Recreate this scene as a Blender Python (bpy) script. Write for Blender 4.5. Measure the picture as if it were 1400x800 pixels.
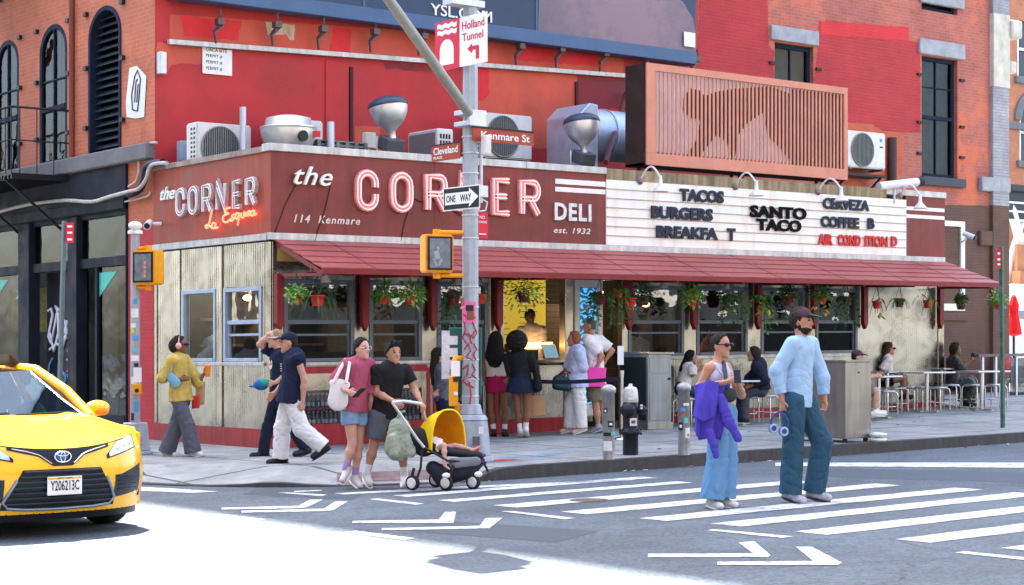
import bpy, bmesh, math, random
import numpy as np
from mathutils import Vector, Matrix, Euler
for o in list(bpy.data.objects): bpy.data.objects.remove(o)
S = bpy.context.scene
COL = S.collection
R = math.radians
random.seed(7)
# ------------------------------------------------------------------ camera, sky, sun, exposure
CX, CY, CZ = -12.9165, -21.3831, 1.60           # the photographer's eye, on the far pavement
RX, RY = .777806, -.628505                      # unit vector to the photographer's right
FX, FY = .628505, .777806                       # unit vector straight ahead
cam = bpy.data.objects.new('camera', bpy.data.cameras.new('camera'))
COL.objects.link(cam); S.camera = cam
cam.location = (CX, CY, CZ)
cam.rotation_euler = (R(90), 0, math.atan2(FY, FX) - R(90))
cam.data.sensor_width = 36; cam.data.lens = 36*2400/1400
cam.data.shift_y = 70/1400
cam.data.clip_start = .1; cam.data.clip_end = 3000
SUN_DIR = Vector((.104, .46, 1)).normalized()     # towards the sun: high, behind the corner building
W = bpy.data.worlds.new('World'); S.world = W; W.use_nodes = True
nt = W.node_tree; bg = nt.nodes['Background']
sky = nt.nodes.new('ShaderNodeTexSky'); sky.sky_type = 'NISHITA'; sky.sun_disc = False
sky.sun_elevation = math.asin(SUN_DIR.z); sky.sun_rotation = math.atan2(SUN_DIR.x, SUN_DIR.y)
sky.air_density = 1.0; sky.dust_density = 2.6; sky.ozone_density = .25
nt.links.new(sky.outputs[0], bg.inputs[0]); bg.inputs[1].default_value = .15
sl = bpy.data.lights.new('sun', 'SUN'); sl.energy = 5.0; sl.angle = R(.55); sl.color = (1, .95, .87)
sun = bpy.data.objects.new('sun', sl); COL.objects.link(sun)
sun.rotation_euler = SUN_DIR.to_track_quat('Z', 'Y').to_euler()
S.view_settings.view_transform = 'Standard'; S.view_settings.look = 'None'
S.view_settings.exposure = 2.65; S.view_settings.gamma = 1
S.cycles.use_denoising = True
S.cycles.max_bounces = 7; S.cycles.diffuse_bounces = 3; S.cycles.glossy_bounces = 3
S.cycles.transparent_max_bounces = 10; S.cycles.transmission_bounces = 4
S.cycles.caustics_reflective = False; S.cycles.caustics_refractive = False

# ------------------------------------------------------------------ survey helpers (photo pixel -> point on a real surface)
# The block climbs about one per cent from left to right; everything is laid out level and the grade is added at the end.
GRADE = .0101
def grade(x, y): return GRADE*((x-CX)*RX + (y-CY)*RY)
def ray(px, py):
    l = (px-700)/2400
    return (l*RX+FX, l*RY+FY, (470-(py+GRADE*(px-700)))/2400)
def at(px, py, h=0.):
    r = ray(px, py); t = (h-CZ)/r[2]
    return Vector((CX+r[0]*t, CY+r[1]*t, h))
def walk_rise(x, y): return .0095*max(0., x)*min(1., max(0., (y+4.05)/4.05))
def at(px, py, h=0., _f=at):
    p = _f(px, py, h)
    if abs(h-.15) < .01:                          # the pavement climbs a little more along the diner's wall
        for _ in range(6): p = _f(px, py, h+walk_rise(p.x, p.y))
    return p
def at_d(px, py, d):
    r = ray(px, py); return Vector((CX+r[0]*d, CY+r[1]*d, CZ+r[2]*d))
def depth(p): return (p[0]-CX)*FX+(p[1]-CY)*FY
def onY(px, py, Y=0.):
    r = ray(px, py); t = (Y-CY)/r[1]; return CX+r[0]*t, CZ+r[2]*t
def onX(px, py, X=0.):
    r = ray(px, py); t = (X-CX)/r[0]; return CY+r[1]*t, CZ+r[2]*t
def xf(px, Y=0.): return onY(px, 440, Y)[0]
def yf(px, X=0.): return onX(px, 440, X)[0]

# ------------------------------------------------------------------ materials
def srgb(r, g, b):
    f = lambda c: (c/255/12.92 if c/255 <= .04045 else ((c/255+.055)/1.055)**2.4)
    return (f(r), f(g), f(b))
_M = {}
def mat(name, col, rough=.6, metal=0., var=.12, vs=5., bump=0., bs=60., emit=0., ecol=None, spec=.22, coat=0., streak=0., tex='object', alpha=1.):
    if name in _M: return _M[name]
    m = bpy.data.materials.new(name); m.use_nodes = True; _M[name] = m
    n = m.node_tree.nodes; L = m.node_tree.links; p = n['Principled BSDF']
    p.inputs['Base Color'].default_value = (*col, 1); p.inputs['Roughness'].default_value = rough
    p.inputs['Metallic'].default_value = metal; p.inputs['Specular IOR Level'].default_value = spec
    if coat: p.inputs['Coat Weight'].default_value = coat; p.inputs['Coat Roughness'].default_value = .04
    if emit:
        p.inputs['Emission Color'].default_value = (*(ecol or col), 1); p.inputs['Emission Strength'].default_value = emit
    if var or bump or streak:
        if tex == 'world': src = n.new('ShaderNodeNewGeometry').outputs['Position']
        else: src = n.new('ShaderNodeTexCoord').outputs['Object']
    if var:
        t = n.new('ShaderNodeTexNoise'); t.inputs['Scale'].default_value = vs; t.inputs['Detail'].default_value = 6; t.inputs['Roughness'].default_value = .65
        L.new(src, t.inputs['Vector'])
        mr = n.new('ShaderNodeMapRange'); mr.inputs[1].default_value = .3; mr.inputs[2].default_value = .7
        mr.inputs[3].default_value = 1-var; mr.inputs[4].default_value = 1+var
        L.new(t.outputs[0], mr.inputs[0])
        val = mr.outputs[0]
        if streak:
            mp = n.new('ShaderNodeMapping'); mp.inputs['Scale'].default_value = (6, 6, .5); L.new(src, mp.inputs[0])
            t2 = n.new('ShaderNodeTexNoise'); t2.inputs['Scale'].default_value = 2.; t2.inputs['Detail'].default_value = 5; L.new(mp.outputs[0], t2.inputs['Vector'])
            m2 = n.new('ShaderNodeMapRange'); m2.inputs[1].default_value = .35; m2.inputs[2].default_value = .65
            m2.inputs[3].default_value = 1-streak; m2.inputs[4].default_value = 1+streak*.4; L.new(t2.outputs[0], m2.inputs[0])
            mm = n.new('ShaderNodeMath'); mm.operation = 'MULTIPLY'; L.new(val, mm.inputs[0]); L.new(m2.outputs[0], mm.inputs[1]); val = mm.outputs[0]
        vm = n.new('ShaderNodeVectorMath'); vm.operation = 'SCALE'; vm.inputs[0].default_value = col
        L.new(val, vm.inputs['Scale']); L.new(vm.outputs[0], p.inputs['Base Color'])
        rr = n.new('ShaderNodeMapRange'); rr.inputs[1].default_value = .3; rr.inputs[2].default_value = .7
        rr.inputs[3].default_value = max(.03, rough*(1-var)); rr.inputs[4].default_value = min(1, rough*(1+var)); L.new(t.outputs[0], rr.inputs[0]); L.new(rr.outputs[0], p.inputs['Roughness'])
    if bump:
        t3 = n.new('ShaderNodeTexNoise'); t3.inputs['Scale'].default_value = bs; t3.inputs['Detail'].default_value = 4; L.new(src, t3.inputs['Vector'])
        b = n.new('ShaderNodeBump'); b.inputs['Strength'].default_value = bump; b.inputs['Distance'].default_value = .01
        L.new(t3.outputs[0], b.inputs['Height']); L.new(b.outputs[0], p.inputs['Normal'])
    return m
def brick_mat(name, c1, c2, mortar, axis, bw=.21, bh=.07, dirt=.25, bump=.5, blotch=None, blend=.5):
    """bricks laid along world X (axis 'x') or Y (axis 'y')"""
    m = bpy.data.materials.new(name); m.use_nodes = True; n = m.node_tree.nodes; L = m.node_tree.links; p = n['Principled BSDF']
    g = n.new('ShaderNodeNewGeometry'); sp = n.new('ShaderNodeSeparateXYZ'); L.new(g.outputs['Position'], sp.inputs[0])
    cb = n.new('ShaderNodeCombineXYZ'); L.new(sp.outputs['X' if axis == 'x' else 'Y'], cb.inputs[0]); L.new(sp.outputs['Z'], cb.inputs[1])
    b = n.new('ShaderNodeTexBrick'); b.inputs['Scale'].default_value = 1; b.inputs['Mortar Size'].default_value = .006; b.inputs['Mortar Smooth'].default_value = .3
    b.inputs['Brick Width'].default_value = bw; b.inputs['Row Height'].default_value = bh
    b.inputs['Color1'].default_value = (*c1, 1); b.inputs['Color2'].default_value = (*c2, 1); b.inputs['Mortar'].default_value = (*mortar, 1)
    L.new(cb.outputs[0], b.inputs['Vector'])
    t = n.new('ShaderNodeTexNoise'); t.inputs['Scale'].default_value = 1.6; t.inputs['Detail'].default_value = 8; t.inputs['Roughness'].default_value = .7; L.new(g.outputs['Position'], t.inputs['Vector'])
    mr = n.new('ShaderNodeMapRange'); mr.inputs[1].default_value = .3; mr.inputs[2].default_value = .7; mr.inputs[3].default_value = 1-dirt; mr.inputs[4].default_value = 1+dirt; L.new(t.outputs[0], mr.inputs[0])
    vm = n.new('ShaderNodeVectorMath'); vm.operation = 'SCALE'; L.new(b.outputs[0], vm.inputs[0]); L.new(mr.outputs[0], vm.inputs['Scale'])
    out = vm.outputs[0]
    if blotch:
        t2 = n.new('ShaderNodeTexNoise'); t2.inputs['Scale'].default_value = .8; t2.inputs['Detail'].default_value = 7; t2.inputs['Roughness'].default_value = .72; L.new(g.outputs['Position'], t2.inputs['Vector'])
        r2 = n.new('ShaderNodeMapRange'); r2.inputs[1].default_value = .52; r2.inputs[2].default_value = .6; r2.inputs[4].default_value = blend; L.new(t2.outputs[0], r2.inputs[0])
        mx = n.new('ShaderNodeMix'); mx.data_type = 'RGBA'; L.new(r2.outputs[0], mx.inputs['Factor']); L.new(out, mx.inputs['A']); mx.inputs['B'].default_value = (*blotch, 1)
        out = mx.outputs['Result']
    L.new(out, p.inputs['Base Color']); p.inputs['Roughness'].default_value = .85
    bp = n.new('ShaderNodeBump'); bp.inputs['Strength'].default_value = bump; bp.inputs['Distance'].default_value = .012
    iv = n.new('ShaderNodeMath'); iv.operation = 'SUBTRACT'; iv.inputs[0].default_value = 1; L.new(b.outputs['Fac'], iv.inputs[1])
    ad = n.new('ShaderNodeMath'); ad.operation = 'MULTIPLY_ADD'; L.new(t.outputs[0], ad.inputs[0]); ad.inputs[1].default_value = .6; L.new(iv.outputs[0], ad.inputs[2])
    L.new(ad.outputs[0], bp.inputs['Height']); L.new(bp.outputs[0], p.inputs['Normal'])
    return m
def glass_mat(name, tint=(.75, .8, .8), refl=1.0, wav=.15):
    m = bpy.data.materials.new(name); m.use_nodes = True; n = m.node_tree.nodes; L = m.node_tree.links
    n.remove(n['Principled BSDF']); o = n['Material Output']
    tr = n.new('ShaderNodeBsdfTransparent'); tr.inputs[0].default_value = (*tint, 1)
    gl = n.new('ShaderNodeBsdfGlossy'); gl.inputs['Roughness'].default_value = .015; gl.inputs[0].default_value = (.9, .93, .95, 1)
    fr = n.new('ShaderNodeFresnel'); fr.inputs[0].default_value = 1.6
    k = n.new('ShaderNodeMath'); k.operation = 'MULTIPLY_ADD'; L.new(fr.outputs[0], k.inputs[0]); k.inputs[1].default_value = refl; k.inputs[2].default_value = .02*refl
    tx = n.new('ShaderNodeNewGeometry'); t = n.new('ShaderNodeTexNoise'); t.inputs['Scale'].default_value = 1.7; L.new(tx.outputs['Position'], t.inputs['Vector'])
    b = n.new('ShaderNodeBump'); b.inputs['Strength'].default_value = wav; b.inputs['Distance'].default_value = .03; L.new(t.outputs[0], b.inputs['Height']); L.new(b.outputs[0], gl.inputs['Normal'])
    mx = n.new('ShaderNodeMixShader'); L.new(k.outputs[0], mx.inputs[0]); L.new(tr.outputs[0], mx.inputs[1]); L.new(gl.outputs[0], mx.inputs[2]); L.new(mx.outputs[0], o.inputs[0])
    return m

# ------------------------------------------------------------------ mesh builder
def root_of(o):
    while o.parent: o = o.parent
    return o
SHEARED = set()                                   # things built in level street coordinates whose mesh follows the grade
class MB:
    def __init__(s): s.v = []; s.f = []; s.mi = []; s.m = 0; s.sm = []
    def add(s, vs, fs, smooth=False):
        k = len(s.v); s.v += [tuple(v) for v in vs]
        for f in fs: s.f.append(tuple(i+k for i in f)); s.mi.append(s.m); s.sm.append(smooth)
        return s
    def box(s, x0, x1, y0, y1, z0, z1):
        if x0 > x1: x0, x1 = x1, x0
        if y0 > y1: y0, y1 = y1, y0
        if z0 > z1: z0, z1 = z1, z0
        return s.add([(x0,y0,z0),(x1,y0,z0),(x1,y1,z0),(x0,y1,z0),(x0,y0,z1),(x1,y0,z1),(x1,y1,z1),(x0,y1,z1)],
                     [(0,3,2,1),(4,5,6,7),(0,1,5,4),(1,2,6,5),(2,3,7,6),(3,0,4,7)])
    def obox(s, c, u, v, w):
        c, u, v, w = map(Vector, (c, u, v, w))      # centre and three half-axes
        P = [c+a*u+b*v+d*w for d in (-1, 1) for a, b in ((-1,-1),(1,-1),(1,1),(-1,1))]
        F = [(0,3,2,1),(4,5,6,7),(0,1,5,4),(1,2,6,5),(2,3,7,6),(3,0,4,7)]
        if u.cross(v).dot(w) < 0: F = [f[::-1] for f in F]
        return s.add(P, F)
    def beam(s, a, b, wd, ht, up=(0,0,1)):
        a, b = Vector(a), Vector(b); d = (b-a); L = d.length; d.normalize(); up = Vector(up)
        sd = d.cross(up)
        if sd.length < 1e-4: sd = d.cross(Vector((0,1,0)))
        sd.normalize(); u2 = sd.cross(d)
        return s.obox((a+b)/2, d*L/2, sd*wd/2, u2*ht/2)
    def quad(s, *p): return s.add(p, [tuple(range(len(p)))])
    def ring(s, c, d, r, n, ph=0):
        d = Vector(d).normalized(); a = d.orthogonal().normalized() if abs(d.z) < .999 else Vector((1,0,0)); b = d.cross(a)
        return [Vector(c)+(a*math.cos(ph+2*math.pi*i/n)+b*math.sin(ph+2*math.pi*i/n))*r for i in range(n)]
    def cyl(s, a, b, r, r2=None, n=12, cap=True, smooth=True):
        a, b = Vector(a), Vector(b); r2 = r if r2 is None else r2
        P = s.ring(a, b-a, r, n)+s.ring(b, b-a, r2, n)
        s.add(P, [(i, (i+1) % n, n+(i+1) % n, n+i) for i in range(n)], smooth)
        if cap: s.add(P, [tuple(range(n))[::-1], tuple(range(n, 2*n))])
        return s
    def tube(s, pts, r, n=8, cap=True, closed=False):
        pts = [Vector(p) for p in pts]; m = len(pts); P = []
        ref = None; rr = r if hasattr(r, '__len__') else [r]*m
        for i, p in enumerate(pts):
            a = pts[(i-1) % m] if (closed or i > 0) else p; b = pts[(i+1) % m] if (closed or i < m-1) else p
            d = (b-a).normalized()
            if ref is None: ref = d.orthogonal().normalized()
            ref = (ref-d*ref.dot(d))
            ref = ref.normalized() if ref.length > 1e-5 else d.orthogonal().normalized()
            q = d.cross(ref)
            P += [p+(ref*math.cos(2*math.pi*k/n)+q*math.sin(2*math.pi*k/n))*rr[i] for k in range(n)]
        F = []
        for i in range(m if closed else m-1):
            j = (i+1) % m
            F += [(i*n+k, i*n+(k+1) % n, j*n+(k+1) % n, j*n+k) for k in range(n)]
        s.add(P, F, True)
        if cap and not closed: s.add(P, [tuple(range(n))[::-1], tuple(range((m-1)*n, m*n))])
        return s
    def lathe(s, prof, c=(0,0,0), axis=(0,0,1), n=24, smooth=True):
        c = Vector(c); ax = Vector(axis).normalized(); P = []; F = []
        for r, h in prof: P += s.ring(c+ax*h, ax, max(r, 1e-4), n)
        for i in range(len(prof)-1):
            F += [(i*n+k, i*n+(k+1) % n, (i+1)*n+(k+1) % n, (i+1)*n+k) for k in range(n)]
        s.add(P, F, smooth); s.add(P, [tuple(range(n))[::-1], tuple(range((len(prof)-1)*n, len(prof)*n))])
        return s
    def ell(s, c, rx, ry, rz, n=16, m=10, rot=None):
        P = []; F = []; c = Vector(c)
        for i in range(m+1):
            t = math.pi*i/m
            for k in range(n):
                a = 2*math.pi*k/n; q = Vector((rx*math.sin(t)*math.cos(a), ry*math.sin(t)*math.sin(a), -rz*math.cos(t)))
                if rot: q = rot @ q
                P.append(c+q)
        for i in range(m): F += [(i*n+k, i*n+(k+1) % n, (i+1)*n+(k+1) % n, (i+1)*n+k) for k in range(n)]
        return s.add(P, F, True)
    def prism(s, poly, ext):
        """flat polygon (list of points) pushed along ext"""
        P = [Vector(p) for p in poly]; n = len(P); e = Vector(ext); nm = Vector()
        for i in range(n): nm += P[i].cross(P[(i+1) % n])
        if nm.dot(e) > 0: P = P[::-1]
        V = P+[p+e for p in P]
        return s.add(V, [tuple(range(n)), tuple(range(n, 2*n))[::-1]]+[((i+1) % n, i, n+i, n+(i+1) % n) for i in range(n)])
    def build(s, name, mats, parent=None, bevel=0., world=True, seg=1, subd=0):
        me = bpy.data.meshes.new(name); V = s.v
        if parent is not None and world:
            o0 = root_of(parent).location; V = [(a-o0.x, b-o0.y, c-o0.z) for a, b, c in V]
        me.from_pydata(V, [], s.f); me.update()
        if not isinstance(mats, (list, tuple)): mats = [mats]
        for m in mats: me.materials.append(m)
        if len(mats) > 1: me.polygons.foreach_set('material_index', s.mi)
        me.polygons.foreach_set('use_smooth', s.sm)
        if bevel:
            bm = bmesh.new(); bm.from_mesh(me); bmesh.ops.remove_doubles(bm, verts=bm.verts, dist=1e-5)
            bmesh.ops.bevel(bm, geom=[e for e in bm.edges if len(e.link_faces) == 2 and e.calc_face_angle(0) > .5], offset=bevel, segments=seg, affect='EDGES', clamp_overlap=True)
            bm.to_mesh(me); bm.free()
        me.update()
        o = bpy.data.objects.new(name, me); COL.objects.link(o)
        if parent is not None: o.parent = parent
        if subd:
            md = o.modifiers.new('s', 'SUBSURF'); md.levels = md.render_levels = subd
        return o
def tag(o, label=None, cat=None, group=None, kind=None):
    if label: o['label'] = label
    if cat: o['category'] = cat
    if group: o['group'] = group
    if kind: o['kind'] = kind
    return o
def thing(name, label, cat, loc=(0,0,0), rz=0., group=None):
    o = bpy.data.objects.new(name, None); COL.objects.link(o); o.location = loc; o.rotation_euler = (0, 0, rz); o.empty_display_size = .2
    return tag(o, label, cat, group)
def struct(o): o['kind'] = 'structure'; SHEARED.add(o); return o
def copy_thing(r, loc=None, rz=None, label=None):
    c = r.copy(); COL.objects.link(c)
    if loc is not None: c.location = loc
    if rz is not None: c.rotation_euler = (0, 0, rz)
    if label: c['label'] = label
    for ch in list(r.children):
        d = ch.copy(); COL.objects.link(d); d.parent = c
        for g in list(ch.children):
            e = g.copy(); COL.objects.link(e); e.parent = d
    return c
def text_mesh(body, shear=0., bold=0., space=1., ext=0., res=3, font_space=None):
    cu = bpy.data.curves.new('t', 'FONT'); cu.body = body; cu.size = 1; cu.shear = shear; cu.offset = bold; cu.space_character = space; cu.extrude = ext; cu.resolution_u = res
    cu.align_x = 'LEFT'
    ob = bpy.data.objects.new('t', cu); COL.objects.link(ob)
    me = bpy.data.meshes.new_from_object(ob.evaluated_get(bpy.context.evaluated_depsgraph_get()))
    V = [v.co.copy() for v in me.vertices]; F = [tuple(p.vertices) for p in me.polygons]
    bpy.data.objects.remove(ob); bpy.data.curves.remove(cu); bpy.data.meshes.remove(me)
    return V, F
def lettering(mb, body, o, u, v, w=None, h=.1, depth=.004, **k):
    """writing fitted to a box: o lower-left, u right, v up (unit), width w, height h"""
    V, F = text_mesh(body, ext=.5, **k)
    if not V: return mb
    x0 = min(p.x for p in V); x1 = max(p.x for p in V); y0 = min(p.y for p in V); y1 = max(p.y for p in V)
    sy = h/(y1-y0); sx = (w/(x1-x0)) if w else sy
    o, u, v = Vector(o), Vector(u), Vector(v); nn = u.cross(v)
    return mb.add([o+u*(p.x-x0)*sx+v*(p.y-y0)*sy+nn*(depth*(p.z+.5)) for p in V], F)
# ------------------------------------------------------------------ ground: road, kerb, pavement, painted markings
def asphalt():
    m = bpy.data.materials.new('asphalt'); m.use_nodes = True; n = m.node_tree.nodes; L = m.node_tree.links; p = n['Principled BSDF']
    g = n.new('ShaderNodeNewGeometry')
    def noise(s, d=6, r=.6):
        t = n.new('ShaderNodeTexNoise'); t.inputs['Scale'].default_value = s; t.inputs['Detail'].default_value = d; t.inputs['Roughness'].default_value = r; L.new(g.outputs['Position'], t.inputs['Vector']); return t.outputs[0]
    def rng(v, a, b, c, d):
        r = n.new('ShaderNodeMapRange'); L.new(v, r.inputs[0])
        for i, q in enumerate((a, b, c, d)): r.inputs[i+1].default_value = q
        return r.outputs[0]
    def mul(a, b):
        q = n.new('ShaderNodeMath'); q.operation = 'MULTIPLY'; L.new(a, q.inputs[0]); L.new(b, q.inputs[1]); return q.outputs[0]
    big = rng(noise(.35, 5), .35, .65, .8, 1.2); fine = rng(noise(24, 4, .9), .32, .68, .45, 1.65); mid = rng(noise(3., 8, .7), .3, .7, .88, 1.12)
    # thin wandering cracks and tar seams
    v = n.new('ShaderNodeTexVoronoi'); v.feature = 'DISTANCE_TO_EDGE'; v.inputs['Scale'].default_value = .23
    nd = n.new('ShaderNodeTexNoise'); nd.inputs['Scale'].default_value = 1.3; nd.inputs['Detail'].default_value = 5; L.new(g.outputs['Position'], nd.inputs['Vector'])
    va = n.new('ShaderNodeVectorMath'); va.operation = 'MULTIPLY_ADD'; L.new(nd.outputs['Color'], va.inputs[0]); va.inputs[1].default_value = (.9, .9, 0); L.new(g.outputs['Position'], va.inputs[2]); L.new(va.outputs[0], v.inputs['Vector'])
    crack = rng(v.outputs['Distance'], .002, .006, .72, 1.)
    # wheel-polished bands running along the street
    mp = n.new('ShaderNodeMapping'); mp.inputs['Scale'].default_value = (.06, .9, 1); L.new(g.outputs['Position'], mp.inputs[0])
    bt = n.new('ShaderNodeTexNoise'); bt.inputs['Scale'].default_value = 1.; bt.inputs['Detail'].default_value = 3; L.new(mp.outputs[0], bt.inputs['Vector']); band = rng(bt.outputs[0], .35, .65, .88, 1.12)
    val = mul(mul(mul(big, fine), mul(mid, crack)), band)
    vm = n.new('ShaderNodeVectorMath'); vm.operation = 'SCALE'; vm.inputs[0].default_value = (.078, .096, .11); L.new(val, vm.inputs['Scale']); L.new(vm.outputs[0], p.inputs['Base Color'])
    p.inputs['Roughness'].default_value = .78; p.inputs['Specular IOR Level'].default_value = .35
    b = n.new('ShaderNodeBump'); b.inputs['Strength'].default_value = .5; b.inputs['Distance'].default_value = .006; L.new(fine, b.inputs['Height']); L.new(b.outputs[0], p.inputs['Normal'])
    return m
def paving():
    m = bpy.data.materials.new('pavement_concrete'); m.use_nodes = True; n = m.node_tree.nodes; L = m.node_tree.links; p = n['Principled BSDF']
    g = n.new('ShaderNodeNewGeometry')
    b = n.new('ShaderNodeTexBrick'); b.offset = 0; b.inputs['Scale'].default_value = 1; b.inputs['Brick Width'].default_value = 1.52; b.inputs['Row Height'].default_value = 1.52
    b.inputs['Mortar Size'].default_value = .028; b.inputs['Mortar Smooth'].default_value = .2
    b.inputs['Color1'].default_value = (.235, .245, .24, 1); b.inputs['Color2'].default_value = (.29, .295, .28, 1); b.inputs['Mortar'].default_value = (.07, .07, .07, 1)
    L.new(g.outputs['Position'], b.inputs['Vector'])
    t = n.new('ShaderNodeTexNoise'); t.inputs['Scale'].default_value = 1.8; t.inputs['Detail'].default_value = 10; t.inputs['Roughness'].default_value = .72; L.new(g.outputs['Position'], t.inputs['Vector'])
    mr = n.new('ShaderNodeMapRange'); mr.inputs[1].default_value = .3; mr.inputs[2].default_value = .7; mr.inputs[3].default_value = .58; mr.inputs[4].default_value = 1.22; L.new(t.outputs[0], mr.inputs[0])
    sp = n.new('ShaderNodeTexVoronoi'); sp.inputs['Scale'].default_value = 5.5; L.new(g.outputs['Position'], sp.inputs['Vector'])   # trodden chewing gum
    s2 = n.new('ShaderNodeMapRange'); s2.inputs[1].default_value = .1; s2.inputs[2].default_value = .16; s2.inputs[3].default_value = .7; s2.inputs[4].default_value = 1; L.new(sp.outputs['Distance'], s2.inputs[0])
    mm = n.new('ShaderNodeMath'); mm.operation = 'MULTIPLY'; L.new(mr.outputs[0], mm.inputs[0]); L.new(s2.outputs[0], mm.inputs[1])
    vm = n.new('ShaderNodeVectorMath'); vm.operation = 'SCALE'; L.new(b.outputs[0], vm.inputs[0]); L.new(mm.outputs[0], vm.inputs['Scale']); L.new(vm.outputs[0], p.inputs['Base Color'])
    p.inputs['Roughness'].default_value = .8
    bp = n.new('ShaderNodeBump'); bp.inputs['Strength'].default_value = .3; bp.inputs['Distance'].default_value = .008; L.new(t.outputs[0], bp.inputs['Height']); L.new(bp.outputs[0], p.inputs['Normal'])
    return m
M_ASPH = asphalt(); M_PAVE = paving()
M_KERB = mat('kerb_steel_edge', (.05, .048, .05), .55, .1, .35, 4, .4, 30, streak=.2, tex='world')
def paint_mat():
    m = bpy.data.materials.new('road_paint'); m.use_nodes = True; n = m.node_tree.nodes; L = m.node_tree.links; p = n['Principled BSDF']
    g = n.new('ShaderNodeNewGeometry'); t = n.new('ShaderNodeTexNoise'); t.inputs['Scale'].default_value = 9; t.inputs['Detail'].default_value = 10; t.inputs['Roughness'].default_value = .8; L.new(g.outputs['Position'], t.inputs['Vector'])
    cr = n.new('ShaderNodeValToRGB'); e = cr.color_ramp.elements; e[0].position = .4; e[0].color = (.17, .175, .18, 1); e[1].position = .5; e[1].color = (.56, .565, .56, 1)
    L.new(t.outputs[0], cr.inputs[0]); L.new(cr.outputs[0], p.inputs['Base Color']); p.inputs['Roughness'].default_value = .65
    return m
M_PAINT = paint_mat()
m = MB(); N = 14
m.add([(-250, -250, 0), (250, -250, 0), (250, 350, 0), (-250, 350, 0)], [(0, 1, 2, 3)])
struct(m.build('road', M_ASPH))
# the corner kerb: straight along both streets, a 3.55 m arc between, dropped at two ramps
def per(t):                                       # t in degrees round the arc, <-90 : along Cleveland, >: along Kenmare handled by caller
    a = R(t); return (3.55*math.cos(a), -1.75+3.55*math.sin(a)), (-math.cos(a), -math.sin(a))
P = [((x, -5.3), (0, 1), .15) for x in (27, 20, 14, 9, 6, 4, 2.5, 1.3, .5)]
P[-1] = ((.5, -5.3), (0, 1), .15)
for t, h in ((-90, .14), (-93, .12), (-97, .03), (-100, .012), (-106, .012), (-112, .012), (-118, .012), (-124, .012), (-127, .02), (-130, .03), (-134, .05), (-138, .05), (-142, .03), (-146, .02), (-150, .012), (-158, .012), (-166, .012), (-172, .02), (-177, .13), (-180, .15)):
    q, nn = per(t); P.append((q, nn, h))
P += [((-3.55, y), (1, 0), .15) for y in (0, 2, 5, 9, 15, 30, 80)]
k = MB(); s = MB(); n_ = len(P)
for i in range(n_-1):
    (a, na, ha), (b, nb, hb) = P[i], P[i+1]
    o = lambda q, nn, d, z: (q[0]+nn[0]*d, q[1]+nn[1]*d, z)
    k.quad(o(a, na, 0, -.02), o(a, na, .015, ha), o(b, nb, .015, hb), o(b, nb, 0, -.02)); k.quad(o(a, na, .015, ha), o(a, na, .17, ha+.001), o(b, nb, .17, hb+.001), o(b, nb, .015, hb))
    s.quad(o(a, na, .17, ha), o(a, na, 1.25, .15), o(b, nb, 1.25, .15), o(b, nb, .17, hb))
inner = [(q[0]+nn[0]*1.25, q[1]+nn[1]*1.25, .15) for q, nn, h in P]
for a, b in zip(inner, inner[1:]):
    if a[0] > 0 and a[1] < -3:
        rs = lambda q, y: (q[0], y, .15+walk_rise(q[0], y))
        for y0, y1 in ((-4.05, -3), (-3, -2), (-2, -1), (-1, 0), (0, 12)): s.quad(rs(a, y0), rs(b, y0), rs(b, y1), rs(a, y1))
cc_ = [p for p in inner if not (p[0] > inner[8][0]-.01 and p[1] < -3)]
s.add([(inner[8][0], 12, .15+walk_rise(inner[8][0], 0)), (inner[8][0], 0, .15+walk_rise(inner[8][0], 0)), inner[8]]+cc_, [tuple(range(len(cc_)+3))[::-1]])
s.add([(27, 12, .15+walk_rise(27, 0)), (27, 80, .3), (-2.3, 80, .15), (-2.3, 12, .15)], [(0, 1, 2, 3)])
struct(k.build('kerb', M_KERB)); struct(s.build('pavement', M_PAVE))
# worn red tactile pad and red paint spilled by the big signal pole
M_RED = mat('faded_red_paint', (.3, .1, .09), .8, 0, .5, 9, tex='world')
m = MB()
for i in range(n_-1):
    (a, na, ha), (b, nb, hb) = P[i], P[i+1]
    if ha == .012 and hb == .012 and a[1] < -3.8:
        f = lambda d, hh: hh+(.15-hh)*(d-.17)/1.08+.004
        for d0, d1 in ((.3, .85),):
            m.quad(o(a, na, d0, f(d0, ha)), o(a, na, d1, f(d1, ha)), o(b, nb, d1, f(d1, hb)), o(b, nb, d0, f(d0, hb)))
M_PAD = mat('tactile_pad_grey_red', (.17, .11, .11), .85, 0, .45, 6, .8, 60, tex='world')
struct(m.build('pavement_ramp_pad', M_PAD))
def blob(cx, cy, rx, ry, z, n=22, seed=1):
    r = random.Random(seed); return [(cx+math.cos(2*math.pi*i/n)*rx*r.uniform(.6, 1.1), cy+math.sin(2*math.pi*i/n)*ry*r.uniform(.6, 1.1), z) for i in range(n)]
M_REDP = mat('spilt_red_paint', (.42, .05, .05), .6, 0, .4, 12, tex='world'); M_BLUEP = mat('blue_spray_mark', (.08, .3, .62), .7, 0, .4, 20, tex='world')
m = MB(); m.quad(*blob(.62, -4.3, .42, .2, .154)); struct(m.build('red_paint_marking', M_REDP))
m = MB(); m.quad(*blob(1.15, -3.95, .22, .05, .154, seed=3)); m.quad(*blob(1.6, -4.05, .25, .05, .154, seed=4))
for px in ((735, 617), (763, 620)):
    q = at(*px, .154); m.quad(*blob(q.x, q.y, .2, .06, .1545, seed=px[0]))
struct(m.build('utility_spray_marking', M_BLUEP))
M_PATCH = mat('newer_asphalt_patch', (.068, .083, .095), .85, 0, .25, 12, .5, 60, tex='world')
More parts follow.
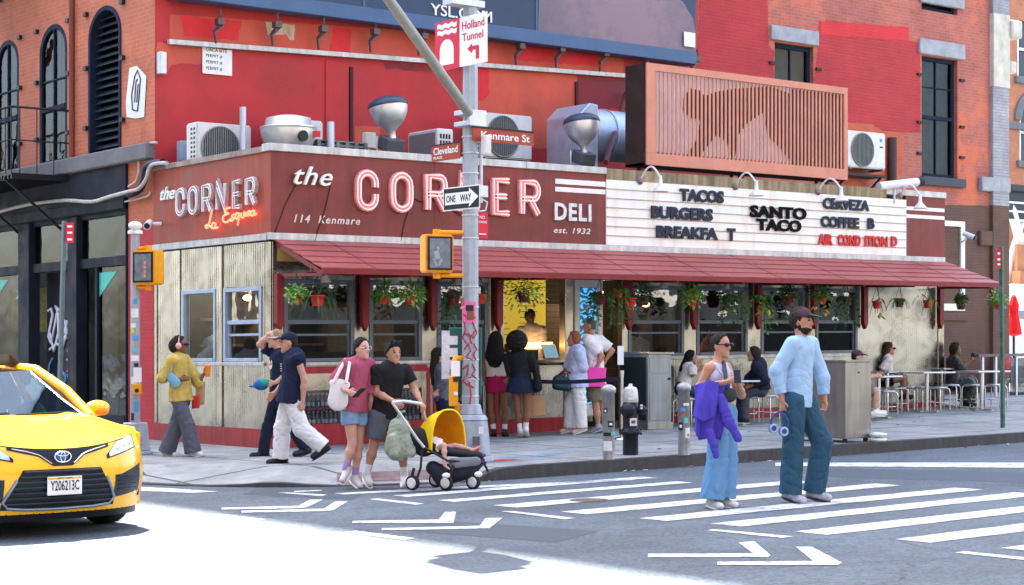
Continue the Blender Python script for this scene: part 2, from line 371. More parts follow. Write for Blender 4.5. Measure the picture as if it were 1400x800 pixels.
for pg in ([(395, 656), (520, 668), (480, 684), (330, 676)], [(1130, 640), (1400, 646), (1400, 660), (1120, 652)], [(610, 712), (820, 726), (760, 742), (540, 724)]):
    m = MB(); m.quad(*[tuple(at(x, y, .002)) for x, y in pg[::-1]]); o = m.build('road_patch', M_PATCH); struct(o)
    if o.data.polygons[0].normal.z < 0: o.data.flip_normals()
# painted markings: crossing bars, arrows, dashes
def edge_bar(x0, x1, y, w, z=.005, seed=0):
    r = random.Random(seed); n = 16; A = []; B = []
    for i in range(n+1):
        x = x0+(x1-x0)*i/n; A.append((x, y-w/2+r.uniform(-.012, .012), z)); B.append((x, y+w/2+r.uniform(-.012, .012), z))
    return A+B[::-1]
for i, (y, x0, x1) in enumerate(((-6.25, -2.2, 1.4), (-7.05, -2.2, 1.2), (-7.95, -2.15, 2.2), (-8.92, -2.1, 2.5), (-9.88, -2.0, 2.65), (-10.68, -1.88, 2.6), (-11.62, -1.84, 2.7), (-12.55, -1.7, 2.7), (-13.5, -1.6, 2.7))):
    m = MB(); m.quad(*edge_bar(x0, x1, y, .36 if i > 1 else .26, seed=i)); struct(m.build('crossing_bar_marking', M_PAINT))
px_marks = [
 [(1060,632.5),(1400,632.5),(1400,639.5),(1060,637)],
 [(505,682.5),(515,681.3),(580,688.5),(568,690)], [(685,699),(700,698.6),(787,708.3),(773,710)], [(965,724.8),(977,723.6),(1085,733.3),(1070,735.3)],
 [(1305,755.4),(1318,753.6),(1405,762),(1405,766)], [(471,727.5),(487,725.8),(567,735.8),(553,738)], [(287,704.3),(300,702.8),(362,710),(350,712)],
 [(380,673.6),(392,673),(447,676.3),(440,678.3)], [(193,665.6),(240,668),(300,672),(262,673.8),(193,671)], [(185,691),(215,692.3),(213,694.3),(185,693.6)],
 [(482,712.2),(600,710.3),(608,700),(623.5,699.5),(620,714.6),(600,715),(482,715)], [(522,722.2),(656,718.8),(664,708.3),(687,708),(669,722),(654,722.4),(522,725)],
 [(303,694),(408,691.4),(424,683),(441.5,683),(419,693.6),(407,695),(303,696.6)], [(330,698.3),(443,695.5),(458,685.6),(475.5,685.6),(455,697.8),(442,698.8),(330,701)],
 [(886,757),(1030,756.6),(1009,741.2),(1031,740),(1053,758.5),(1050,761.6),(886,761.6)], [(981,768),(1112,767),(1088,747.6),(1110,747.5),(1151,769),(1146,772.3),(981,772.4)],
 [(457,674.5),(560,668.6),(700,662),(860,655.5),(870,656.3),(700,664.4),(560,672),(470,676)], [(402,671.2),(440,669.6),(440,671),(402,673)]]
for q in px_marks:
    m = MB(); p = [tuple(at(x, y, .005)) for x, y in q]; m.add(p, [tuple(range(len(p)))]); o = m.build('road_marking', M_PAINT); struct(o)
    if o.data.polygons[0].normal.z < 0: o.data.flip_normals()
# cast-iron covers and a broken patch in the road, far pavement behind the photographer
M_IRON = mat('cast_iron_rusty', (.15, .12, .09), .6, .5, .4, 20, .8, 90, tex='world')
for px in ((805, 684),):
    q = at(*px, .003); m = MB(); m.lathe([(.2, 0), (.2, .004), (.17, .006)], q, n=28); struct(m.build('manhole_cover', M_IRON))
m = MB(); m.box(-120, 120, -60, -19.6, .0, .15); struct(m.build('pavement', M_PAVE))
m = MB(); m.box(-60, -17.5, -15, 80, .0, .15); struct(m.build('pavement', M_PAVE))
# ------------------------------------------------------------------ the corner diner
def fluted(name, col, rough, freq=16., depth=.5, tarn=.35, metal=1.):
    m = bpy.data.materials.new(name); m.use_nodes = True; n = m.node_tree.nodes; L = m.node_tree.links; p = n['Principled BSDF']
    g = n.new('ShaderNodeNewGeometry'); sp = n.new('ShaderNodeSeparateXYZ'); L.new(g.outputs['Position'], sp.inputs[0])
    ad = n.new('ShaderNodeMath'); ad.operation = 'ADD'; L.new(sp.outputs[0], ad.inputs[0]); L.new(sp.outputs[1], ad.inputs[1])
    ml = n.new('ShaderNodeMath'); ml.operation = 'MULTIPLY'; L.new(ad.outputs[0], ml.inputs[0]); ml.inputs[1].default_value = freq*2*math.pi
    sn = n.new('ShaderNodeMath'); sn.operation = 'SINE'; L.new(ml.outputs[0], sn.inputs[0])
    t = n.new('ShaderNodeTexNoise'); t.inputs['Scale'].default_value = 2.1; t.inputs['Detail'].default_value = 4; t.inputs['Roughness'].default_value = .5; t.inputs['Distortion'].default_value = 1.2; L.new(g.outputs['Position'], t.inputs['Vector'])
    mr = n.new('ShaderNodeMapRange'); mr.inputs[1].default_value = .3; mr.inputs[2].default_value = .7; mr.inputs[3].default_value = 1-tarn; mr.inputs[4].default_value = 1+tarn*.5; L.new(t.outputs[0], mr.inputs[0])
    vm = n.new('ShaderNodeVectorMath'); vm.operation = 'SCALE'; vm.inputs[0].default_value = col; L.new(mr.outputs[0], vm.inputs['Scale']); L.new(vm.outputs[0], p.inputs['Base Color'])
    r2 = n.new('ShaderNodeMapRange'); r2.inputs[1].default_value = .35; r2.inputs[2].default_value = .65; r2.inputs[3].default_value = rough*.85; r2.inputs[4].default_value = rough*1.15; L.new(t.outputs[0], r2.inputs[0]); L.new(r2.outputs[0], p.inputs['Roughness'])
    p.inputs['Metallic'].default_value = metal
    t2 = n.new('ShaderNodeTexNoise'); t2.inputs['Scale'].default_value = 1.3; t2.inputs['Detail'].default_value = 2; L.new(g.outputs['Position'], t2.inputs['Vector'])
    b1 = n.new('ShaderNodeBump'); b1.inputs['Strength'].default_value = .5; b1.inputs['Distance'].default_value = .05; L.new(t2.outputs[0], b1.inputs['Height'])
    b2 = n.new('ShaderNodeBump'); b2.inputs['Strength'].default_value = depth; b2.inputs['Distance'].default_value = .008; L.new(sn.outputs[0], b2.inputs['Height']); L.new(b1.outputs[0], b2.inputs['Normal']); L.new(b2.outputs[0], p.inputs['Normal'])
    return m
M_STEEL = fluted('fluted_stainless', (.36, .34, .30), .28, depth=.07, tarn=.28)
M_PLATE = fluted('plain_stainless', (.38, .345, .285), .3, depth=.02, tarn=.2)
M_BASE = mat('red_plinth_paint', (.34, .03, .035), .5, 0, .2, 4, .2, 40, tex='world', streak=.2)
M_MAROON = mat('maroon_enamel', (.195, .046, .037), .6, 0, .3, 1.3, .06, 30, tex='world', streak=.1)
M_RUST = mat('rust_red_enamel', (.33, .072, .045), .6, 0, .3, 1.8, .1, 30, tex='world', streak=.1)
M_GALV = mat('galvanised_trim', (.5, .5, .48), .5, .3, .22, 4, .1, 40, tex='world', streak=.2)
M_WOODY = mat('weathered_cap_board', (.3, .24, .2), .8, 0, .4, 5, .3, 30, tex='world')
M_FRAME = mat('grey_blue_window_frame', (.12, .15, .19), .45, .2, .12, 6)
M_FRAMEL = mat('pale_blue_window_frame', (.34, .42, .52), .4, .2, .12, 6)
M_GLASS = glass_mat('window_glass', (.75, .8, .8), .45, .12); M_GLASSU = glass_mat('upper_sash_glass', (.55, .62, .6), 2.2, .6)
M_DARKRED = mat('oxblood_paint', (.2, .014, .02), .4, 0, .2, 8)
M_AWN = mat('awning_red_metal', (.33, .085, .075), .5, 0, .14, 1.5, .05, 50, tex='world', streak=.15)
M_SEAM = mat('awning_seam', (.09, .03, .03), .6, 0, .2)
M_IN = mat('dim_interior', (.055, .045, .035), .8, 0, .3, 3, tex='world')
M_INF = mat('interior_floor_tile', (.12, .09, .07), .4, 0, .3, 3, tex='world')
M_WHITE = mat('white_paint', (.74, .74, .71), .5, 0, .1, 4, tex='world')
M_BLACK = mat('black_plastic', (.02, .02, .022), .45, 0, .2, 12)
diner = thing('diner', 'low corner diner with maroon lettered sign fascia, red awning and steel sides', 'diner', (0, 0, 0)); SHEARED.add(diner)
D = diner
X1 = 15.2; YB = 3.49
# openings along the front: x0, x1, z0, z1
WINS = [(.20, 1.40), (1.66, 2.62), (2.90, 3.88), (6.83, 8.12), (8.42, 9.68), (10.02, 11.17), (11.47, 12.63)]
SILL, HEAD = 1.37, 2.55
COUNTER = (4.16, 5.48); DOOR = (5.60, 6.70)
fl = MB(); pl = MB(); T = .12
edges = sorted(WINS+[COUNTER, DOOR])
xs = 0.02
for a, b in edges+[(X1, X1)]:
    pl.box(xs, a, 0, T, .42, 3.08) if a < 12.7 else None
    xs = b
fl.box(12.63, 15.02, 0, T, .42, 3.08); pl.box(15.02, X1, -.02, T, .42, 3.08)
for a, b in WINS:
    (pl if a < 4 else fl).box(a, b, .004, T, .95 if a < 4 else .42, SILL); fl.box(a, b, 0.004, T, HEAD, 3.08)
fl.box(*COUNTER, .004, T, .42, 1.25); fl.box(*COUNTER, .004, T, 2.78, 3.08); fl.box(*DOOR, .004, T, 2.62, 3.08)
# left side along the avenue
LW = [(.26, 1.34), (1.58, 2.63)]; LS, LH = 1.38, 2.46
ys = 0
fl.box(0, T, .13, .26, .42, 3.08); fl.box(0, T, 1.36, 1.56, .42, 3.08); fl.box(0, T, 2.63, YB, .42, 3.08)
for a, b in LW: fl.box(0.003, T, a, b, .42, LS); fl.box(.003, T, a, b, LH, 3.08)
pl.box(-.012, .006, .0, .15, .42, 3.08); pl.box(-.012, 0, 1.38, 1.44, .42, 3.08); pl.box(-.012, 0, 2.66, 2.7, .42, 3.08); pl.box(-.012, 0, YB-.08, YB, .42, 3.08)
fl.build('fluted_siding', M_STEEL, D); pl.build('steel_pier_cladding', M_PLATE, D, bevel=.006)
m = MB(); m.box(-.03, 0, 0, YB, .0, .42); m.box(-.03, DOOR[0], -.03, 0, 0, .42); m.box(DOOR[1], X1, -.03, .0, 0, .42); m.build('red_plinth', M_BASE, D)
m = MB(); m.box(X1, X1-.12, 0.0, YB, .1, 3.08); m.build('end_wall', M_PLATE, D)
# sign fascia: rust coloured on the avenue side, maroon in front
m = MB(); m.box(-.03, .05, -.03, 6.31*0+YB, 3.2, 4.35); m.build('avenue_fascia', M_RUST, D)
m = MB()
for a, b in ((-.028, 2.82), (2.826, 6.3)): m.box(a, b, -.034, .05, 3.2, 4.35)
m.box(14.0, X1, -.034, .05, 3.2, 4.35); m.build('street_fascia', M_MAROON, D)
m = MB(); m.box(-.06, .1, -.06, YB, 4.35, 4.43); m.build('parapet_board', M_WOODY, D)
m = MB()
for a, b in ((-.065, 2.5), (2.505, 4.6), (4.605, 6.3)): m.box(a, b, -.065, .16, 4.352, 4.46)
m.box(13.4, X1+.02, -.06, .1, 4.35, 4.46); m.box(-.05, X1, -.05, .05, 3.1, 3.2); m.box(-.05, .05, .05, YB, 3.1, 3.2); m.build('parapet_trim', M_GALV, D, bevel=.006)
m = MB(); m.box(0.1, X1-.1, .1, YB, 4.2, 4.26); m.box(0.1, .2, .1, YB, 4.26, 4.4); m.build('flat_roof', mat('tar_roof', (.06, .06, .06), .9), D)
# reader board
M_BOARD = bpy.data.materials.new('reader_board_enamel'); M_BOARD.use_nodes = True
def board_mat(mm):
    n = mm.node_tree.nodes; L = mm.node_tree.links; p = n['Principled BSDF']
    g = n.new('ShaderNodeNewGeometry'); mp = n.new('ShaderNodeMapping'); mp.inputs['Scale'].default_value = (2.2, 1, .45); L.new(g.outputs['Position'], mp.inputs[0])
    t = n.new('ShaderNodeTexNoise'); t.inputs['Scale'].default_value = 1.2; t.inputs['Detail'].default_value = 7; t.inputs['Roughness'].default_value = .65; L.new(mp.outputs[0], t.inputs['Vector'])
    c = n.new('ShaderNodeValToRGB'); e = c.color_ramp.elements; e[0].position = .5; e[0].color = (.78, .78, .75, 1); e[1].position = .78; e[1].color = (.62, .47, .26, 1)
    L.new(t.outputs[0], c.inputs[0]); L.new(c.outputs[0], p.inputs['Base Color']); p.inputs['Roughness'].default_value = .45
board_mat(M_BOARD)
M_YEL = mat('stained_board_header', (.27, .21, .12), .6, 0, .45, 2, tex='world', streak=.4)
m = MB(); m.box(6.304, 14.0, -.05, .05, 3.2, 4.27); m.build('reader_board', M_BOARD, D)
m = MB(); m.box(6.304, 13.4, -.055, .1, 4.27, 4.45); m.build('board_header', M_YEL, D)
m = MB(); rows = [3.2+1.07*i/7 for i in range(1, 7)]
for z in rows: m.box(6.31, 13.99, -.062, -.05, z-.007, z+.007)
m.build('letter_rails', mat('rail_dull', (.36, .3, .22), .5, .2), D)
m = MB(); m.box(5.42*0+xf(757), 6.29, -.042, -.034, onY(757, 251.5)[1], onY(757, 244.5)[1]); m.box(xf(757), 6.29, -.042, -.034, onY(757, 262)[1], onY(757, 255.5)[1])
m.box(14.02, X1-.02, -.042, -.034, 4.08, 4.15); m.box(14.02, X1-.02, -.042, -.034, 3.93, 4.0); m.build('white_stripes', M_WHITE, D)
# writing on the fascia
UX, UZ = (1, 0, 0), (0, 0, 1)
def word(mb, s, pl_, pr, yb, yt, Y=-.05, depth=.03, **k):
    x0 = xf(pl_, Y); x1 = xf(pr, Y); z0 = onY(pl_, yb, Y)[1]; z1 = onY(pl_, yt, Y)[1]
    lettering(mb, s, (x0, Y, z0), UX, UZ, x1-x0, z1-z0, depth, **k)
M_LET = mat('dark_blue_channel_letter', (.022, .032, .05), .8, 0, .7, 14, tex='world', spec=.15); M_LETB = mat('black_letter', (.006, .006, .007), .9, spec=.1); M_LETR = mat('red_channel_letter', (.55, .012, .018), .4, 0, .3, 10, tex='world'); M_LETG = mat('silver_letter', (.55, .55, .58), .4, .3, .3, 14, tex='world')
for s, a, b, yb, yt, mt, nm in (('TACOS', 929, 989, 275, 257.5, M_LET, 'tacos'), ('BURGERS', 890, 974, 298.5, 281, M_LET, 'burgers'), ('BREAKFA', 897, 981, 325, 308, M_LET, 'breakfast'), ('T', 994, 1005, 329.5, 312, M_LET, 'breakfast'),
        ('SANTO', 1025, 1102, 297, 280, M_LETB, 'santo'), ('TACO', 1034, 1095, 315, 298.5, M_LETB, 'taco'), ('CERVEZA', 1125, 1188, 285.5, 270, M_LET, 'cerveza'), ('COFFEE', 1122, 1174, 310.5, 295, M_LET, 'coffee'), ('B', 1186, 1195, 313, 298, M_LET, 'coffee'),
        ('AIR', 1118, 1138, 334.5, 319.5, M_LETR, 'air'), ('COND', 1145, 1176, 335.5, 320.5, M_LETR, 'conditioned'), ('ITION', 1182, 1213, 336.5, 322, M_LETR, 'conditioned'), ('D', 1218, 1226, 337, 323, M_LETR, 'conditioned')):
    m = MB(); word(m, s, a, b, yb, yt, Y=-.07, depth=.02, bold=.045); m.build('board_lettering', mt, D)
m = MB(); word(m, 'DELI', 757, 807, 301, 277, Y=-.04, depth=.03, bold=.03, space=1.15); m.build('deli_lettering', M_LETG, D)
m = MB(); word(m, 'est. 1932', 757, 807, 318.5, 310.5, Y=-.036, depth=.006, shear=.2, bold=.015, space=1.1); word(m, '114  Kenmare', 402, 492, 304, 293, Y=-.036, depth=.006, shear=.25, bold=.012, space=1.2); m.build('address_lettering', mat('cream_letter', (.66, .6, .55), .5, 0, .3, 20), D)
# neon letters drawn as channels with glass tubes
def letter_paths(ch, w, h, s):
    r = w*.5
    def arc(cx, cz, rx, rz, a0, a1, n=8): return [(cx+rx*math.cos(R(a0+(a1-a0)*i/n)), cz+rz*math.sin(R(a0+(a1-a0)*i/n))) for i in range(n+1)]
    x0, x1, z0, z1 = s/2, w-s/2, s/2, h-s/2; rx = (x1-x0)/2; cx = w/2
    if ch == 'O': return [arc(cx, z1-rx, rx, rx, 0, 180)+arc(cx, z0+rx, rx, rx, 180, 360)+[(x1, z1-rx)]]
    if ch == 'C': return [[(x1, z1-rx*1.35)]+arc(cx, z1-rx, rx, rx, 0, 180)+arc(cx, z0+rx, rx, rx, 180, 360)+[(x1, z0+rx*1.35)]]
    if ch == 'E': return [[(x1, z1), (x0, z1), (x0, z0), (x1, z0)], [(x0, h*.51), (x1*.85, h*.51)]]
    if ch == 'N': return [[(x0, z0), (x0, z1), (x1, z0), (x1, z1)]]
    if ch == 'R':
        q = (z1-h*.48)/2
        return [[(x0, z0), (x0, z1)]+arc(x1-q*.75, z1-q, q*.75, q, 90, -90)+[(x0, h*.48)], [(cx, h*.48), (x1, z0)]]
def neon_word(face_m, tube_m, letters, plane, s=.085, pr=.05):
    """letters: (char, left px, right px, base y, top y)"""
    ch_mb, tb = MB(), MB()
    for c, a, b, yb, yt in letters:
        if plane == 'front':
            x0 = xf(a); w = xf(b)-x0; z0 = onY(a, yb)[1]; h = onY(a, yt)[1]-z0; P = lambda u, v, d: (x0+u, -.034-d, z0+v); nn = (0, 1, 0)
        else:
            y0 = yf(a); w = y0-yf(b); z0 = onX(a, yb)[1]; h = onX(a, yt)[1]-z0; P = lambda u, v, d: (-.03-d, y0-u, z0+v); nn = (1, 0, 0)
        for pth in letter_paths(c, w, h, s):
            n = len(pth); off = []
            for i in range(n):
                p0 = pth[max(i-1, 0)]; p1 = pth[min(i+1, n-1)]
                if c == 'O' and i in (0, n-1): p0, p1 = pth[n-2], pth[1]
                dx, dz = p1[0]-p0[0], p1[1]-p0[1]; l = math.hypot(dx, dz) or 1
                # mitre where the path turns sharply
                k = 1.
                if 0 < i < n-1:
                    a1 = Vector((pth[i][0]-pth[i-1][0], pth[i][1]-pth[i-1][1])).normalized(); a2 = Vector((pth[i+1][0]-pth[i][0], pth[i+1][1]-pth[i][1])).normalized()
                    k = 1/max(.45, math.sqrt(max(0.01, (1+a1.dot(a2))/2)))
                off.append((-dz/l*s/2*k, dx/l*s/2*k))
            V = []; F = []
            for (u, v), (ou, ov) in zip(pth, off):
                V += [P(u+ou, v+ov, .0), P(u+ou, v+ov, pr), P(u-ou, v-ov, pr), P(u-ou, v-ov, 0.)]
            for i in range(n-1):
                for q in range(3): F.append((i*4+q, i*4+q+1, i*4+q+5, i*4+q+4))
            F += [(0, 1, 2, 3), (4*n-1, 4*n-2, 4*n-3, 4*n-4)]
            ch_mb.add(V, F)
            for kx in (-.5, .5):
                tb.tube([P(u+ou*kx, v+ov*kx, pr+.012) for (u, v), (ou, ov) in zip(pth, off)], .011, n=6)
    ch_mb.build('channel_letters', face_m, D); tb.build('neon_tubes', tube_m, D)
M_CH = mat('channel_pink_enamel', (.68, .27, .255), .5, 0, .2, 20); M_NEON = mat('pink_neon_tube', (.9, .6, .58), .3, 0, 0, emit=.12, ecol=(1, .5, .5))
M_CHG = mat('channel_faded_white', (.45, .37, .36), .5, 0, .25, 20); M_NEONG = mat('unlit_neon_tube', (.85, .8, .8), .2)
neon_word(M_CH, M_NEON, [('C', 482, 514, 289, 231), ('O', 529, 561, 291, 234), ('R', 577, 608, 292, 236.5), ('N', 621, 653, 294, 239), ('E', 669, 695, 296, 242), ('R', 706, 735, 297.5, 244.5)], 'front', .11, .05)
neon_word(M_CHG, M_NEONG, [('C', 246, 259.5, 298, 257.5), ('O', 263, 277, 296, 255), ('R', 282, 296, 294, 252), ('N', 301, 316, 291, 249), ('E', 324, 336, 288, 246), ('R', 341.5, 356, 285, 243)], 'side', .085, .04)
M_NW = mat('white_neon_script', (.75, .78, .72), .3, 0, .2, 20)
m = MB(); word(m, 'the', 401, 453, 252, 226.5, Y=-.075, depth=.04, shear=.35, bold=.004, space=1.1); m.build('script_lettering', M_NW, D)
def side_word(mb, s, pl_, pr, yb, yt, X=-.035, depth=.03, **k):
    y0 = yf(pl_, X); y1 = yf(pr, X); z0 = onX(pl_, yb, X)[1]; z1 = onX(pl_, yt, X)[1]
    lettering(mb, s, (X, y0, z0), (0, -1, 0), UZ, y0-y1, z1-z0, depth, **k)
m = MB(); side_word(m, 'the', 221, 241, 274.5, 257, depth=.03, shear=.35, bold=.015); m.build('script_lettering', M_NW, D)
# glowing script tubes under the avenue lettering
M_GLOW = mat('lit_red_neon', (1, .25, .15), .3, 0, 0, emit=.8, ecol=(1, .1, .04))
def script(px_strokes):
    m = MB()
    for st in px_strokes:
        P = []
        for px, py in st:
            y, z = onX(px, py, -.12); P.append(Vector((-.12, y, z)))
        # Catmull-Rom through the points
        Q = []
        for i in range(len(P)-1):
            a, b, c, d = P[max(i-1, 0)], P[i], P[i+1], P[min(i+2, len(P)-1)]
            for t in (0, .25, .5, .75): Q.append(.5*((2*b)+(c-a)*t+(2*a-5*b+4*c-d)*t*t+(3*b-a-3*c+d)*t**3))
        Q.append(P[-1]); m.tube(Q, .014, n=6)
    m.build('neon_script', M_GLOW, D)
script([[(290, 287), (288, 296), (286, 306), (283, 312), (281, 309), (285, 308), (290, 312)], [(295, 306), (291, 305), (290, 311), (293, 312), (295, 307), (295, 312), (298, 311)],
        [(315, 284), (309, 286), (308, 291), (313, 292), (306, 295), (305, 302), (310, 304), (316, 299)], [(320, 293), (317, 296), (320, 299), (317, 302), (314, 301)], [(327, 292), (323, 292), (322, 298), (325, 299), (327, 292), (326, 302), (325, 308)],
        [(330, 291), (330, 297), (333, 297), (334, 290), (334, 297)], [(337, 290), (336, 296)], [(339, 296), (340, 289), (342, 290), (342, 295)], [(347, 288), (344, 289), (343, 294), (346, 295), (348, 288), (348, 294), (351, 292)]])
# hung cables across the fascia
m = MB()
for pts in (((558, 290), (553, 305), (548, 330)), ((562, 270), (575, 276), (590, 272), (594, 268)), ((612, 284), (640, 300), (665, 296), (690, 288)), ((405, 252), (390, 280), (376, 318)), ((452, 254), (445, 285), (430, 330))):
    m.tube([(onY(a, b, -.045)[0], -.045, onY(a, b, -.045)[1]) for a, b in pts], .008, n=5)
m.build('sign_cable', M_BLACK, D)
# double-hung windows
def dh_window(place, w, z0, z1, fm, meet):
    """place(u, d, z): u along, d outwards"""
    f = MB(); t = .065
    def bx(u0, u1, d0, d1, a, b): f.obox([(x+y)/2 for x, y in zip(place(u0, d0, a), place(u1, d1, b))], [(place(u1, 0, 0)[i]-place(u0, 0, 0)[i])/2 for i in range(3)], [(place(0, d1, 0)[i]-place(0, d0, 0)[i])/2 for i in range(3)], (0, 0, (b-a)/2))
    bx(0, t, -.1, .015, z0, z1); bx(w-t, w, -.1, .015, z0, z1); bx(t, w-t, -.1, .015, z1-t, z1); bx(t, w-t, -.1, .03, z0, z0+.05)
    bx(t, w-t, -.06, -.005, meet-.03, meet+.03); bx(t, t+.03, -.07, -.025, z0+.05, meet-.03); bx(w-t-.03, w-t, -.07, -.025, z0+.05, meet-.03); bx(t+.03, w-t-.03, -.065, -.028, meet-.2, meet-.165)
    o = f.build('window', fm, D, bevel=.004)
    g = MB(); P = [place(t, -.04, meet+.03), place(w-t, -.04, meet+.03), place(w-t, -.04, z1-t), place(t, -.04, z1-t)]; g.quad(*P); g.build('pane', M_GLASSU, o); g = MB()
    P = [place(t+.03, -.055, z0+.05), place(w-t-.03, -.055, z0+.05), place(w-t-.03, -.055, meet-.03), place(t+.03, -.055, meet-.03)]; g.quad(*P)
    g.build('pane', M_GLASS, o)
for a, b in WINS: dh_window(lambda u, d, z, a=a: (a+u, -d, z), b-a, SILL, HEAD, M_FRAME, 1.94)
dh_window(lambda u, d, z: (-d, 1.34-u, z), 1.08, LS, LH, M_FRAMEL, 1.95)
f = MB(); f.box(-.01, .1, 1.58, 1.64, LS, LH); f.box(-.01, .1, 2.55, 2.63, LS, LH); f.box(-.01, .1, 1.64, 2.55, LH-.06, LH); f.box(-.02, .1, 1.64, 2.55, LS, LS+.05); o = f.build('window', M_FRAMEL, D, bevel=.004)
g = MB(); g.quad((.04, 2.55, LS+.05), (.04, 1.64, LS+.05), (.04, 1.64, LH-.06), (.04, 2.55, LH-.06)); g.build('pane', M_GLASS, o)
m = MB(); m.box(.02, 4.1, -.05, 0, 1.315, 1.365); m.box(6.75, 12.7, -.04, 0.0, 1.31, 1.36); m.box(-.04, 0, .15, 2.66, 1.32, 1.37); m.build('sill_ledge', M_GALV, D, bevel=.005)
# display of bottles behind glass under the first windows
M_BOT = mat('dark_bottles', (.09, .1, .13), .25, 0, .3, 20); M_LAB = mat('bottle_caps', (.42, .4, .42), .5)
for a, b in ((.18, 1.5), (1.66, 2.75), (2.85, 4.05)):
    m = MB(); m.box(a, b, .26, .28, .42, 1.25); m.box(a, b, .0, .28, .42, .44)
    for z in (.68, .96): m.box(a, b, .06, .26, z-.012, z+.012)
    o = m.build('display_case', mat('display_red', (.2, .03, .045), .6, 0, .2, 4), D)
    q = MB(); r = random.Random(int(a*10))
    for z in (.44, .692, .972):
        for row in (0, 1):
            x = a+.05
            while x < b-.04:
                y = .1+row*.09
                q.m = 0; q.lathe([(.032, 0), (.032, .12), (.013, .17), (.013, .2)], (x+r.uniform(-.006, .006), y, z), n=8); q.m = 1; q.lathe([(.0335, .04), (.0335, .095)], (x, y, z), n=8); q.lathe([(.014, .195), (.014, .215)], (x, y, z), n=6)
                x += .075
    tag(q.build('bottles', [M_BOT, M_LAB], o), kind='stuff')
    g = MB(); g.quad((a+.03, .03, .45), (b-.03, .03, .45), (b-.03, .03, 1.22), (a+.03, .03, 1.22)); g.build('display_glass', M_GLASS, o)
    f = MB(); f.box(a-.02, a+.04, -.012, .06, .42, 1.26); f.box(b-.04, b+.02, -.012, .06, .42, 1.26); f.box(a+.04, b-.04, -.012, .06, 1.2, 1.3); f.box(a+.04, b-.04, -.012, .06, .4, .47); f.build('display_frame', M_BASE, o)
# the cut-outs behind the displays
# counter, menu board, till, door
m = MB(); m.box(4.1, 5.6, -.22, .5, 1.29, 1.35); m.build('service_counter', M_PLATE, D, bevel=.008)
m = MB(); m.box(4.1, 4.18, -.04, .13, .42, 2.8); m.box(5.44, 5.62, -.03, .13, .42, 2.8); m.box(3.9, 3.97, -.03, .02, .42, 2.8); m.build('counter_jamb', M_PLATE, D, bevel=.01)
M_MENU = mat('yellow_menu_board', (.62, .42, .05), .6, 0, .06, 3, emit=.07, ecol=(1, .7, .08))
m = MB(); m.box(xf(668, 2.25), xf(746, 2.25), 2.25, 2.28, 1.6, 2.95); o = m.build('menu_board', M_MENU, D)
m = MB(); r = random.Random(3)
for i in range(12):
    for j in range(3): 
        x = xf(674, 2.25)+j*.6; m.box(x, x+r.uniform(.2, .42), 2.238, 2.248, 2.85-i*.1, 2.862-i*.1)
m.build('menu_lines', mat('menu_ink', (.1, .07, .02), .7), o)
m = MB(); m.box(5.05, 5.45, .3, .7, 1.52, 1.62); m.build('heat_lamp', mat('warm_lamp', (1, .6, .25), .5, 0, 0, emit=1.0, ecol=(1, .5, .15)), D)
m = MB(); m.obox((5.12, -.02, 1.47), (.14, 0, 0), (0, .05, .11), (0, .015, -.007)); o = m.build('till_screen', M_WHITE, D)
m = MB(); m.obox((5.12, -.038, 1.466), (.11, 0, 0), (0, .036, .08), (0, .004, -.002)); m.build('till_display', mat('till_glow', (.1, .2, .3), .2, 0, 0, emit=.08, ecol=(.3, .6, .8)), o)
m = MB(); m.box(4.6, 4.9, .0, .35, 1.35, 1.5); m.build('till_base', M_BLACK, D)
# white-framed door with a blue tag-covered panel, and the shaded doorway beside it
f = MB(); f.box(5.62, 5.72, -.06, .0, .42, 2.62); f.box(6.12, 6.22, -.06, 0., .42, 2.62); f.box(5.72, 6.12, -.06, 0, 2.5, 2.62); f.box(5.72, 6.12, -.06, 0, .42, .6); dr = f.build('door', M_WHITE, D, bevel=.006)
def graff():
    mm = bpy.data.materials.new('blue_tag_pattern'); mm.use_nodes = True; n = mm.node_tree.nodes; L = mm.node_tree.links; p = n['Principled BSDF']
    g = n.new('ShaderNodeNewGeometry'); w = n.new('ShaderNodeTexWave'); w.wave_type = 'RINGS'; w.inputs['Scale'].default_value = 3.2; w.inputs['Distortion'].default_value = 9; w.inputs['Detail'].default_value = 1; w.inputs['Detail Scale'].default_value = 2.2; L.new(g.outputs['Position'], w.inputs['Vector'])
    c = n.new('ShaderNodeValToRGB'); e = c.color_ramp.elements; e[0].position = .55; e[0].color = (.005, .07, .28, 1); e[1].position = .72; e[1].color = (.12, .55, .72, 1); L.new(w.outputs[0], c.inputs[0]); L.new(c.outputs[0], p.inputs['Base Color'])
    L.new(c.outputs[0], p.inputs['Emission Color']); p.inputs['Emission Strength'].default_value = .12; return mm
g = MB(); g.box(5.73, 6.11, -.03, -.02, .61, 2.49); g.build('door_panel', graff(), dr)
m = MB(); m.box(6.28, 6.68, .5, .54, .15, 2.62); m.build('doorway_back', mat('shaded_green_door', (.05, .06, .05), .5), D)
m = MB(); m.box(6.38, 6.42, .42, .5, .3, 2.5); m.build('door_edge', M_WHITE, D)
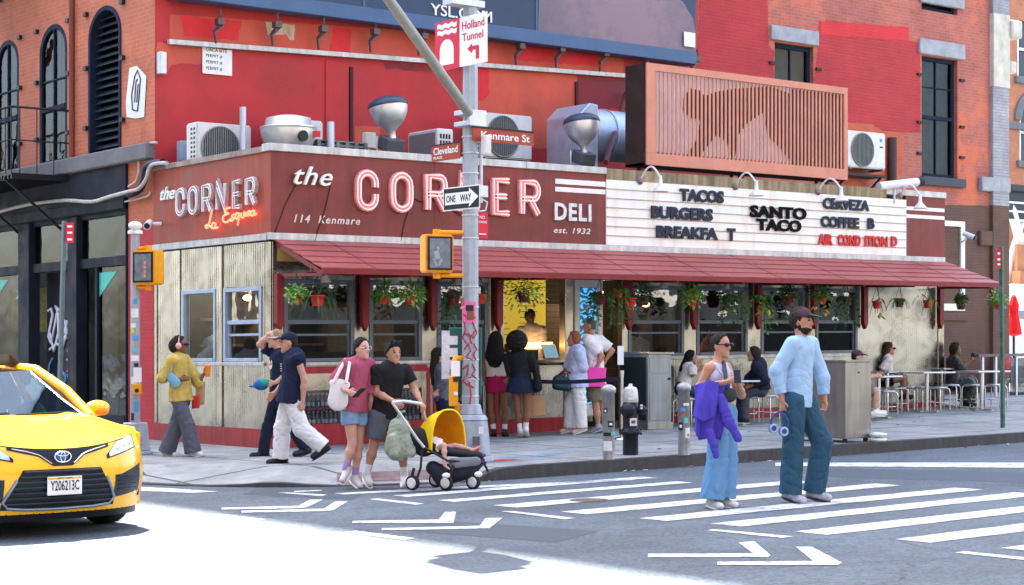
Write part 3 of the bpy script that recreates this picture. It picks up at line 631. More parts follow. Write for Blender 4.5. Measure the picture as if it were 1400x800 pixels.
# interior shell and fittings seen dimly through the panes
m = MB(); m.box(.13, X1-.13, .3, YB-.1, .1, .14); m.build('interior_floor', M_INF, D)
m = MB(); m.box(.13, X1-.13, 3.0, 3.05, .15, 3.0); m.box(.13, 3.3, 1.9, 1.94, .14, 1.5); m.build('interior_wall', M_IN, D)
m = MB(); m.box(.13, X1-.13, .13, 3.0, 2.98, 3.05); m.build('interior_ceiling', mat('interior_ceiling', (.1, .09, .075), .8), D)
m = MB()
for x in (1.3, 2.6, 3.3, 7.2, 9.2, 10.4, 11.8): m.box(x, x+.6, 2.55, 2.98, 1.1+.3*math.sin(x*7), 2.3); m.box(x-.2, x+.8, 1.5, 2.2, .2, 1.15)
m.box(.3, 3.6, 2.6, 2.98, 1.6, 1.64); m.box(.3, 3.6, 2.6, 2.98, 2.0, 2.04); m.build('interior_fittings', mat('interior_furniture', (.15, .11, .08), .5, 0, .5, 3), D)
M_LAMP = mat('warm_pendant', (1, .7, .4), .4, 0, 0, emit=2., ecol=(1, .62, .25))
for x, y, z in ((xf(883, 1.5), 1.5, 2.28), (xf(640, .9), .9, 1.7), (.9, 2.2, 2.35), (xf(820, 1.8), 1.8, 2.5)):
    m = MB(); m.ell((x, y, z), .07, .07, .045); m.build('pendant_lamp', M_LAMP, D); pl_ = bpy.data.lights.new('pendant_light', 'POINT'); pl_.energy = 3; pl_.color = (1, .72, .42); pl_.shadow_soft_size = .08; po = bpy.data.objects.new('pendant_light', pl_); COL.objects.link(po); po.location = (x, y, z-.12+grade(x, y))
# awning: five lapped courses on brackets, with seams up the slope
E0 = Vector((0, -.01, 3.1)); E1 = Vector((0, -1.27, 2.64)); AX0, AX1 = .03, 15.27
sl_ = (E1-E0); nrm = Vector((0, -sl_.z, sl_.y)); nrm = Vector((0, -.343, .939)).normalized()
m = MB()
for i in range(5):
    a = E0+sl_*(i/5)+nrm*.012; b = E0+sl_*((i+1)/5+.012)+nrm*.03
    V = [(AX0, a.y, a.z), (AX1, a.y, a.z), (AX1, b.y, b.z), (AX0, b.y, b.z)]; bk = nrm*(-.018)
    V2 = [(v[0], v[1]+bk.y, v[2]+bk.z) for v in V]
    m.add(V+V2, [(3, 2, 1, 0), (4, 5, 6, 7), (3, 7, 6, 2), (0, 4, 7, 3), (1, 2, 6, 5), (0, 1, 5, 4)])
aw = m.build('awning', M_AWN, D)
m = MB()
for x in (.9, 2.55, 4.2, 5.85, 7.5, 9.15, 10.8, 12.45, 14.1):
    for i in range(5):
        a = E0+sl_*(i/5+.004)+nrm*.0135; b = E0+sl_*((i+1)/5+.01)+nrm*.031
        m.beam((x, a.y, a.z), (x, b.y, b.z), .012, .006, up=nrm)
m.build('awning_seams', M_SEAM, aw)
m = MB(); m.box(AX0, AX1, -1.285, -1.255, 2.575, 2.65); m.box(AX0, AX1, -1.0, -.97, 2.62, 2.66); m.build('awning_eave', M_DARKRED, aw)
PEND = [.07, 1.52, 2.76, 4.02, 6.76, 8.27, 9.85, 11.32, 12.72, 14.98]
for x in PEND:
    m = MB(); w = .062
    m.prism([(x-w, -.05, 2.62), (x-w, -.05, 1.92), (x, -.05, 1.8), (x+w, -.05, 1.92), (x+w, -.05, 2.62)], (0, -.09, 0)); m.build('awning_post', M_DARKRED, D, bevel=.006)
    m = MB(); m.beam((x, -.05, 3.05), (x, -1.25, 2.58), .05, .07); m.beam((x, -.05, 2.6), (x, -1.25, 2.57), .04, .04); m.build('awning_bracket', M_DARKRED, D)
m = MB(); m.box(.1, X1-.1, -.02, 0.0, 2.8, 3.06); m.build('under_awning_board', mat('timber_frieze', (.42, .27, .1), .7, 0, .3, 3, tex='world'), D)
m = MB(); m.tube([(.05, -.85, 2.6), (15.2, -.85, 2.6)], .014, n=6); m.build('hanging_rail', M_BLACK, D)
m = MB()
for x in (.75, 1.95, 3.1, 3.5, 7.4, 8.9, 10.5, 12.0): 
    m.lathe([(.02, .12), (.03, .1), (.08, 0)], (x, -.25, 2.5), n=12)
m.build('small_downlight', M_WHITE, D)
# gooseneck lamps over the reader board
M_LWHITE = mat('white_enamel', (.7, .72, .72), .35, 0, .12, 10); M_LRUST = mat('lamp_base_iron', (.25, .2, .17), .6, .3, .3, 20)
for (bx_, by_), (hx, hy), lab in (((875, 247), (903, 262), 'white gooseneck sign lamp left of the word TACOS'), ((1005, 255), (1034, 268), 'white gooseneck sign lamp second from the left end of the reader board'), ((1118, 262), (1150, 275), 'white gooseneck sign lamp hanging over the word CERVEZA'), ((1230, 268), (1258, 285), 'white gooseneck sign lamp at the striped maroon end panel')):
    x, z = onY(bx_, by_, -.06); L = thing('sign_lamp', lab, 'lamp', (x, -.06, z), 0, 'gooseneck lamps over the reader board'); SHEARED.add(L)
    q = at_d(hx, hy, depth((x, -.06))-.42); yy = -.55; hxw, hz = onY(hx, hy, yy)
    m = MB(); m.lathe([(.065, 0), (.065, .02), (.03, .05)], (x, -.06, z), (0, -1, 0), n=16); m.build('wall_plate', M_LRUST, L)
    m = MB(); P = []
    for i in range(15):
        t = i/14; a = math.pi*1.0*t
        P.append(Vector((x+(hxw-x)*t, -.08+(yy+.08)*t, z+.02+ (hz+.2-z)*t + math.sin(a)*.2)))
    m.tube(P, .017, n=8); m.build('gooseneck', M_LWHITE, L)
    m = MB(); c = P[-1]; m.lathe([(.025, .04), (.03, -.02), (.035, -.1), (.06, -.14), (.13, -.21), (.132, -.22), (.12, -.215)], c, (0, 0, 1), n=24); m.build('lamp_shade', M_LWHITE, L)
# ------------------------------------------------------------------ the red brick corner building
FW = 3.50                                           # its street wall stands at y = 3.50, its avenue wall at x = 0
M_BRX = brick_mat('red_brick_street', (.44, .105, .07), (.36, .09, .062), (.3, .19, .16), 'x', blotch=(.58, .13, .045), blend=.75)
M_BRY = brick_mat('orange_brick_avenue', (.58, .135, .052), (.5, .12, .052), (.4, .22, .15), 'y', blotch=(.3, .12, .085), blend=.4)
M_CRB = brick_mat('crimson_painted_brick', (.42, .03, .034), (.4, .028, .032), (.33, .026, .03), 'x', dirt=.15, bump=.7)
M_BRWN = brick_mat('brown_painted_brick', (.115, .058, .04), (.105, .052, .037), (.09, .045, .032), 'x', dirt=.18, bump=.7)
M_REDY = brick_mat('red_painted_brick_pier', (.5, .034, .04), (.47, .033, .038), (.4, .03, .036), 'y', dirt=.2, bump=.5)
M_STUC = mat('crimson_render', (.42, .032, .034), .6, 0, .25, .9, .25, 14, tex='world')
M_STUC2 = mat('vermilion_render', (.52, .085, .05), .6, 0, .25, .9, .25, 14, tex='world')
M_STUC3 = mat('scarlet_patch', (.6, .026, .03), .6, 0, .18, 1.6, .2, 14, tex='world')
M_STUC4 = mat('sooty_red_render', (.2, .03, .035), .7, 0, .4, 1.6, .25, 14, tex='world')
M_STONE = mat('grey_lintel_stone', (.3, .31, .33), .8, 0, .25, 4, .3, 40, tex='world'); M_CREAM = mat('cream_painted_stone', (.52, .48, .4), .75, 0, .25, 3, .5, 30, tex='world')
M_QGREY = brick_mat('grey_painted_quoin', (.3, .3, .31), (.27, .27, .29), (.2, .2, .21), 'x', dirt=.3, bump=.9)
M_NAVY = mat('navy_window_paint', (.012, .02, .038), .7, 0, .2, 5, spec=.08); M_SHOP = mat('navy_black_shopfront', (.014, .018, .027), .65, 0, .25, 3, tex='world', spec=.15)
M_IRONB = mat('black_painted_iron', (.02, .02, .024), .5, .2, .2, 20); M_LEDGE = mat('grey_stone_ledge', (.17, .16, .16), .8, 0, .25, 3, .3, 30, tex='world')
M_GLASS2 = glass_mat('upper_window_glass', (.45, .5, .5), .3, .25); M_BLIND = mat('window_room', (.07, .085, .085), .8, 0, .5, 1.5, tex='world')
BB = thing('brick_building', 'tall red brick corner building with patches of crimson paint and arched avenue windows', 'building', (0, 0, 0)); SHEARED.add(BB)
def wall(mb, place, u0, u1, z0, z1, holes, dep=.22):
    """place(u, d, z); holes (u0, u1, z0, z1[, spring]) with reveals; spring = start of a round head"""
    us = sorted({u0, u1, *[h[0] for h in holes], *[h[1] for h in holes]}); zs = sorted({z0, z1, *[h[2] for h in holes], *[h[3] for h in holes]})
    for a, b in zip(us, us[1:]):
        for c, d in zip(zs, zs[1:]):
            if any(h[0] <= a+1e-6 and b <= h[1]+1e-6 and h[2] <= c+1e-6 and d <= h[3]+1e-6 for h in holes): continue
            mb.quad(place(a, 0, c), place(b, 0, c), place(b, 0, d), place(a, 0, d))
    for h in holes:
        a, b, c, d = h[:4]; sp_ = h[4] if len(h) > 4 else d
        mb.quad(place(a, 0, c), place(a, 0, sp_), place(a, -dep, sp_), place(a, -dep, c)); mb.quad(place(b, 0, c), place(b, -dep, c), place(b, -dep, sp_), place(b, 0, sp_)); mb.quad(place(a, 0, c), place(a, -dep, c), place(b, -dep, c), place(b, 0, c))
        if len(h) > 4:
            n = 14; A = [((a+b)/2-(b-a)/2*math.cos(math.pi*i/n), sp_+(d-sp_)*math.sin(math.pi*i/n)) for i in range(n+1)]
            for i in range(n):
                (p, q), (r, s) = A[i], A[i+1]
                mb.quad(place(p, 0, q), place(r, 0, s), place(r, 0, d), place(p, 0, d)); mb.quad(place(p, 0, q), place(p, -dep, q), place(r, -dep, s), place(r, 0, s))
        else: mb.quad(place(a, 0, d), place(b, 0, d), place(b, -dep, d), place(a, -dep, d))
    return mb
pF = lambda u, d, z: (u, FW-d, z); pL = lambda u, d, z: (-d, u, z)
zY = lambda px, py: onY(px, py, FW)[1]
W2 = (xf(1260, FW), xf(1309, FW), zY(1285, 243), zY(1285, 79)); W1 = (xf(1059, FW), xf(1112, FW), zY(1085, 61)-2.35, zY(1085, 61)); W3 = (19.0, xf(1317, FW), zY(1310, 425), zY(1310, 303))
H = [W1, W2, W3]
for k in range(1, 9):
    for w in (W1, W2): 
        z = w[2]+3.75*k
        if z+2.4 < 11.5: H.append((w[0], w[1], z, z+2.4))
m = MB(); wall(m, pF, 0, 22.05, .1, 11.6, H); m.build('street_wall', M_BRX, BB)
AR = []
for px0, px1, crown, bot in ((-6, 26, 57, 230), (54, 92, 33, 228), (122, 166, 6, 214)):
    a, b = yf(px1), yf(px0); z1 = onX((px0+px1)/2, crown)[1]; AR.append((a, b, 0, z1))
zc = sum(a[3] for a in AR)/3; zb = onX(73, 226)[1]
AR = [(a, b, zb, zc, zc-(b-a)*.42) for a, b, _, _ in AR]
AR += [(a+2.02*k, b+2.02*k, c, d, e) for k in (1, 2, 3) for a, b, c, d, e in AR[:1]]
AR2 = [(a, b, c+4.3*k, d+4.3*k, e+4.3*k) for k in (1,) for a, b, c, d, e in AR]
LEDGE = onX(138, 221)[1]
m = MB(); wall(m, pL, FW, 16.2, LEDGE, 11.6, AR); m.build('avenue_wall', M_BRY, BB)
m = MB(); wall(m, pL, FW, 4.4, .1, LEDGE, []); m.build('corner_pier', M_BRY, BB)
m = MB(); m.quad(pL(FW+.02, .005, .12), pL(4.38, .005, .12), pL(4.38, .005, onX(195, 305)[1]), pL(FW+.02, .005, onX(195, 303)[1])); m.build('red_pier_paint', M_REDY, BB)
m = MB(); m.box(.3, 21.9, FW+.35, 30, 4.5, 11.6); m.box(.3, 21.9, FW+.35, 4.4, .1, 4.5); m.build('building_core', mat('dark_core', (.03, .03, .035), .9), BB)
m = MB(); m.box(22.0, 22.06, FW+.01, 30, .1, 11.6); m.build('end_wall', M_BRY, BB)
m = MB(); m.box(-.25, 22.4, FW-.3, 30, 11.6, 12); m.build('roof_cornice', M_LEDGE, BB)
TW = thing('tower', 'pale blue grey tower rising over the brick corner building, above the frame', 'tower', (0, 0, 0)); SHEARED.add(TW); M_TWR = mat('sky_reflection_blue', (.42, .5, .58), .5, 0, .15, .6)  # added unseen block: shades the street, its pale blue tints the windscreen reflection
m = MB(); m.box(-.02, 22, FW+.1, 30, 12, 44); m.build('wall', M_TWR, TW)
for i in range(6):
    for j in range(8): m = MB(); m.box(1.2+i*3.5, 3.4+i*3.5, FW+.04, FW+.1, 13.2+j*3.8, 15.6+j*3.8); m.build('window', M_NAVY, TW)
def sash(name, place, w, z0, z1, fm, cols=2, rows=2, dep=.1, meet=True, arch=0.):
    """sash window: frame and panes in an opening; place(u, d, z)"""
    f = MB(); t = .09
    def bx(u0, u1, a, b, d0=-dep-.07, d1=-dep):
        P = [place(u, d, z) for u in (u0, u1) for d in (d0, d1) for z in (a, b)]
        c = [sum(p[i] for p in P)/8 for i in range(3)]
        f.obox(c, [(place(u1, 0, 0)[i]-place(u0, 0, 0)[i])/2 for i in range(3)], [(place(0, d1, 0)[i]-place(0, d0, 0)[i])/2 for i in range(3)], (0, 0, (b-a)/2))
    zt = z1-arch
    bx(0, t, z0, zt); bx(w-t, w, z0, zt); bx(t, w-t, z0, z0+t)
    if not arch: bx(t, w-t, z1-t, z1)
    else:
        n = 12; A = [(w/2-(w/2)*math.cos(math.pi*i/n), zt+arch*math.sin(math.pi*i/n)) for i in range(n+1)]; B = [(w/2-(w/2-t)*math.cos(math.pi*i/n), zt+(arch-t)*math.sin(math.pi*i/n)) for i in range(n+1)]
        for i in range(n): f.quad(place(A[i][0], -dep, A[i][1]), place(A[i+1][0], -dep, A[i+1][1]), place(B[i+1][0], -dep, B[i+1][1]), place(B[i][0], -dep, B[i][1])); f.quad(place(B[i][0], -dep, B[i][1]), place(B[i+1][0], -dep, B[i+1][1]), place(B[i+1][0], -dep-.07, B[i+1][1]), place(B[i][0], -dep-.07, B[i][1]))
    mz = (z0+zt)/2
    bx(t, w-t, mz-.04, mz+.04, -dep-.06, -dep+.01)
    for c in range(1, cols): bx(w*c/cols-.014, w*c/cols+.014, z0+t, mz-.04, -dep-.05, -dep-.01); bx(w*c/cols-.014, w*c/cols+.014, mz+.04, z1-t*.6, -dep-.05, -dep-.01)
    for r_ in range(1, rows): bx(t, w-t, mz+(zt-mz)*r_/rows-.014, mz+(zt-mz)*r_/rows+.014, -dep-.048, -dep-.012)
    o = f.build(name, fm, BB)
    g = MB(); n = 12
    if arch: g.quad(*([place(t*.5, -dep-.04, z0+.02), place(w-t*.5, -dep-.04, z0+.02)]+[place(w/2+(w/2-.04)*math.cos(math.pi*i/n), -dep-.04, zt+(arch-.04)*math.sin(math.pi*i/n)) for i in range(n+1)]))
    else: g.quad(place(.02, -dep-.04, z0+.02), place(w-.02, -dep-.04, z0+.02), place(w-.02, -dep-.04, z1-.02), place(.02, -dep-.04, z1-.02))
    g.build('pane', M_GLASS2, o)
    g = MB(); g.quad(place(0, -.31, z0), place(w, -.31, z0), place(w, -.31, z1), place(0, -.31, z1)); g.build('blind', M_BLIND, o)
    return o
for h in H:
    if h is W3: continue
    if h[2] < 13 : sash('window', lambda u, d, z, h=h: pF(h[0]+u, d, z), h[1]-h[0], h[2], h[3], M_NAVY, 2, 2 if h is not W1 else 1)
for px0, px1, py0, py1, dark in ((1052, 1117, 59, 39, 0), (1255, 1317, 78, 57, 0), (1256, 1316, 8, -14, 1)):
    m = MB(); m.box(xf(px0, FW), xf(px1, FW), FW-.07, FW+.05, zY((px0+px1)/2, py0), zY((px0+px1)/2, py1)); m.build('lintel' if not dark else 'sill', M_STONE, BB, bevel=.015)
m = MB(); m.box(W2[0]-.06, W2[1]+.2, FW-.1, FW+.05, W2[2]-.2, W2[2]-.002); m.build('sill', mat('dark_sill', (.05, .055, .07), .6), BB, bevel=.01)
m = MB(); a, b, c, d = W3; m.box(b-.14, b, FW-.05, FW+.1, c, d); m.box(a, b-.14, FW-.05, FW+.1, d-.12, d); m.box(a, b-.14, FW-.05, FW+.1, c, c+.16); m.box(a, b-.14, FW-.03, FW+.1, c+.55, c+1.0); o = m.build('window', M_WHITE, BB)
g = MB(); g.quad((a, FW+.04, c), (b, FW+.04, c), (b, FW+.04, d), (a, FW+.04, d)); g.build('pane', M_GLASS2, o)
m = MB(); m.box(a-.1, b+.12, FW-.06, FW, c-.22, c-.02); m.build('sill', M_BRWN, BB)
for i, h in enumerate(AR):
    if i == 2: continue
    sash('arched_window', lambda u, d, z, h=h: pL(h[1]-u, d, z), h[1]-h[0], h[2], h[3], M_NAVY, 2, 2, .0, arch=h[3]-h[4])
# the louvred opening nearest the corner
h = AR[2]; m = MB(); w_ = h[1]-h[0]; zz = h[2]+.05
while zz < h[3]-.08:
    hw = w_/2-.02
    if zz > h[4]: hw = max(.1, (w_/2-.04)*math.sqrt(max(0, 1-((zz-h[4])/(h[3]-h[4]))**2)))
    c = (h[0]+h[1])/2; m.obox((.12, c, zz), (0, hw, 0), (.05, 0, .045), (.004, 0, -.004)); zz += .125
m.build('louvre', mat('dark_louvre', (.035, .045, .06), .4, .2), BB)
m = MB(); m.box(-.02, .2, h[0], h[0]+.07, h[2], h[4]); m.box(-.02, .2, h[1]-.07, h[1], h[2], h[4])
n = 14; A = [(c+(w_/2)*math.cos(math.pi*i/n), h[4]+(h[3]-h[4])*math.sin(math.pi*i/n)) for i in range(n+1)]; B = [(c+(w_/2-.07)*math.cos(math.pi*i/n), h[4]+(h[3]-h[4]-.07)*math.sin(math.pi*i/n)) for i in range(n+1)]
for i in range(n): m.prism([(-.02, *A[i]), (-.02, *A[i+1]), (-.02, *B[i+1]), (-.02, *B[i])], (.2, 0, 0))
m.build('louvre_frame', M_NAVY, BB)
m = MB(); m.quad((.3, h[0], h[2]), (.3, h[1], h[2]), (.3, h[1], h[3]), (.3, h[0], h[3])); m.build('louvre_back', M_BLACK, BB)
# iron shutter hinges by the windows
m = MB(); r = random.Random(2)
for a in AR[:3]:
    for y in (a[0]-.08, a[1]+.08):
        for z in (zb+.5, zb+1.5, zb+2.4): m.box(-.06, 0, y-.06, y+.05, z-.035, z+.035)
for w in (W1, W2):
    for x in (w[0]-.1, w[1]+.14):
        for z in (w[2]+.5, w[2]+1.2, w[3]-.45): m.box(x-.08, x+.08, FW-.05, FW, z-.03, z+.03)
m.build('shutter_hinge', M_IRONB, BB)
# paint on the street wall: rendered panels and brick painted crimson
def fpatch(name, pts, mt, proud, jag=0., seed=1):
    r = random.Random(seed); P = []
    n = len(pts)
    for i in range(n):
        (x, y), (x2, y2) = pts[i], pts[(i+1) % n]; k = max(1, int(math.hypot(x2-x, y2-y)/5)) if jag else 1
        for j in range(k): P.append((x+(x2-x)*j/k+r.uniform(-jag, jag)*(j > 0), y+(y2-y)*j/k+r.uniform(-jag, jag)*(j > 0)))
    Q = [(lambda q: (q[0], FW-proud, q[1]))(onY(x, y, FW)) for x, y in P]
    m = MB(); m.add(Q, [tuple(range(len(Q)))]); o = m.build(name, mt, BB)
    if o.data.polygons[0].normal.y > 0: o.data.flip_normals()
    return o
fpatch('render_panel', [(212, -60), (954, -60), (954, 110), (1000, 240), (212, 240)], M_STUC, .004)
fpatch('render_panel', [(232, 20), (852, 62), (852, 101), (232, 58)], M_STUC2, .008, .6, 2)
for i, q in enumerate(([(245, 22), (330, 28), (325, 55), (252, 50)], [(455, 36), (480, 40), (478, 72), (450, 70)], [(705, 58), (820, 66), (822, 92), (705, 82)])): fpatch('paint_patch', q, M_STUC3, .010, 1.2, i)
fpatch('render_panel', [(652, 92), (788, 102), (788, 205), (652, 200)], M_STUC2, .008, .6, 5); fpatch('paint_patch', [(650, 92), (668, 93), (668, 130), (660, 138), (650, 138)], M_STUC3, .012, .5, 6)
fpatch('paint_patch', [(790, 106), (856, 110), (856, 150), (790, 145)], M_STUC4, .011, 1.5, 7); fpatch('paint_patch', [(525, 86), (600, 92), (600, 99), (527, 93)], M_STUC4, .011, 1.5, 8)
fpatch('paint_patch', [(485, 172), (520, 174), (518, 205), (484, 205)], M_STUC2, .010, 1.2, 9); fpatch('paint_patch', [(214, 58), (290, 64), (285, 88), (235, 88), (228, 100), (214, 100)], M_STUC2, .010, 1.4, 10); fpatch('bare_plaster_patch', [(363, 30), (402, 34), (402, 55), (396, 55), (391, 47), (365, 48)], mat('bare_plaster', (.5, .38, .26), .9, 0, .3, 6), .012, 1., 11)
m = MB(); a, z0 = onY(444, 82, FW); b, _ = onY(476, 82, FW); m.box(a, b, FW-.03, FW-.005, 4.4, z0); m.build('raised_panel', M_STUC, BB, bevel=.01)
m = MB()
for px, y0, y1 in ((479, 92, 205), (787, 112, 160)): x = xf(px, FW); m.box(x-.03, x+.03, FW-.045, FW-.005, zY(px, y1), zY(px, y0))
m.build('wall_joint', mat('dark_joint', (.06, .015, .02), .7), BB)
fpatch('crimson_brick_paint', [(955, -60), (1048, -60), (1050, 14), (1051, 62), (1058, 70), (1058, 240), (955, 240)], M_CRB, .006, .8, 12)
fpatch('crimson_brick_paint', [(1120, 28), (1242, 38), (1242, 56), (1255, 58), (1258, 84), (1259, 181), (1235, 181), (1205, 178), (1192, 170), (1150, 167), (1112, 175), (1112, 118), (1118, 60)], M_CRB, .006, .9, 13)
fpatch('scarlet_brick_paint', [(1121, 28), (1242, 38), (1242, 56), (1121, 48)], brick_mat('scarlet_brick', (.58, .027, .032), (.55, .026, .031), (.48, .026, .03), 'x', dirt=.12, bump=.5), .009, .8, 14)
fpatch('orange_brick_paint', [(1110, 168), (1150, 167), (1192, 171), (1205, 179), (1234, 182), (1233, 238), (1110, 250)], brick_mat('orange_painted', (.5, .1, .04), (.46, .09, .04), (.4, .09, .05), 'x', dirt=.2, bump=.6), .005, .9, 15)
fpatch('brown_wall_paint', [(1200, 280), (1354, 281), (1354, 560), (1200, 600)], M_BRWN, .006, .4, 16)
# painted quoins at the street corner
q0, q1 = xf(1353, FW), 22.05
zq = [zY(1362, p) for p in (620, 282, 246, 120, 20, -300)]
for i, (mt, d) in enumerate(((M_BRWN, .1), (M_QGREY, .1), (M_QGREY, .1), (M_CREAM, .12), (M_QGREY, .1))):
    m = MB(); m.box(q0, q1+.12, FW-d, FW+.02, zq[i]+.002, zq[i+1]); m.build('quoin', mt, BB, bevel=.01)
m = MB(); m.box(xf(1337, FW), q1+.14, FW-.13, FW, zY(1350, 262), zY(1350, 243)); m.build('quoin_block', M_STONE, BB, bevel=.02)
m = MB(); m.box(xf(1336, FW), q0, FW-.1, FW, zY(1345, 336), zY(1345, 316)); m.build('quoin_block', M_BRWN, BB, bevel=.02)
m = MB(); m.box(q1+.1, q1+.5, FW-.2, FW+.4, zY(1372, 52), zY(1372, 28)); m.box(q1+.1, q1+.35, FW-.15, FW+.3, zY(1372, 100), zY(1372, 84)); m.build('corner_corbel', M_CREAM, BB, bevel=.03)
# stone ledge and dark shopfront on the avenue
m = MB(); m.box(-.14, .05, FW+.02, 16.2, LEDGE-.12, LEDGE+.14); m.build('stone_ledge', M_LEDGE, BB, bevel=.02)
SFB = onX(140, 358)[1]; STB = onX(140, 352)[1]; STT = onX(140, 292)[1]
m = MB(); m.box(-.05, .1, 4.4, 16.2, STT, LEDGE-.12); m.box(-.09, .0, 4.4, 16.2, STT+.02, STT+.2)
shop = m.build('shopfront', M_SHOP, BB, bevel=.008)
def ys(px): return yf(px)
m = MB()
for a, b in ((99, 111), (31, 46)): m.box(-.09, .12, ys(b), ys(a), .1, STT)
m.box(-.04, .12, 4.4, ys(174), .1, STT); m.box(-.05, .12, 10.3, 10.8, .1, STT); m.box(-.05, .12, 13, 13.5, .1, STT); m.build('shop_pilaster', M_SHOP, shop, bevel=.012)
m = MB()
for a, b in ((111, 175), (46, 99), (-30, 31)): m.box(-.03, .1, ys(b), ys(a), STB-.16, STB); m.box(-.02, .1, ys(b), ys(a), STT-.07, STT)
m.box(-.02, .1, ys(134), ys(131), .5, STB-.16); m.box(-.02, .12, 4.5, 5.5, .12, .5); m.box(-.02, .12, ys(31), 10.3, .12, .55); m.box(-.02, .1, 10.8, 13, .12, .6); m.build('shop_transom_bar', M_SHOP, shop, bevel=.006)
M_GLS = glass_mat('shop_glass', (.5, .56, .56), .4, .35)
for a, b, c, d in ((ys(175), ys(111), STB, STT-.07), (ys(99), ys(46), STB, STT-.07), (ys(31), 10.3, STB, STT-.07), (ys(173.5), ys(134), .5, STB-.16), (ys(31), 10.3, .55, STB-.16), (10.8, 13, .6, STT)):
    m = MB(); m.quad((.03, b, c), (.03, a, c), (.03, a, d), (.03, b, d)); m.build('shop_pane', M_GLS, shop)
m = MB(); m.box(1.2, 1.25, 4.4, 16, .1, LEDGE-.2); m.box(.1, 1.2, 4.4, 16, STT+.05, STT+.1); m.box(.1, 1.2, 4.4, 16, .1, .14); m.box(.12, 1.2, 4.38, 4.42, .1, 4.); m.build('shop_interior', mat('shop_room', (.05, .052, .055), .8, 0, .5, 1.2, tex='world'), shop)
m = MB(); m.box(.25, .3, ys(99), ys(46), .12, STB-.16); m.box(.4, .45, ys(131), ys(111), .12, STB-.16); m.build('shop_door', mat('black_door', (.012, .014, .02), .45, 0, .3, 4), shop)
M_TEAL = mat('teal_vinyl', (.08, .55, .42), .5)
m = MB()
for tri in (((134.5, 373), (160, 371), (134.5, 408)), ((0, 383), (11, 383), (0, 400)), ((31, 393), (31, 408), (21, 409))): m.add([(.024, *onX(x, y, .024)) for x, y in tri], [(0, 1, 2)])
m.build('teal_window_graphic', M_TEAL, shop)
M_PCOL = mat('shop_display_colours', (.4, .3, .06), .6, 0, .8, 7)
m = MB(); m.box(.5, .52, ys(30), 10.2, 1.9, 2.7); m.build('display_picture', M_PCOL, shop)
# spray tags on the recessed black door
def spray(name, strokes, mt, X, r, parent):
    m = MB()
    for st in strokes: m.tube([(X, *onX(x, y, X)) for x, y in st], r, n=5)
    return m.build(name, mt, parent)
spray('white_tag', [[(66, 425), (70, 422), (72, 430), (66, 460), (70, 470), (76, 440), (78, 428)], [(68, 455), (74, 480), (80, 455), (80, 430), (76, 418), (82, 425)], [(68, 478), (78, 470), (86, 475), (92, 452), (88, 436), (84, 458), (91, 462)], [(80, 462), (86, 440), (92, 438), (88, 456)]], mat('white_spray', (.85, .87, .92), .7), .235, .024, shop)
spray('blue_tag', [[(72, 490), (67, 500), (66, 515), (71, 523), (74, 514), (72, 512)], [(88, 512), (84, 506), (81, 516), (85, 528), (90, 520), (89, 510), (86, 515), (86, 522)], [(92, 512), (96, 522), (93, 532), (96, 548), (99, 538)], [(94, 520), (99, 516)]], mat('blue_spray', (.15, .4, .7), .7), .235, .02, shop)
spray('pink_tag', [[(97, 470), (93, 480), (99, 484)], [(92, 492), (98, 490), (97, 500), (92, 508), (99, 506)]], mat('pink_spray', (.62, .25, .32), .7), .235, .028, shop)
# billboard on the street wall
M_BBN = mat('billboard_navy', (.035, .055, .1), .5, 0, .15, .8); M_BBF = mat('billboard_frame', (.06, .11, .2), .45, .1, .12, 2)
by = FW-.34
def bq(px, py): x, z = onY(px, py, by); return Vector((x, by, z))
BL = thing('billboard', 'huge dark navy billboard above the diner roof, cut by the top of the photo', 'billboard', (0, 0, 0)); SHEARED.add(BL)
x0, x1 = bq(238, 17).x, bq(951, 70).x; zb_ = bq(600, 43).z
m = MB(); m.box(x0, x1, by, FW-.1, zb_+.22, zb_+5); m.build('printed_sheet', M_BBN, BL)
m = MB(); m.box(x0, x1, by-.04, FW-.08, zb_, zb_+.24); m.build('frame_beam', M_BBF, BL, bevel=.01)
m = MB()
for px in (497, 733): x = bq(px, 20).x; m.box(x-.02, x+.02, by-.015, by, zb_+.24, zb_+5)
m.build('sheet_seam', M_BBF, BL)
def skin_print():
    mm = bpy.data.materials.new('mauve_print'); mm.use_nodes = True; n = mm.node_tree.nodes; L = mm.node_tree.links; p = n['Principled BSDF']
    g = n.new('ShaderNodeTexCoord'); mp = n.new('ShaderNodeMapping'); mp.vector_type = 'TEXTURE'; mp.inputs['Location'].default_value = (bq(860, 10).x, by, zb_+1.0); mp.inputs['Scale'].default_value = (3.6, 3, 3.); L.new(g.outputs['Object'], mp.inputs[0])
    gr = n.new('ShaderNodeTexGradient'); gr.gradient_type = 'SPHERICAL'; L.new(mp.outputs[0], gr.inputs[0])
    t = n.new('ShaderNodeTexNoise'); t.inputs['Scale'].default_value = 3; t.inputs['Detail'].default_value = 8; t.inputs['Roughness'].default_value = .7; L.new(g.outputs['Object'], t.inputs['Vector'])
    ml = n.new('ShaderNodeMath'); ml.operation = 'MULTIPLY'; L.new(gr.outputs[0], ml.inputs[0]); L.new(t.outputs[0], ml.inputs[1])
    c = n.new('ShaderNodeValToRGB'); e = c.color_ramp.elements; e[0].position = .0; e[0].color = (.045, .055, .09, 1); e[1].position = .42; e[1].color = (.21, .125, .155, 1); L.new(ml.outputs[0], c.inputs[0]); L.new(c.outputs[0], p.inputs['Base Color']); p.inputs['Roughness'].default_value = .5; return mm
m = MB(); a_ = [bq(735, 45), bq(951, 59), bq(951, 45), bq(947, 25), bq(935, 5), bq(915, -20), bq(880, -60), bq(740, -75)]
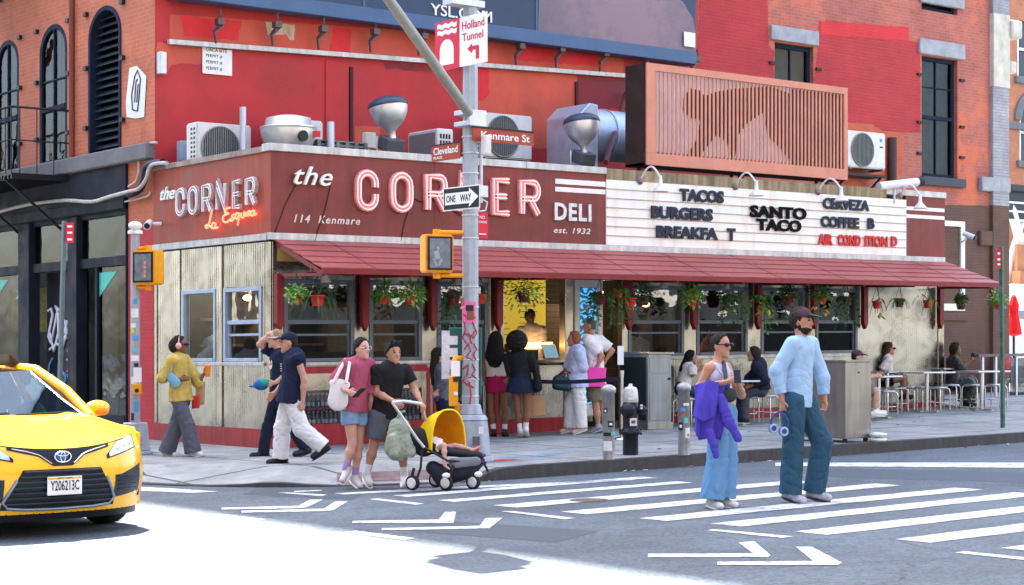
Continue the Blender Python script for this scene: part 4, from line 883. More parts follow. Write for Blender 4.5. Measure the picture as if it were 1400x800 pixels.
m.add([(p.x, by-.006, p.z if i > 1 else zb_+.245) for i, p in enumerate(a_)], [tuple(range(len(a_)))]); o = m.build('printed_figure', skin_print(), BL)
if o.data.polygons[0].normal.y > 0: o.data.flip_normals()
m = MB(); x, z = onY(589, 20, by-.02); lettering(m, 'YSL.COM', (x, by-.012, z), UX, UZ, xf(672, by)-x, .2, .006, bold=.012); m.build('billboard_lettering', M_WHITE, BL)
m = MB(); p = bq(933, 62); m.box(p.x, p.x+.3, by-.05, by-.04, p.z-.02, p.z+.26); m.build('permit_plate', M_WHITE, BL)
# strut rail and hooks under the billboard
m = MB(); a = onY(231, 57, FW-.09); b = onY(860, 104, FW-.09); m.beam((a[0], FW-.07, a[1]), (b[0], FW-.07, b[1]), .08, .075)
for px in (295, 370, 436, 505, 572, 640, 705, 760, 820, 880): pass
m.build('conduit_rail', M_GALV, BB)
for px, py in ((295, 24), (373, 28), (436, 34), (507, 38), (573, 44), (706, 58), (761, 62), (821, 68), (880, 72), (946, 76)):
    x, z = onY(px, py, FW-.15); m = MB(); m.tube([(x, FW-.3, z+.1), (x+.02, FW-.25, z-.1), (x-.03, FW-.15, z-.22), (x+.03, FW-.1, z-.4)], .022, n=6); m.box(x-.06, x+.06, FW-.34, FW-.22, z-.14, z-.04); m.beam((x-.09, FW-.25, z-.28), (x+.1, FW-.2, z-.12), .03, .03); m.build('cable_hook', mat('rusty_hook', (.12, .09, .09), .6, .4, .4, 20), BL)
PS = onY(277, 100, FW-.03); m = MB(); m.box(PS[0], xf(316, FW), FW-.03, FW-.02, PS[1], zY(296, 67)); pn = tag(m.build('notice_board', M_WHITE), 'small white permit notice fixed to the crimson wall under the rail', 'sign'); SHEARED.add(pn)
m = MB()
for i, s in enumerate(('ORCA SITE', 'PERMIT #', 'PERMIT #', 'PERMIT #')): lettering(m, s, (PS[0]+.06, FW-.031, PS[1]+.36-i*.1), UX, UZ, None, .055, .003)
m.build('notice_lettering', M_BLACK, pn, world=False)
# pasted paper on the avenue brick
pp = [(173, 160), (172, 140), (177, 93), (187, 90), (200, 104), (197, 160), (185, 162)]
m = MB(); m.add([(-.012, *onX(x, y, -.012)) for x, y in pp], [tuple(range(len(pp)))]); o = m.build('pasted_poster', M_WHITE); tag(o, 'torn white paper drawing pasted on the orange brick', 'poster'); SHEARED.add(o)
m = MB()
for pts in (((181, 150), (180, 130), (184, 105), (188, 96), (192, 108), (190, 135), (188, 152), (181, 150)), ((184, 140), (186, 112), (188, 108)), ((187, 140), (189, 115))): m.tube([(-.016, *onX(x, y, -.016)) for x, y in pts], .012, n=4)
m.build('ink_lines', M_BLACK, o, world=False)
# fire escape at the far left
FE = thing('fire_escape', 'black iron fire escape balcony on the avenue brick wall', 'fire escape', (0, 0, 0)); SHEARED.add(FE)
ya, yb_ = 6.55, 12; xo = -1.05; zf = onX(60, 236, -.6)[1]; zr = zf+1.1*1.0
m = MB(); m.box(xo, -.02, ya, yb_, zf-.03, zf); 
for i in range(40): y = ya+(yb_-ya)*i/39; m.box(xo, -.02, y-.02, y+.02, zf-.1, zf-.03)
m.build('grating', M_IRONB, FE)
m = MB(); m.tube([(-.02, ya, zr), (xo, ya, zr), (xo, yb_, zr)], .02, n=6); m.tube([(-.02, ya, zf+.55), (xo, ya, zf+.55), (xo, yb_, zf+.55)], .012, n=6)
for i in range(24): y = ya+(yb_-ya)*i/23; m.cyl((xo, y, zf), (xo, y, zr), .01, n=5)
for x in (-.3, -.6, -.9): m.cyl((x, ya, zf), (x, ya, zr), .01, n=5)
m.build('railing', M_IRONB, FE)
m = MB()
for y in (ya+.3, ya+2, ya+3.8): m.beam((xo, y, zf-.06), (-.02, y, zf-.9), .04, .04); m.beam((xo, y, zf-.08), (-.02, y, zf-.08), .05, .06)
m.build('bracket', M_IRONB, FE)
m = MB(); z2 = zf+4.2
m.box(xo, -.02, 7.8, yb_, z2-.05, z2); m.beam((-.3, 8.2, z2), (-.9, 11.5, zf), .05, .12); m.beam((-.8, 8.2, z2), (-.95, 11.5, zf), .05, .12)
for y in (8.0, 9.4): m.beam((xo, y, z2-.05), (-.02, y, z2-.8), .04, .04)
m.build('upper_landing', M_IRONB, FE)
m = MB(); m.cyl((-.04, yf(101), zf), (-.04, yf(101), 11.5), .05, n=8); m.build('downpipe', mat('brown_pipe', (.2, .06, .04), .6), BB)
# bundled cables and conduits round the corner
M_CABW = mat('pale_cable', (.5, .46, .42), .6, 0, .2, 10)
def cable(pts, r, mt, X=-.12, lab=None):
    m = MB(); P = [Vector((X, *onX(x, y, X))) for x, y in pts]; Q = []
    for i in range(len(P)-1):
        a, b, c, d = P[max(i-1, 0)], P[i], P[i+1], P[min(i+2, len(P)-1)]
        for t in (0, .33, .67): Q.append(.5*((2*b)+(c-a)*t+(2*a-5*b+4*c-d)*t*t+(3*b-a-3*c+d)*t**3))
    Q.append(P[-1]); m.tube(Q, r, n=7); o = m.build('cable', mt); tag(o, lab, 'cable'); SHEARED.add(o)
cable([(-20, 295), (20, 284), (50, 278), (90, 274), (125, 276), (150, 269), (176, 262), (190, 258), (200, 244), (204, 230), (212, 224), (228, 223)], .032, M_CABW, -.14, 'thick pale bundled cable running along the dark shopfront to the fascia')
cable([(176, 266), (190, 260), (197, 245), (199, 230), (206, 224), (222, 222)], .06, mat('black_cable', (.02, .02, .04), .5), -.1, 'black cable bundle bent round the brick pier')
cable([(-20, 312), (40, 298), (100, 287), (160, 278), (200, 269), (205, 262)], .016, M_CABW, -.06, 'thin grey cable stretched under the thick bundled cable')
cable([(176, 255), (186, 248), (190, 232), (190, 215), (196, 203), (205, 196), (214, 195)], .022, M_CABW, -.05, 'thin pale conduit curving up the brick pier')
# ------------------------------------------------------------------ across the junction on the right, and the blocks behind the photographer
def simple_block(name, label, x0, x1, y0, y1, h, mt, face, nw, fl, win_m, wz=1.9, ww=1.1):
    t = thing(name, label, 'building', (0, 0, 0)); SHEARED.add(t)
    m = MB(); m.box(x0, x1, y0, y1, 0, h); m.box(x0-.2, x1+.2, y0-.2, y1+.2, h, h+.5); m.build('wall', mt, t)
    for f in range(fl):
        for i in range(nw):
            z = 4.6+f*3.6; m = MB()
            if face == 'y+': x = x0+(x1-x0)*(i+.5)/nw; m.box(x-ww/2, x+ww/2, y1+.003, y1+.05, z, z+wz)
            elif face == 'x+': y = y0+(y1-y0)*(i+.5)/nw; m.box(x1+.003, x1+.05, y-ww/2, y+ww/2, z, z+wz)
            m.build('window', win_m, t)
    m = MB()
    if face == 'y+': m.box(x0+.3, x1-.3, y1+.003, y1+.08, .4, 3.4)
    else: m.box(x1+.003, x1+.08, y0+.3, y1-.3, .4, 3.4)
    m.build('shop_window', win_m, t)
    return t
M_B1 = mat('tan_brick', (.42, .34, .26), .85, 0, .15, 2); M_B2 = mat('red_brick_plain', (.4, .24, .18), .85, 0, .15, 2); M_B3 = mat('pale_stone', (.5, .47, .41), .85, 0, .15, 2); M_B4 = mat('dark_brick_plain', (.13, .075, .06), .85, 0, .2, 2); M_DW = mat('dark_window', (.03, .035, .04), .15)
simple_block('tenement_building', 'tan brick building behind the photographer, facing the diner', -44, -20.5, -48, -29, 19, M_B1, 'y+', 7, 4, M_DW)
simple_block('tenement_building', 'red brick building behind the photographer, facing the diner', -20, 4, -48, -29, 17, M_B2, 'y+', 7, 4, M_DW)
simple_block('tenement_building', 'pale stone building behind the photographer, facing the tables', 5, 60, -48, -29, 20, M_B3, 'y+', 12, 4, M_DW)
simple_block('tenement_building', 'dark brick building across the avenue, facing the dark shopfront', -60, -22, -10, 40, 18, M_B4, 'x+', 12, 4, M_DW)
YH = 26.
def hq(px, py): return onY(px, py, YH)
hx0 = hq(1352, 300)[0]
HB = thing('orange_brick_building', 'orange brick building with round-arched stone-trimmed windows beyond the right corner', 'building', (0, 0, 0)); SHEARED.add(HB)
M_BRO = brick_mat('orange_brick_far', (.52, .17, .07), (.46, .15, .065), (.4, .22, .14), 'x', blotch=(.42, .12, .06), blend=.4)
wh = [(hq(1391, 0)[0], hq(1391, 0)[0]+1.6, hq(1395, 105)[1], hq(1395, 28)[1]), (hq(1394, 0)[0], hq(1394, 0)[0]+1.9, hq(1395, 220)[1], hq(1395, 140)[1], hq(1395, 165)[1])]
m = MB(); wall(m, lambda u, d, z: (u, YH-d, z), hx0, hx0+30, 0, 26, wh); m.build('wall', M_BRO, HB)
for w in wh:
    m = MB(); m.box(w[0]-.25, w[1]+.25, YH-.15, YH+.02, w[2]-.3, w[2]); m.build('sill', M_LEDGE, HB)
    m = MB(); m.box(w[0], w[1], YH+.15, YH+.17, w[2], w[3]); o = m.build('window', M_DW, HB)
    f = MB(); f.box(w[0], w[0]+.12, YH+.02, YH+.15, w[2], w[3]); f.box(w[0]+.12, w[1], YH+.05, YH+.15, (w[2]+w[3])/2-.06, (w[2]+w[3])/2+.06); f.build('sash', M_WHITE, o)
w = wh[1]; m = MB(); c = (w[0]+w[1])/2; rr = (w[1]-w[0])/2
for k in range(14):
    a0, a1 = math.pi*k/14, math.pi*(k+1)/14
    m.prism([(c+r_*math.cos(a), YH, w[4]+r_*math.sin(a)) for r_, a in ((rr, a0), (rr+.45, a0), (rr+.45, a1), (rr, a1))], (0, -.12, 0))
m.build('arch_trim', M_LEDGE, HB)
m = MB(); m.box(hx0, hx0+30, YH-.12, YH, hq(1390, 168)[1]-.3, hq(1390, 168)[1]); m.build('string_course', M_LEDGE, HB)
# steel canopy, timber beam and parked box truck glimpsed past the corner
YC = 13.
def cq(px, py, Y=YC): x, z = onY(px, py, Y); return Vector((x, Y, z))
CA = thing('street_canopy', 'white steel arched canopy with dark louvres past the building corner', 'canopy', (0, 0, 0)); SHEARED.add(CA)
m = MB(); m.tube([cq(1378, 258)+Vector((0, .2, 0)), cq(1384, 290), cq(1392, 320), cq(1400, 335), cq(1416, 345)], .16, n=8); m.tube([cq(1374, 395), cq(1385, 340), cq(1404, 285)], .1, n=8); m.build('arch_rib', M_WHITE, CA)
m = MB(); a = cq(1374, 255); m.box(a.x, a.x+4, YC-.3, YC+2, a.z-.15, a.z+.05); m.box(a.x, a.x+4, YC-.1, YC+.1, cq(1374, 300).z, a.z-.15); m.build('louvre_roof', mat('dark_canopy', (.03, .035, .04), .5), CA)
m = MB()
for py in (276, 288, 300): z = cq(1380, py).z; m.box(a.x, a.x+4, YC-.16, YC-.1, z-.06, z)
m.build('louvre_slat', M_WHITE, CA)
ti = MB(); a = cq(1373, 385); ti.box(a.x, a.x+5, YC-.6, YC-.3, a.z-.1, cq(1373, 371).z); ti.box(a.x, a.x+5, YC-.5, YC-.4, cq(1373, 371).z+.01, cq(1373, 335).z); o = ti.build('timber_hoarding', mat('tan_boarding', (.4, .17, .08), .8, 0, .2, 3, tex='world')); tag(o, 'tan timber hoarding above the white truck at the right edge', 'hoarding'); SHEARED.add(o)
TR = thing('box_truck', 'white truck standing beyond the red folded parasol at the right edge', 'truck', (0, 0, 0)); SHEARED.add(TR)
a = cq(1372, 545, 11.5); t_ = cq(1372, 388, 11.5)
m = MB(); m.box(a.x-1, a.x+6, 11.5, 13, .9, t_.z); m.build('cargo_box', M_WHITE, TR, bevel=.05)
m = MB(); m.box(a.x-1, a.x+6, 11.47, 11.5, cq(1385, 425, 11.5).z-.25, cq(1385, 425, 11.5).z); m.build('side_stripe', mat('grey_stripe', (.25, .26, .28), .5), TR)
for dx in (.6, 4.6):
    m = MB(); m.cyl((a.x+dx, 11.45, .5), (a.x+dx, 11.8, .5), .5, n=20); m.build('wheel', M_BLACK, TR)
# ------------------------------------------------------------------ plant on the diner's flat roof
M_ACW = mat('ac_white_enamel', (.62, .61, .57), .45, 0, .12, 4); M_ACG = mat('ac_grille_grey', (.22, .23, .22), .6, .2, .3, 30); M_SILV = mat('spun_aluminium', (.72, .71, .68), .42, .75, .15, 5); M_GALD = mat('galvanised_duct', (.52, .56, .63), .45, .5, .18, 3)
def ac_unit(label, px0, px1, pt, Y, h, dep=.34, fan=.36, fr=.3, z0=None, brand=None):
    x0, x1 = xf(px0, Y), xf(px1, Y); z1 = onY((px0+px1)/2, pt, Y)[1]; z0 = z1-h
    t = thing('ac_unit', label, 'air conditioner', (x0, Y, z0), 0, 'air conditioner units on the diner roof'); SHEARED.add(t)
    m = MB(); m.box(x0, x1, Y, Y+dep, z0+.04, z1); m.build('casing', M_ACW, t, bevel=.025, seg=2)
    w = x1-x0; cx = x0+w*fan; cz = (z0+z1)/2+.01; r = min(fr*h*1.45, w*.34)
    m = MB(); m.cyl((cx, Y-.004, cz), (cx, Y-.012, cz), r, n=32); m.build('fan_opening', mat('fan_dark', (.07, .075, .075), .6), t)
    m = MB()
    for i in range(17):
        u = -r+2*r*(i+.5)/17; q = math.sqrt(max(0, r*r-u*u)); m.box(cx+u-.006, cx+u+.006, Y-.028, Y-.014, cz-q, cz+q)
    m.tube([(cx+r*math.cos(2*math.pi*i/32), Y-.02, cz+r*math.sin(2*math.pi*i/32)) for i in range(32)], .014, n=5, closed=True); m.build('fan_grille', M_ACG, t)
    m = MB()
    for i in range(9): z = z0+.12+(h-.22)*i/8; m.box(x0-.004, x0, Y+.05, Y+.1, z-.018, z+.018); m.box(x0-.004, x0, Y+.14, Y+.19, z-.018, z+.018)
    m.build('side_vent', M_BLACK, t)
    m = MB(); m.box(x0+.08, x0+.14, Y-.03, Y+dep+.03, z0, z0+.04); m.box(x1-.14, x1-.08, Y-.03, Y+dep+.03, z0, z0+.04); m.build('foot_rail', M_ACG, t)
    if brand:
        m = MB(); m.box(x1-.2, x1-.12, Y-.005, Y, z1-.2, z1-.12); m.build('badge', mat('badge_blue', (.05, .3, .6), .5), t)
        m = MB(); m.box(x1-.2, x1-.1, Y-.005, Y, z1-.32, z1-.29); m.build('badge', M_BLACK, t)
    return t
ac_unit('white air conditioner at the roof corner above the avenue lettering', 269, 344, 169, 2.3, .78, fan=.42, brand=1)
ac_unit('white air conditioner half hidden behind the round silver fan', 376, 442, 163, 2.75, .7, fan=.3)
ac_unit('white air conditioner behind the brown street name plate right of the pole', 657, 728, 156, 2.5, .82, fan=.42)
a3 = ac_unit('white air conditioner on brackets right of the slatted brown sign', 1157, 1211, 180, 3.05, .82, fan=.4, brand=1)
x0, x1 = xf(1157, 3.05), xf(1211, 3.05); z = onY(1185, 236, 3.05)[1]; m = MB(); m.box(x0, x1, 3.05, FW, z-.08, z-.03); m.beam((x0+.1, 3.1, z-.08), (x0+.1, FW, z-.4), .04, .04); m.beam((x1-.1, 3.1, z-.08), (x1-.1, FW, z-.4), .04, .04); m.build('wall_bracket', M_IRONB, a3)
# a small condenser turned end-on beside the pole
Y = 2.2; x0, x1 = xf(598, Y), xf(620, Y); zt = onY(608, 176, Y)[1]
t = thing('condenser_unit', 'small cream condenser with a finned left side between floodlight and signal pole', 'air conditioner', (x0, Y, zt-.6)); SHEARED.add(t)
m = MB(); m.box(x0, x1, Y, Y+.85, zt-.6, zt); m.build('casing', M_ACW, t, bevel=.02)
m = MB(); m.box(x0-.01, x0, Y+.06, Y+.8, zt-.55, zt-.06); m.build('fin_coil', M_ACG, t)
m = MB()
for i in range(4):
    for j in range(4): m.box(x0+.05+i*.06, x0+.09+i*.06, Y-.005, Y, zt-.5+j*.11, zt-.42+j*.11)
m.build('end_grille', M_BLACK, t)
# round silver exhaust fan, low louvred unit, small boxes
Y = 2.0; xa, xb = xf(361, Y), xf(427, Y); cx = (xa+xb)/2; r = (xb-xa)/2; zc = onY(394, 177, Y)[1]
t = thing('exhaust_fan', 'round silver mushroom exhaust fan at the front corner of the roof', 'exhaust fan', (cx, Y, zc-.4)); SHEARED.add(t)
m = MB(); m.lathe([(r*.5, -.55), (r*.78, -.36), (r*.96, -.12), (r, -.02), (r, 0), (r*1.02, .01), (r*1.02, .03), (r*.82, .05), (r*.8, .17), (r*.3, .22), (.02, .23)], (cx, Y, zc), n=36); m.build('bowl', M_SILV, t)
m = MB(); m.cyl((cx-.15*0, Y-r*.93, zc-.14), (cx, Y-r*1.02, zc-.14), .085, n=18); m.build('outlet', M_BLACK, t)
m = MB(); q = at_d(411, 181, depth((cx, Y))-r*.95); m.box(cx+.22, cx+.34, Y-r*.88, Y-r*.86, zc-.14, zc-.04); m.build('red_sticker', mat('red_sticker', (.6, .02, .02), .5), t)
m = MB(); m.cyl((cx-.75, Y+.1, 4.2), (cx-.75, Y+.1, zc+.3), .05, n=10); m.cyl((cx+.65, Y-.2, 4.2), (cx+.65, Y-.2, zc+.14), .06, n=10); m.build('post', M_GALD, t)
Y = 1.9; x0, x1 = xf(436, Y), xf(500, Y); zt = onY(468, 193, Y)[1]
t = thing('louvred_unit', 'low grey louvred box lying behind the parapet left of the first floodlight', 'ventilator', (x0, Y, zt-.5)); SHEARED.add(t)
m = MB(); m.box(x0, x1, Y, Y+.8, zt-.3, zt-.22); m.box(x0, x1, Y+.06, Y+.8, zt-.22, zt-.01); m.box(x0, x1, Y, Y+.8, zt-.02, zt); m.build('casing', mat('grey_blue_casing', (.2, .24, .3), .5, .3), t)
m = MB()
for i in range(6):
    x = x0+(x1-x0)*i/5; m.box(x-.03, x+.03, Y-.01, Y+.05, zt-.22, zt)
for k in (1, 2): m.box(x0, x1, Y, Y+.04, zt-.22+k*.065, zt-.19+k*.065)
m.build('louvre', M_ACG, t)
Y = 2.1; x0, x1 = xf(500, Y), xf(514, Y); zt = onY(507, 181, Y)[1]
m = MB(); m.box(x0, x1, Y, Y+.1, zt-.25, zt); m.cyl((x0+.08, Y+.05, 4.2), (x0+.08, Y+.05, zt-.25), .02); o = m.build('electric_box', M_ACW, None, bevel=.01); tag(o, 'small white electric box on a stub beside the first floodlight', 'box'); SHEARED.add(o)
def floodlight(label, px, py_rim, py_neck, tilt, Y=1.5):
    x, zn = onY(px+2, py_neck, Y); zr = onY(px, py_rim, Y)[1]
    t = thing('floodlight', label, 'floodlight', (x, Y, 4.26), 0, 'floodlights on the diner roof'); SHEARED.add(t)
    ax = Vector((tilt, .12, 1)).normalized(); c = Vector((x, Y, zn))
    m = MB(); m.lathe([(.06, -.12), (.065, .0), (.1, .02), (.11, .05), (.19, .11), (.25, .19), (.295, .29), (.313, .4)], c, ax, n=32); m.build('reflector', M_SILV, t)
    m = MB(); m.lathe([(.315, .395), (.323, .41), (.323, .43), (.3, .48), (.2, .54), (.02, .56)], c, ax, n=32); m.build('lens_cover', mat('dark_lens', (.06, .08, .11), .2, .1), t)
    m = MB(); m.obox(c+Vector((0, .0, -.2)), (.17, 0, 0), (0, .13, .05), (0, -.03, .1)); m.build('ballast_box', mat('grey_ballast', (.09, .09, .1), .5), t, bevel=.015)
    m = MB(); m.tube([c+Vector((-.21, .1, -.08)), c+Vector((-.25, .05, -.42)), c+Vector((.25, .05, -.42)), c+Vector((.21, .1, -.08))], .016, n=6); m.cyl(c+Vector((0, .05, -.4)), (x, Y+.05, 4.26), .03); m.build('yoke', M_GALD, t)
floodlight('silver floodlight tipped left, standing between louvred box and small condenser', 533, 150, 180, -.08)
floodlight('silver floodlight standing before the fat silver duct', 796, 170, 200, -.02, 1.3)
# fat duct with its elbow, and flat trunking
Y = 2.3; xa, xb = xf(792, Y), xf(866, Y); zc = onY(820, 184, Y)[1]; rr = .46
t = thing('exhaust_duct', 'fat silver exhaust duct and elbow behind the second floodlight', 'duct', (xa, Y, 4.26)); SHEARED.add(t)
m = MB(); m.cyl((xa, Y+.1, zc), (xb+.6, Y+.1, zc), rr, n=32); m.build('duct_drum', M_GALD, t)
m = MB(); m.prism([(xa-.35, Y-.4, 4.3), (xa+.1, Y-.4, 4.3), (xa+.1, Y-.4, zc+rr), (xa-.1, Y-.4, zc+rr+.02), (xa-.35, Y-.4, zc+.25)], (0, .9, 0)); m.build('duct_elbow', M_GALD, t, bevel=.015)
m = MB()
for x in (xa+.14, xa+.62): m.tube([(x, Y+.1+(rr+.012)*math.cos(a), zc+(rr+.012)*math.sin(a)) for a in [2*math.pi*i/28 for i in range(28)]], .015, n=5, closed=True)
m.build('duct_band', M_GALD, t)
m = MB(); Y2 = 1.2; m.box(xf(698, Y2), xf(775, Y2), Y2, Y2+.6, 4.45, 4.6); o = m.build('flat_trunking', M_GALD, None, bevel=.02); tag(o, 'flat grey metal trunking lying behind the parapet right of the pole', 'duct'); SHEARED.add(o)
m = MB(); a = onY(828, 222, 1.0); b = onY(856, 128, FW-.1); m.cyl((a[0], 1.0, a[1]), (b[0], FW-.1, b[1]), .045, n=10); o = m.build('brace_pole', mat('maroon_brace', (.1, .02, .025), .5)); tag(o, 'slanting maroon pole bracing the slatted brown sign to the wall', 'pole'); SHEARED.add(o)
# the slatted brown sign box
YS = .12; sx0, sx1 = xf(882.5, YS), xf(1157.5, YS)
zt = (onY(882.5, 87, YS)[1]+onY(1157.5, 119.5, YS)[1])/2; zb2 = (onY(882.5, 226, YS)[1]+onY(1157.5, 246, YS)[1])/2
M_CORT = mat('rusty_salmon_steel', (.56, .235, .16), .65, .1, .14, 2.5, .1, 40, tex='world'); M_CORD = mat('dark_rust_steel', (.055, .035, .028), .6, .2, .3, 3, tex='world')
SG = thing('slatted_sign', 'big rust brown slatted sign box showing a dark stooping figure above the reader board', 'sign', (sx0, YS, zb2)); SHEARED.add(SG)
m = MB(); m.box(sx0, sx0+.04, YS+.0, YS+.5, zb2, zt); m.box(sx1-.04, sx1, YS, YS+.5, zb2, zt); m.box(sx0, sx1, YS+.02, YS+.5, zb2, zb2+.04); m.build('box_shell', M_CORD, SG)
m = MB(); m.box(sx0, sx1, YS-.03, YS+.02, zb2, zb2+.2); m.box(sx0, sx1, YS-.03, YS+.02, zt-.12, zt); m.box(sx0, sx0+.2, YS-.03, YS+.02, zb2+.2, zt-.12); m.box(sx1-.1, sx1, YS-.03, YS+.02, zb2+.2, zt-.12); m.build('front_frame', M_CORT, SG, bevel=.004)
m = MB(); ns = 49; a0, a1 = sx0+.2, sx1-.1; st = (a1-a0)/ns
for i in range(ns): x = a0+(i+.5)*st; m.box(x-st*.22, x+st*.22, YS-.0, YS+.02, zb2+.2, zt-.12)
m.build('slats', M_CORT, SG)
M_BACKW = mat('sign_back_panel', (.75, .77, .82), .5, 0, .1, 3); m = MB(); m.box(a0-.1, a1+.1, YS+.12, YS+.13, zb2+.25, zt-.1); m.build('back_panel', M_BACKW, SG)
def sq(u, v): x, z = onY(840+u/4.21, 70+v/4.21, YS+.09); return (x, YS+.09, z)
fig = [(520, 258), (600, 230), (700, 215), (900, 203), (1000, 240), (1080, 300), (1150, 380), (1205, 460), (1185, 530), (1120, 560), (1050, 545), (1000, 470), (1085, 465), (1030, 385), (1005, 450), (1060, 560), (1040, 660), (960, 560), (890, 490), (860, 350), (760, 420), (715, 480), (690, 640), (650, 520), (590, 480), (480, 620), (410, 620), (480, 500), (500, 400), (480, 390), (440, 385), (400, 340), (405, 260), (440, 215), (490, 225)]
M_FIG = mat('sign_dark_figure', (.07, .03, .028), .6); m = MB(); m.prism([sq(*p) for p in fig], (0, .012, 0)); m.build('dark_figure', M_FIG, SG)
m = MB(); m.box(sx1-1.4, a1+.1, YS+.085, YS+.1, zb2+.2, zt-.12); m.build('dark_figure', M_FIG, SG)
m = MB()
for x in (sx0+.3, (sx0+sx1)/2, sx1-.3): m.beam((x, YS+.25, 4.26), (x, YS+.25, zb2+.02), .08, .08); m.beam((x, YS+.48, 4.26), (x, YS+.48, zb2+.3), .06, .03)
m.build('support', M_CORD, SG)
m = MB(); x = xf(1225, 3.3); m.cyl((x, 3.4, 4.2), (x, 3.4, zY(1225, 190)), .1, n=12); o = m.build('vent_pipe', mat('brown_flue', (.06, .04, .035), .6)); tag(o, 'dark brown flue pipe between air conditioner and right sash window', 'pipe'); SHEARED.add(o)
# surveillance cameras
def cctv(label, px, py, Y, d, big=1.):
    x, z = onY(px, py, Y); t = thing('security_camera', label, 'camera', (x, Y, z)); SHEARED.add(t); c = Vector((x, Y, z)); d = Vector(d).normalized()
    m = MB(); m.cyl(c-d*.16*big, c+d*.16*big, .06*big**.3, n=18); m.build('housing', M_LWHITE, t); m = MB(); m.cyl(c+d*.16*big, c+d*.2*big, .066*big**.3, n=18); m.build('lens', M_BLACK, t)
    m = MB(); m.tube([c-d*.08, c-d*.06+Vector((0, .04, -.12*big)), c+Vector((0, .2, -.16*big))], .025, n=6); m.build('bracket', M_LWHITE, t)
    return t
x, z = onX(203, 307, -.25); t = thing('security_camera', 'white bullet camera on the red pier left of the avenue fascia', 'camera', (-.25, x, z)); SHEARED.add(t); c = Vector((-.25, x, z)); d = Vector((-.6, -.75, -.25)).normalized()
m = MB(); m.cyl(c-d*.1, c+d*.12, .06, n=16); m.build('housing', M_LWHITE, t); m = MB(); m.cyl(c+d*.12, c+d*.13, .045, n=16); m.build('lens', M_BLACK, t); m = MB(); m.cyl(c-d*.05, (-.03, x, z+.02), .03); m.build('bracket', M_LWHITE, t)
cctv('long white tube camera with a black hood over the right end of the reader board', 1228, 252, -.1, (.95, -.2, .12), 2.9)
cctv('small white camera on the brown wall right of the white window', 1325, 322, FW-.3, (.2, -.9, -.4), .9)
x, z = onY(258, 205, 3.2); m = MB(); m.box(x-.14, x+.14, 3.2, 3.34, z-.18, z+.14); o = m.build('meter_box', mat('blue_grey_box', (.3, .36, .42), .5), None, bevel=.012); tag(o, 'blue grey meter box at the roof corner left of the first air conditioner', 'box'); SHEARED.add(o)
x, z = onY(222, 84, FW-.1); m = MB(); m.box(x-.06, x+.06, FW-.14, FW-.01, z-.2, z+.15); o = m.build('junction_box', M_GALD, None, bevel=.012); tag(o, 'grey junction box high on the crimson wall beside the brick corner', 'box'); SHEARED.add(o)
# ------------------------------------------------------------------ street furniture
M_POLE = mat('grey_painted_pole', (.34, .39, .43), .5, .1, .16, 6, .15, 30, streak=.15); M_SIGY = mat('signal_yellow', (.80, .33, .012), .4, 0, .1, 10); M_SIGD = mat('signal_dark_lens', (.16, .18, .2), .35, 0, .3, 12)
M_SGRN = mat('sign_white_sheet', (.78, .78, .77), .4, 0, .05, 6); M_SRED = mat('sign_red_sheet', (.58, .02, .05), .4, 0, .08, 6); M_SBRN = mat('sign_brown_sheet', (.33, .05, .025), .4, 0, .1, 8); M_SBLK = mat('sign_black_sheet', (.012, .013, .016), .4)
PB = at(643, 631, .15); PB.z = .15
SP = thing('signal_pole', 'tall grey signal pole on a heavy pedestal covered in red graffiti, at the corner', 'signal pole', PB)
def octo(mb, c, r0, z0, r1, z1, n=8):
    return mb.cyl((c[0], c[1], z0), (c[0], c[1], z1), r0, r1, n=n, smooth=False)
px_, py_ = PB.x, PB.y
m = MB(); octo(m, PB, .30, .15, .285, .22); octo(m, PB, .265, .22, .215, .66); octo(m, PB, .225, .66, .19, .73); octo(m, PB, .16, .73, .13, .86); m.build('pedestal', M_POLE, SP, bevel=.012)
m = MB(); octo(m, PB, .105, .73, .085, 7.4); m.build('shaft', M_POLE, SP)
AD = Vector((-.725, -.69, 0)).normalized(); a0 = Vector((px_, py_, 4.43)); a1 = a0+AD*7.0+Vector((0, 0, .62))
m = MB(); m.tube([a0, a0+(a1-a0)*.5, a1], [.062, .055, .045], n=10); m.build('mast_arm', mat('weathered_arm', (.3, .31, .27), .55, .2, .2, 8), SP)
m = MB(); m.box(px_-.15, px_+.15, py_-.14, py_+.14, 4.28, 4.34); m.box(px_-.15, px_+.15, py_-.14, py_+.14, 4.42, 4.48); m.box(px_-.13, px_+.13, py_-.15, py_-.1, 4.28, 4.48); m.build('arm_clamp', M_GALD, SP, bevel=.006)
m = MB()
for z in (.95, 1.16, 1.4, 2.05, 2.3, 2.9, 3.18, 3.7, 3.95, 4.15, 5.55): m.lathe([(.107, z), (.11, z+.006), (.107, z+.018)], (px_, py_, 0), n=8)
m.build('strap_band', M_GALD, SP)
m = MB(); m.tube([(px_+.13, py_-.05, 3.35), (px_+.13, py_-.05, 4.2)], .022, n=6); m.tube([(px_+.13, py_-.05, 3.4), (px_+.22, py_-.06, 3.36), (px_+.2, py_-.05, 3.26), (px_+.1, py_-.05, 3.24)], .012, n=6); m.box(px_+.08, px_+.2, py_-.1, py_, 3.42, 3.56); m.build('cable_conduit', M_GALD, SP)
m = MB(); m.box(px_-.35, px_+.15, py_-.1, py_+.1, 5.76, 5.84); m.build('arm_clamp', M_GALD, SP)
